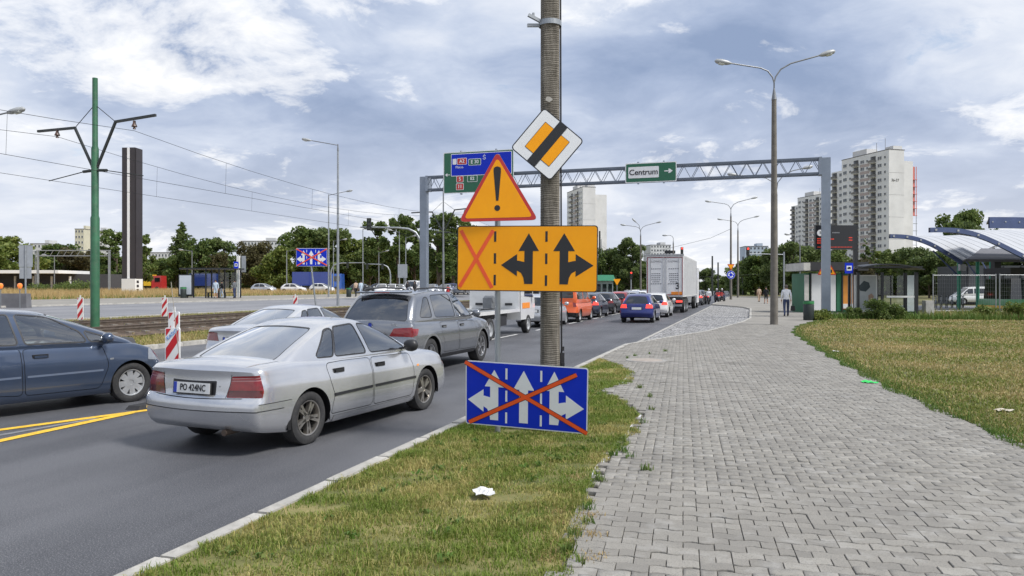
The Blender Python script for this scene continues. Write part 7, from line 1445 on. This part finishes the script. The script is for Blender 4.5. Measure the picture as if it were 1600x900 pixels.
LT = [(14, 150, 367, 'light0', 1.3, 'light green bushy tree at the far left edge'), (-25, 140, 380, 'light1', 1.3, 'light green bush half out of the left edge'), (62, 170, 392, 'mid0', 1.2, 'low tree left of the green mast behind the sign back'), (95, 165, 380, 'mid1', 1.4, 'broad tree below the cream apartment block'), (125, 160, 388, 'bronze0', 1.2, 'brownish green tree hidden behind the green mast'), (181, 135, 356, 'loose0', 1.1, 'airy tree left of the dark pylon'), (222, 140, 362, 'loose1', 1.0, 'airy tree right of the dark pylon'), (165, 170, 395, 'mid2', 1.3, 'low tree between the mast and the pylon'), (284, 165, 346, 'poplar0', 1.45, 'slender dark poplar right of the pylon'), (275, 160, 388, 'mid0', .8, 'rounded bush at the foot of the poplar'), (316, 160, 371, 'mid1', .9, 'green tree behind the left bus shelter'), (352, 165, 373, 'round1', 1.0, 'dark tree above the right end of the left shelter'), (332, 160, 395, 'bronze0', 1.0, 'brownish low tree between two dark trees by the shelter'), (245, 170, 402, 'mid2', 1.4, 'low scrub tree behind the yellow lorry'), (205, 165, 400, 'light1', 1.2, 'low light green tree behind the pylon base'),
      (395, 170, 378, 'bronze0', 1.0, 'bronze leaved tree right of the timetable column'), (430, 160, 384, 'light1', 1.0, 'light green tree in front of the long pale block'), (468, 165, 362, 'mid1', 1.1, 'tall green tree left of the far blue lane board'), (490, 150, 354, 'mid2', .95, 'tallest green tree behind the far blue lane board'), (520, 150, 356, 'round2', 1.1, 'dark tree behind the tall steel lamp'), (548, 155, 360, 'light0', .9, 'light green tree right of the tall steel lamp'), (578, 150, 364, 'mid0', .9, 'green tree under the tip of the signal mast'), (590, 140, 344, 'loose2', 1.0, 'tall airy tree behind the signal mast arm'), (622, 135, 334, 'loose0', 1.05, 'tall airy poplar left of the gantry post'), (648, 140, 338, 'loose1', 1.0, 'tall airy poplar just behind the gantry post'), (685, 125, 331, 'loose2', 1.1, 'tall airy poplar between gantry post and triangle sign'), (708, 130, 336, 'loose0', 1.0, 'airy poplar at the left edge of the triangle sign'), (735, 135, 340, 'loose1', 1.0, 'airy poplar hidden behind the triangle sign'), (605, 160, 392, 'round0', 1.3, 'low dark tree over the white cars'), (640, 160, 395, 'mid2', 1.3, 'low green tree behind the minibus'), (680, 158, 390, 'round1', 1.4, 'low dark tree right of the gantry post foot'), (720, 158, 385, 'mid0', 1.3, 'low tree beside the yellow board left edge'), (555, 165, 395, 'bronze0', 1.2, 'brownish low tree over the portal')]
for px, D, yt, kd, wdt, lb in LT: tree(lb, px, D, yt, kd, .9, wdt, 'trees beyond the field')
RTT = [(988, 118, 371, 'near0', .95, .1, 'dark tree right of the yellow board behind the queue'), (952, 122, 386, 'mid1', .9, .1, 'tree touching the right edge of the yellow board'), (972, 125, 398, 'round1', 1.2, .1, 'low dark tree behind the red signal post'), (1100, 170, 418, 'round0', .9, .1, 'small dark tree beside the front of the truck'), (1130, 260, 427, 'mid0', 1.6, .1, 'far green trees left of the roundabout sign lamp'), (1150, 240, 420, 'round2', 1.4, .1, 'far dark tree behind the lamp with the roundabout sign'), (1168, 170, 406, 'light1', 1.0, .1, 'light green tree under the bluish block'), (1180, 150, 397, 'mid1', 1.0, .1, 'mid green tree left of the tall concrete lamp'), (1192, 150, 390, 'light0', .9, .1, 'yellowish green tree at the signal head'), (1212, 125, 382, 'round0', .85, .1, 'large dark tree behind the tall concrete lamp'), (1240, 120, 379, 'round1', .95, .1, 'large dark tree above the walking man'), (1268, 125, 384, 'round2', .9, .1, 'large dark tree left of the kiosk'), (1300, 130, 392, 'mid2', .95, .1, 'green tree behind the kiosk'), (1322, 150, 383, 'mid0', .8, .1, 'green tree below the display board'), (1352, 140, 370, 'conifer0', 1.0, .1, 'dark conifer right of the display board'), (1366, 142, 383, 'conifer0', .9, .1, 'smaller dark conifer beside the first conifer'), (1378, 150, 392, 'light0', 1.0, .1, 'yellow green tree right of the conifers'), (1400, 135, 388, 'mid1', .95, .1, 'green tree under the left canopy tip'), (1428, 120, 386, 'round2', .9, .1, 'dark tree above the glass shelter'), (1452, 115, 392, 'round0', 1.0, .1, 'dark tree behind the left canopy'), (1480, 118, 398, 'round1', 1.1, .1, 'dark tree below the canopy valley'), (1340, 135, 405, 'bronze0', 1.2, .1, 'brownish low tree behind the bus stop sign'), (1497, 150, 326, 'mid2', .72, .1, 'round topped green tree above the canopies'), (1528, 140, 345, 'round0', .7, .1, 'dark green tree just right of the round topped one'), (1520, 118, 402, 'round2', 1.2, .1, 'dark tree behind the white delivery van'), (1560, 112, 398, 'round1', 1.3, .1, 'dark tree behind the right canopy'), (1610, 110, 392, 'round0', 1.4, .1, 'dark tree at the right edge under the canopy')]
for px, D, yt, kd, wdt, z0, lb in RTT: tree(lb, px, D, yt, kd, z0, wdt, 'trees along the street')
# far wood that closes the horizon
def wood(name, px0, px1, D, h0, h1, n, m, z0, label):
    g = np.random.default_rng(hash(name) % 999 if False else len(name)*7); t_ = g.uniform(0, 1, n); X = (px0+(px1-px0)*t_-800)/FPX*D; Dd_ = D+g.uniform(-8, 8, n); top = h0+(h1-h0)*(.5+.5*noise2(X, X*.3, .22, 5)); zz_ = z0+top*g.uniform(0, 1, n)**.7; C = np.c_[X*CY-Dd_*SY, X*SY+Dd_*CY, zz_]; s = g.uniform(.4, 1.1, n)
    a = g.normal(0, 1, (n, 3)); a /= np.linalg.norm(a, axis=1, keepdims=True); b_ = np.cross(a, g.normal(0, 1, (n, 3))); b_ /= np.linalg.norm(b_, axis=1, keepdims=True)
    V = np.stack([C-a*s[:, None]*.6, C+b_*s[:, None]*.45, C+a*s[:, None]*.7, C-b_*s[:, None]*.45], 1).reshape(-1, 3); o = mesh_np(name, V, np.arange(4*n).reshape(-1, 4), MATS[m]); tag(o, label, 'wood', kind='stuff')
wood('far_wood_left', -120, 960, 185, 4.5, 7.5, 42000, 'leaf_dark', .8, 'far dark wood behind the field and cars'); wood('far_wood_right', 1150, 1720, 165, 4.5, 7, 26000, 'leaf_dark', 0, 'far dark wood behind the kiosk and station'); wood('far_wood_centre', 940, 1180, 330, 3, 5, 9000, 'leaf_mid', 0, 'far green belt at the end of the street')
# hedge bushes and weeds around the right shelter
def weed_patch(name, poly, n, h_, wd_, m, dens=None):
    XY = scatter(poly, n, dens); blades(name, XY, .11, h_*(.55+.6*RNG.random(len(XY))), wd_, m, .55, segs=2)
c0 = [at(1255, 40.5), at(1300, 39.5), at(1440, 38.8), at(1470, 39), at(1640, 38.5), at(1640, 43), at(1290, 42.4)]
weed_patch('shelter_weeds', c0, 15000, .42, .035, 'weed_green'); weed_patch('shelter_dry_weeds', [at(1440, 39.5), at(1640, 39.2), at(1640, 44), at(1440, 43)], 6000, .55, .03, 'grass_dry')
def bush(label, px, D, H, R_, m, n=2200, leaf=.09):
    x, y = at(px, D); cm_, tm = crown_mesh('foliage', H, R_, .05, 'round', n, leaf, MATS[m], int(px)); r = thing('bush', label, 'bush', (x, y, .1), 0, 'weedy bushes'); link(bpy.data.objects.new('foliage', cm_), r); link(bpy.data.objects.new('stems', tm), r)
bush('leafy weed bush in front of the glass shelter', 1366, 39.6, 1.05, .85, 'leaf_mid'); bush('second leafy bush right of the first before the shelter', 1392, 39.5, .85, .7, 'leaf_mid'); bush('low bush at the foot of the gantry right post', 1283, 39.2, .5, .6, 'leaf_light', 1500); bush('bush at the right edge before the fence', 1592, 40, .95, .8, 'leaf_light'); bush('low weed bush left of the right fence panel', 1540, 40.5, .7, .7, 'leaf_light', 1500); bush('small weed clump right of the bins', 1277, 38.5, .35, .5, 'leaf_light', 1200); bush('low weed clump between kiosk and shelter', 1335, 40.0, .6, .55, 'leaf_mid', 1400)
for i, (px, D, H, lb) in enumerate(((100, 100, 1.6, 'green bush patch in the dry field left of the mast'), (60, 102, 1.4, 'low green bush at the far left of the dry field'), (120, 98, 1.8, 'taller green bush beside the mast in the field'))):
    x, y = at(px, D); cm_, tm = crown_mesh('foliage', H, H*1.3, .1, 'round', 1500, .16, MATS['leaf_mid'], 300+i); r = thing('bush', lb, 'bush', (x, y, gz(-80)), 0, 'field bushes'); link(bpy.data.objects.new('foliage', cm_), r); link(bpy.data.objects.new('stems', tm), r)
# ------------------------------------------------------------------ descriptions of the setting
LBL = {'ground': 'grassy ground left of the road reaching to the horizon', 'ground_right': 'grassy ground right of the pavement reaching to the horizon', 'ground_far': 'grassy strip beyond the far end of the pavement', 'road': 'grey asphalt carriageway full of queueing cars', 'opposite_road': 'pale asphalt carriageway beyond the tram tracks', 'opposite_pavement': 'pale pavement with the left bus shelter', 'field': 'dry straw coloured field behind the left bus shelter', 'crossing_road': 'far road crossing beyond the dry field', 'side_street': 'side street behind the kiosk and station', 'lane_marking': 'white dashed lane marking painted on the asphalt', 'yellow_line': 'yellow temporary line painted on the asphalt at left', 'grey_line_scar': 'grey scar of a removed line between the yellow lines', 'road_kerb': 'pale concrete kerb between road and grass verge', 'bay_edge_kerb': 'flush pale edging between road and cobbled bay', 'track_kerb': 'kerb between the road and the tram strip', 'opposite_near_kerb': 'near kerb of the far carriageway', 'opposite_far_kerb': 'far kerb of the far carriageway', 'cobbled_bay': 'cobbled parking bay beside the road', 'pavement_bed': 'sandy bed under the paving blocks', 'pavement_far': 'far smooth stretch of the grey pavement', 'pavement': 'grey pavement of wavy concrete blocks', 'verge': 'soil of the grass verge below the road signs', 'lawn': 'soil of the dry lawn at right',
       'verge_grass': 'green and straw coloured grass of the verge below the signs', 'lawn_grass': 'dry yellow brown grass of the lawn at right', 'lawn_edge_grass': 'greener grass along the edge of the right lawn', 'dead_stalks': 'thin dead stalks standing in the verge grass', 'lawn_dead_stalks': 'thin dead stalks standing in the right lawn', 'broad_leaf_weeds': 'broad leaved weeds among the verge grass', 'joint_weeds': 'small green weeds in the paving joints', 'dry_joint_grass': 'dry grass wisps at the paving edge', 'track_verge_grass': 'grass strip between the road and tram track', 'median_grass': 'grass strip between tram track and far carriageway', 'track_grass': 'grass growing between the two tram tracks', 'track_bed_weeds': 'weeds growing in the tram track ballast', 'field_straw': 'tall dry straw grass in the far field', 'field_edge_weeds': 'green weeds along the near edge of the field', 'shelter_weeds': 'green weeds in front of the right shelter', 'shelter_dry_weeds': 'dry tall weeds before the site fence'}
for o in list(COL.objects):
    if o.parent is None and 'label' not in o and o.type in ('MESH', 'EMPTY'):
        k_ = o.name.split('.')[0]
        if k_ in LBL:
            o['label'] = LBL[k_]; o['category'] = k_.split('_')[-1]
            if k_ in ('lane_marking', 'yellow_line'): o['group'] = k_.replace('_', ' ')+'s on the road'
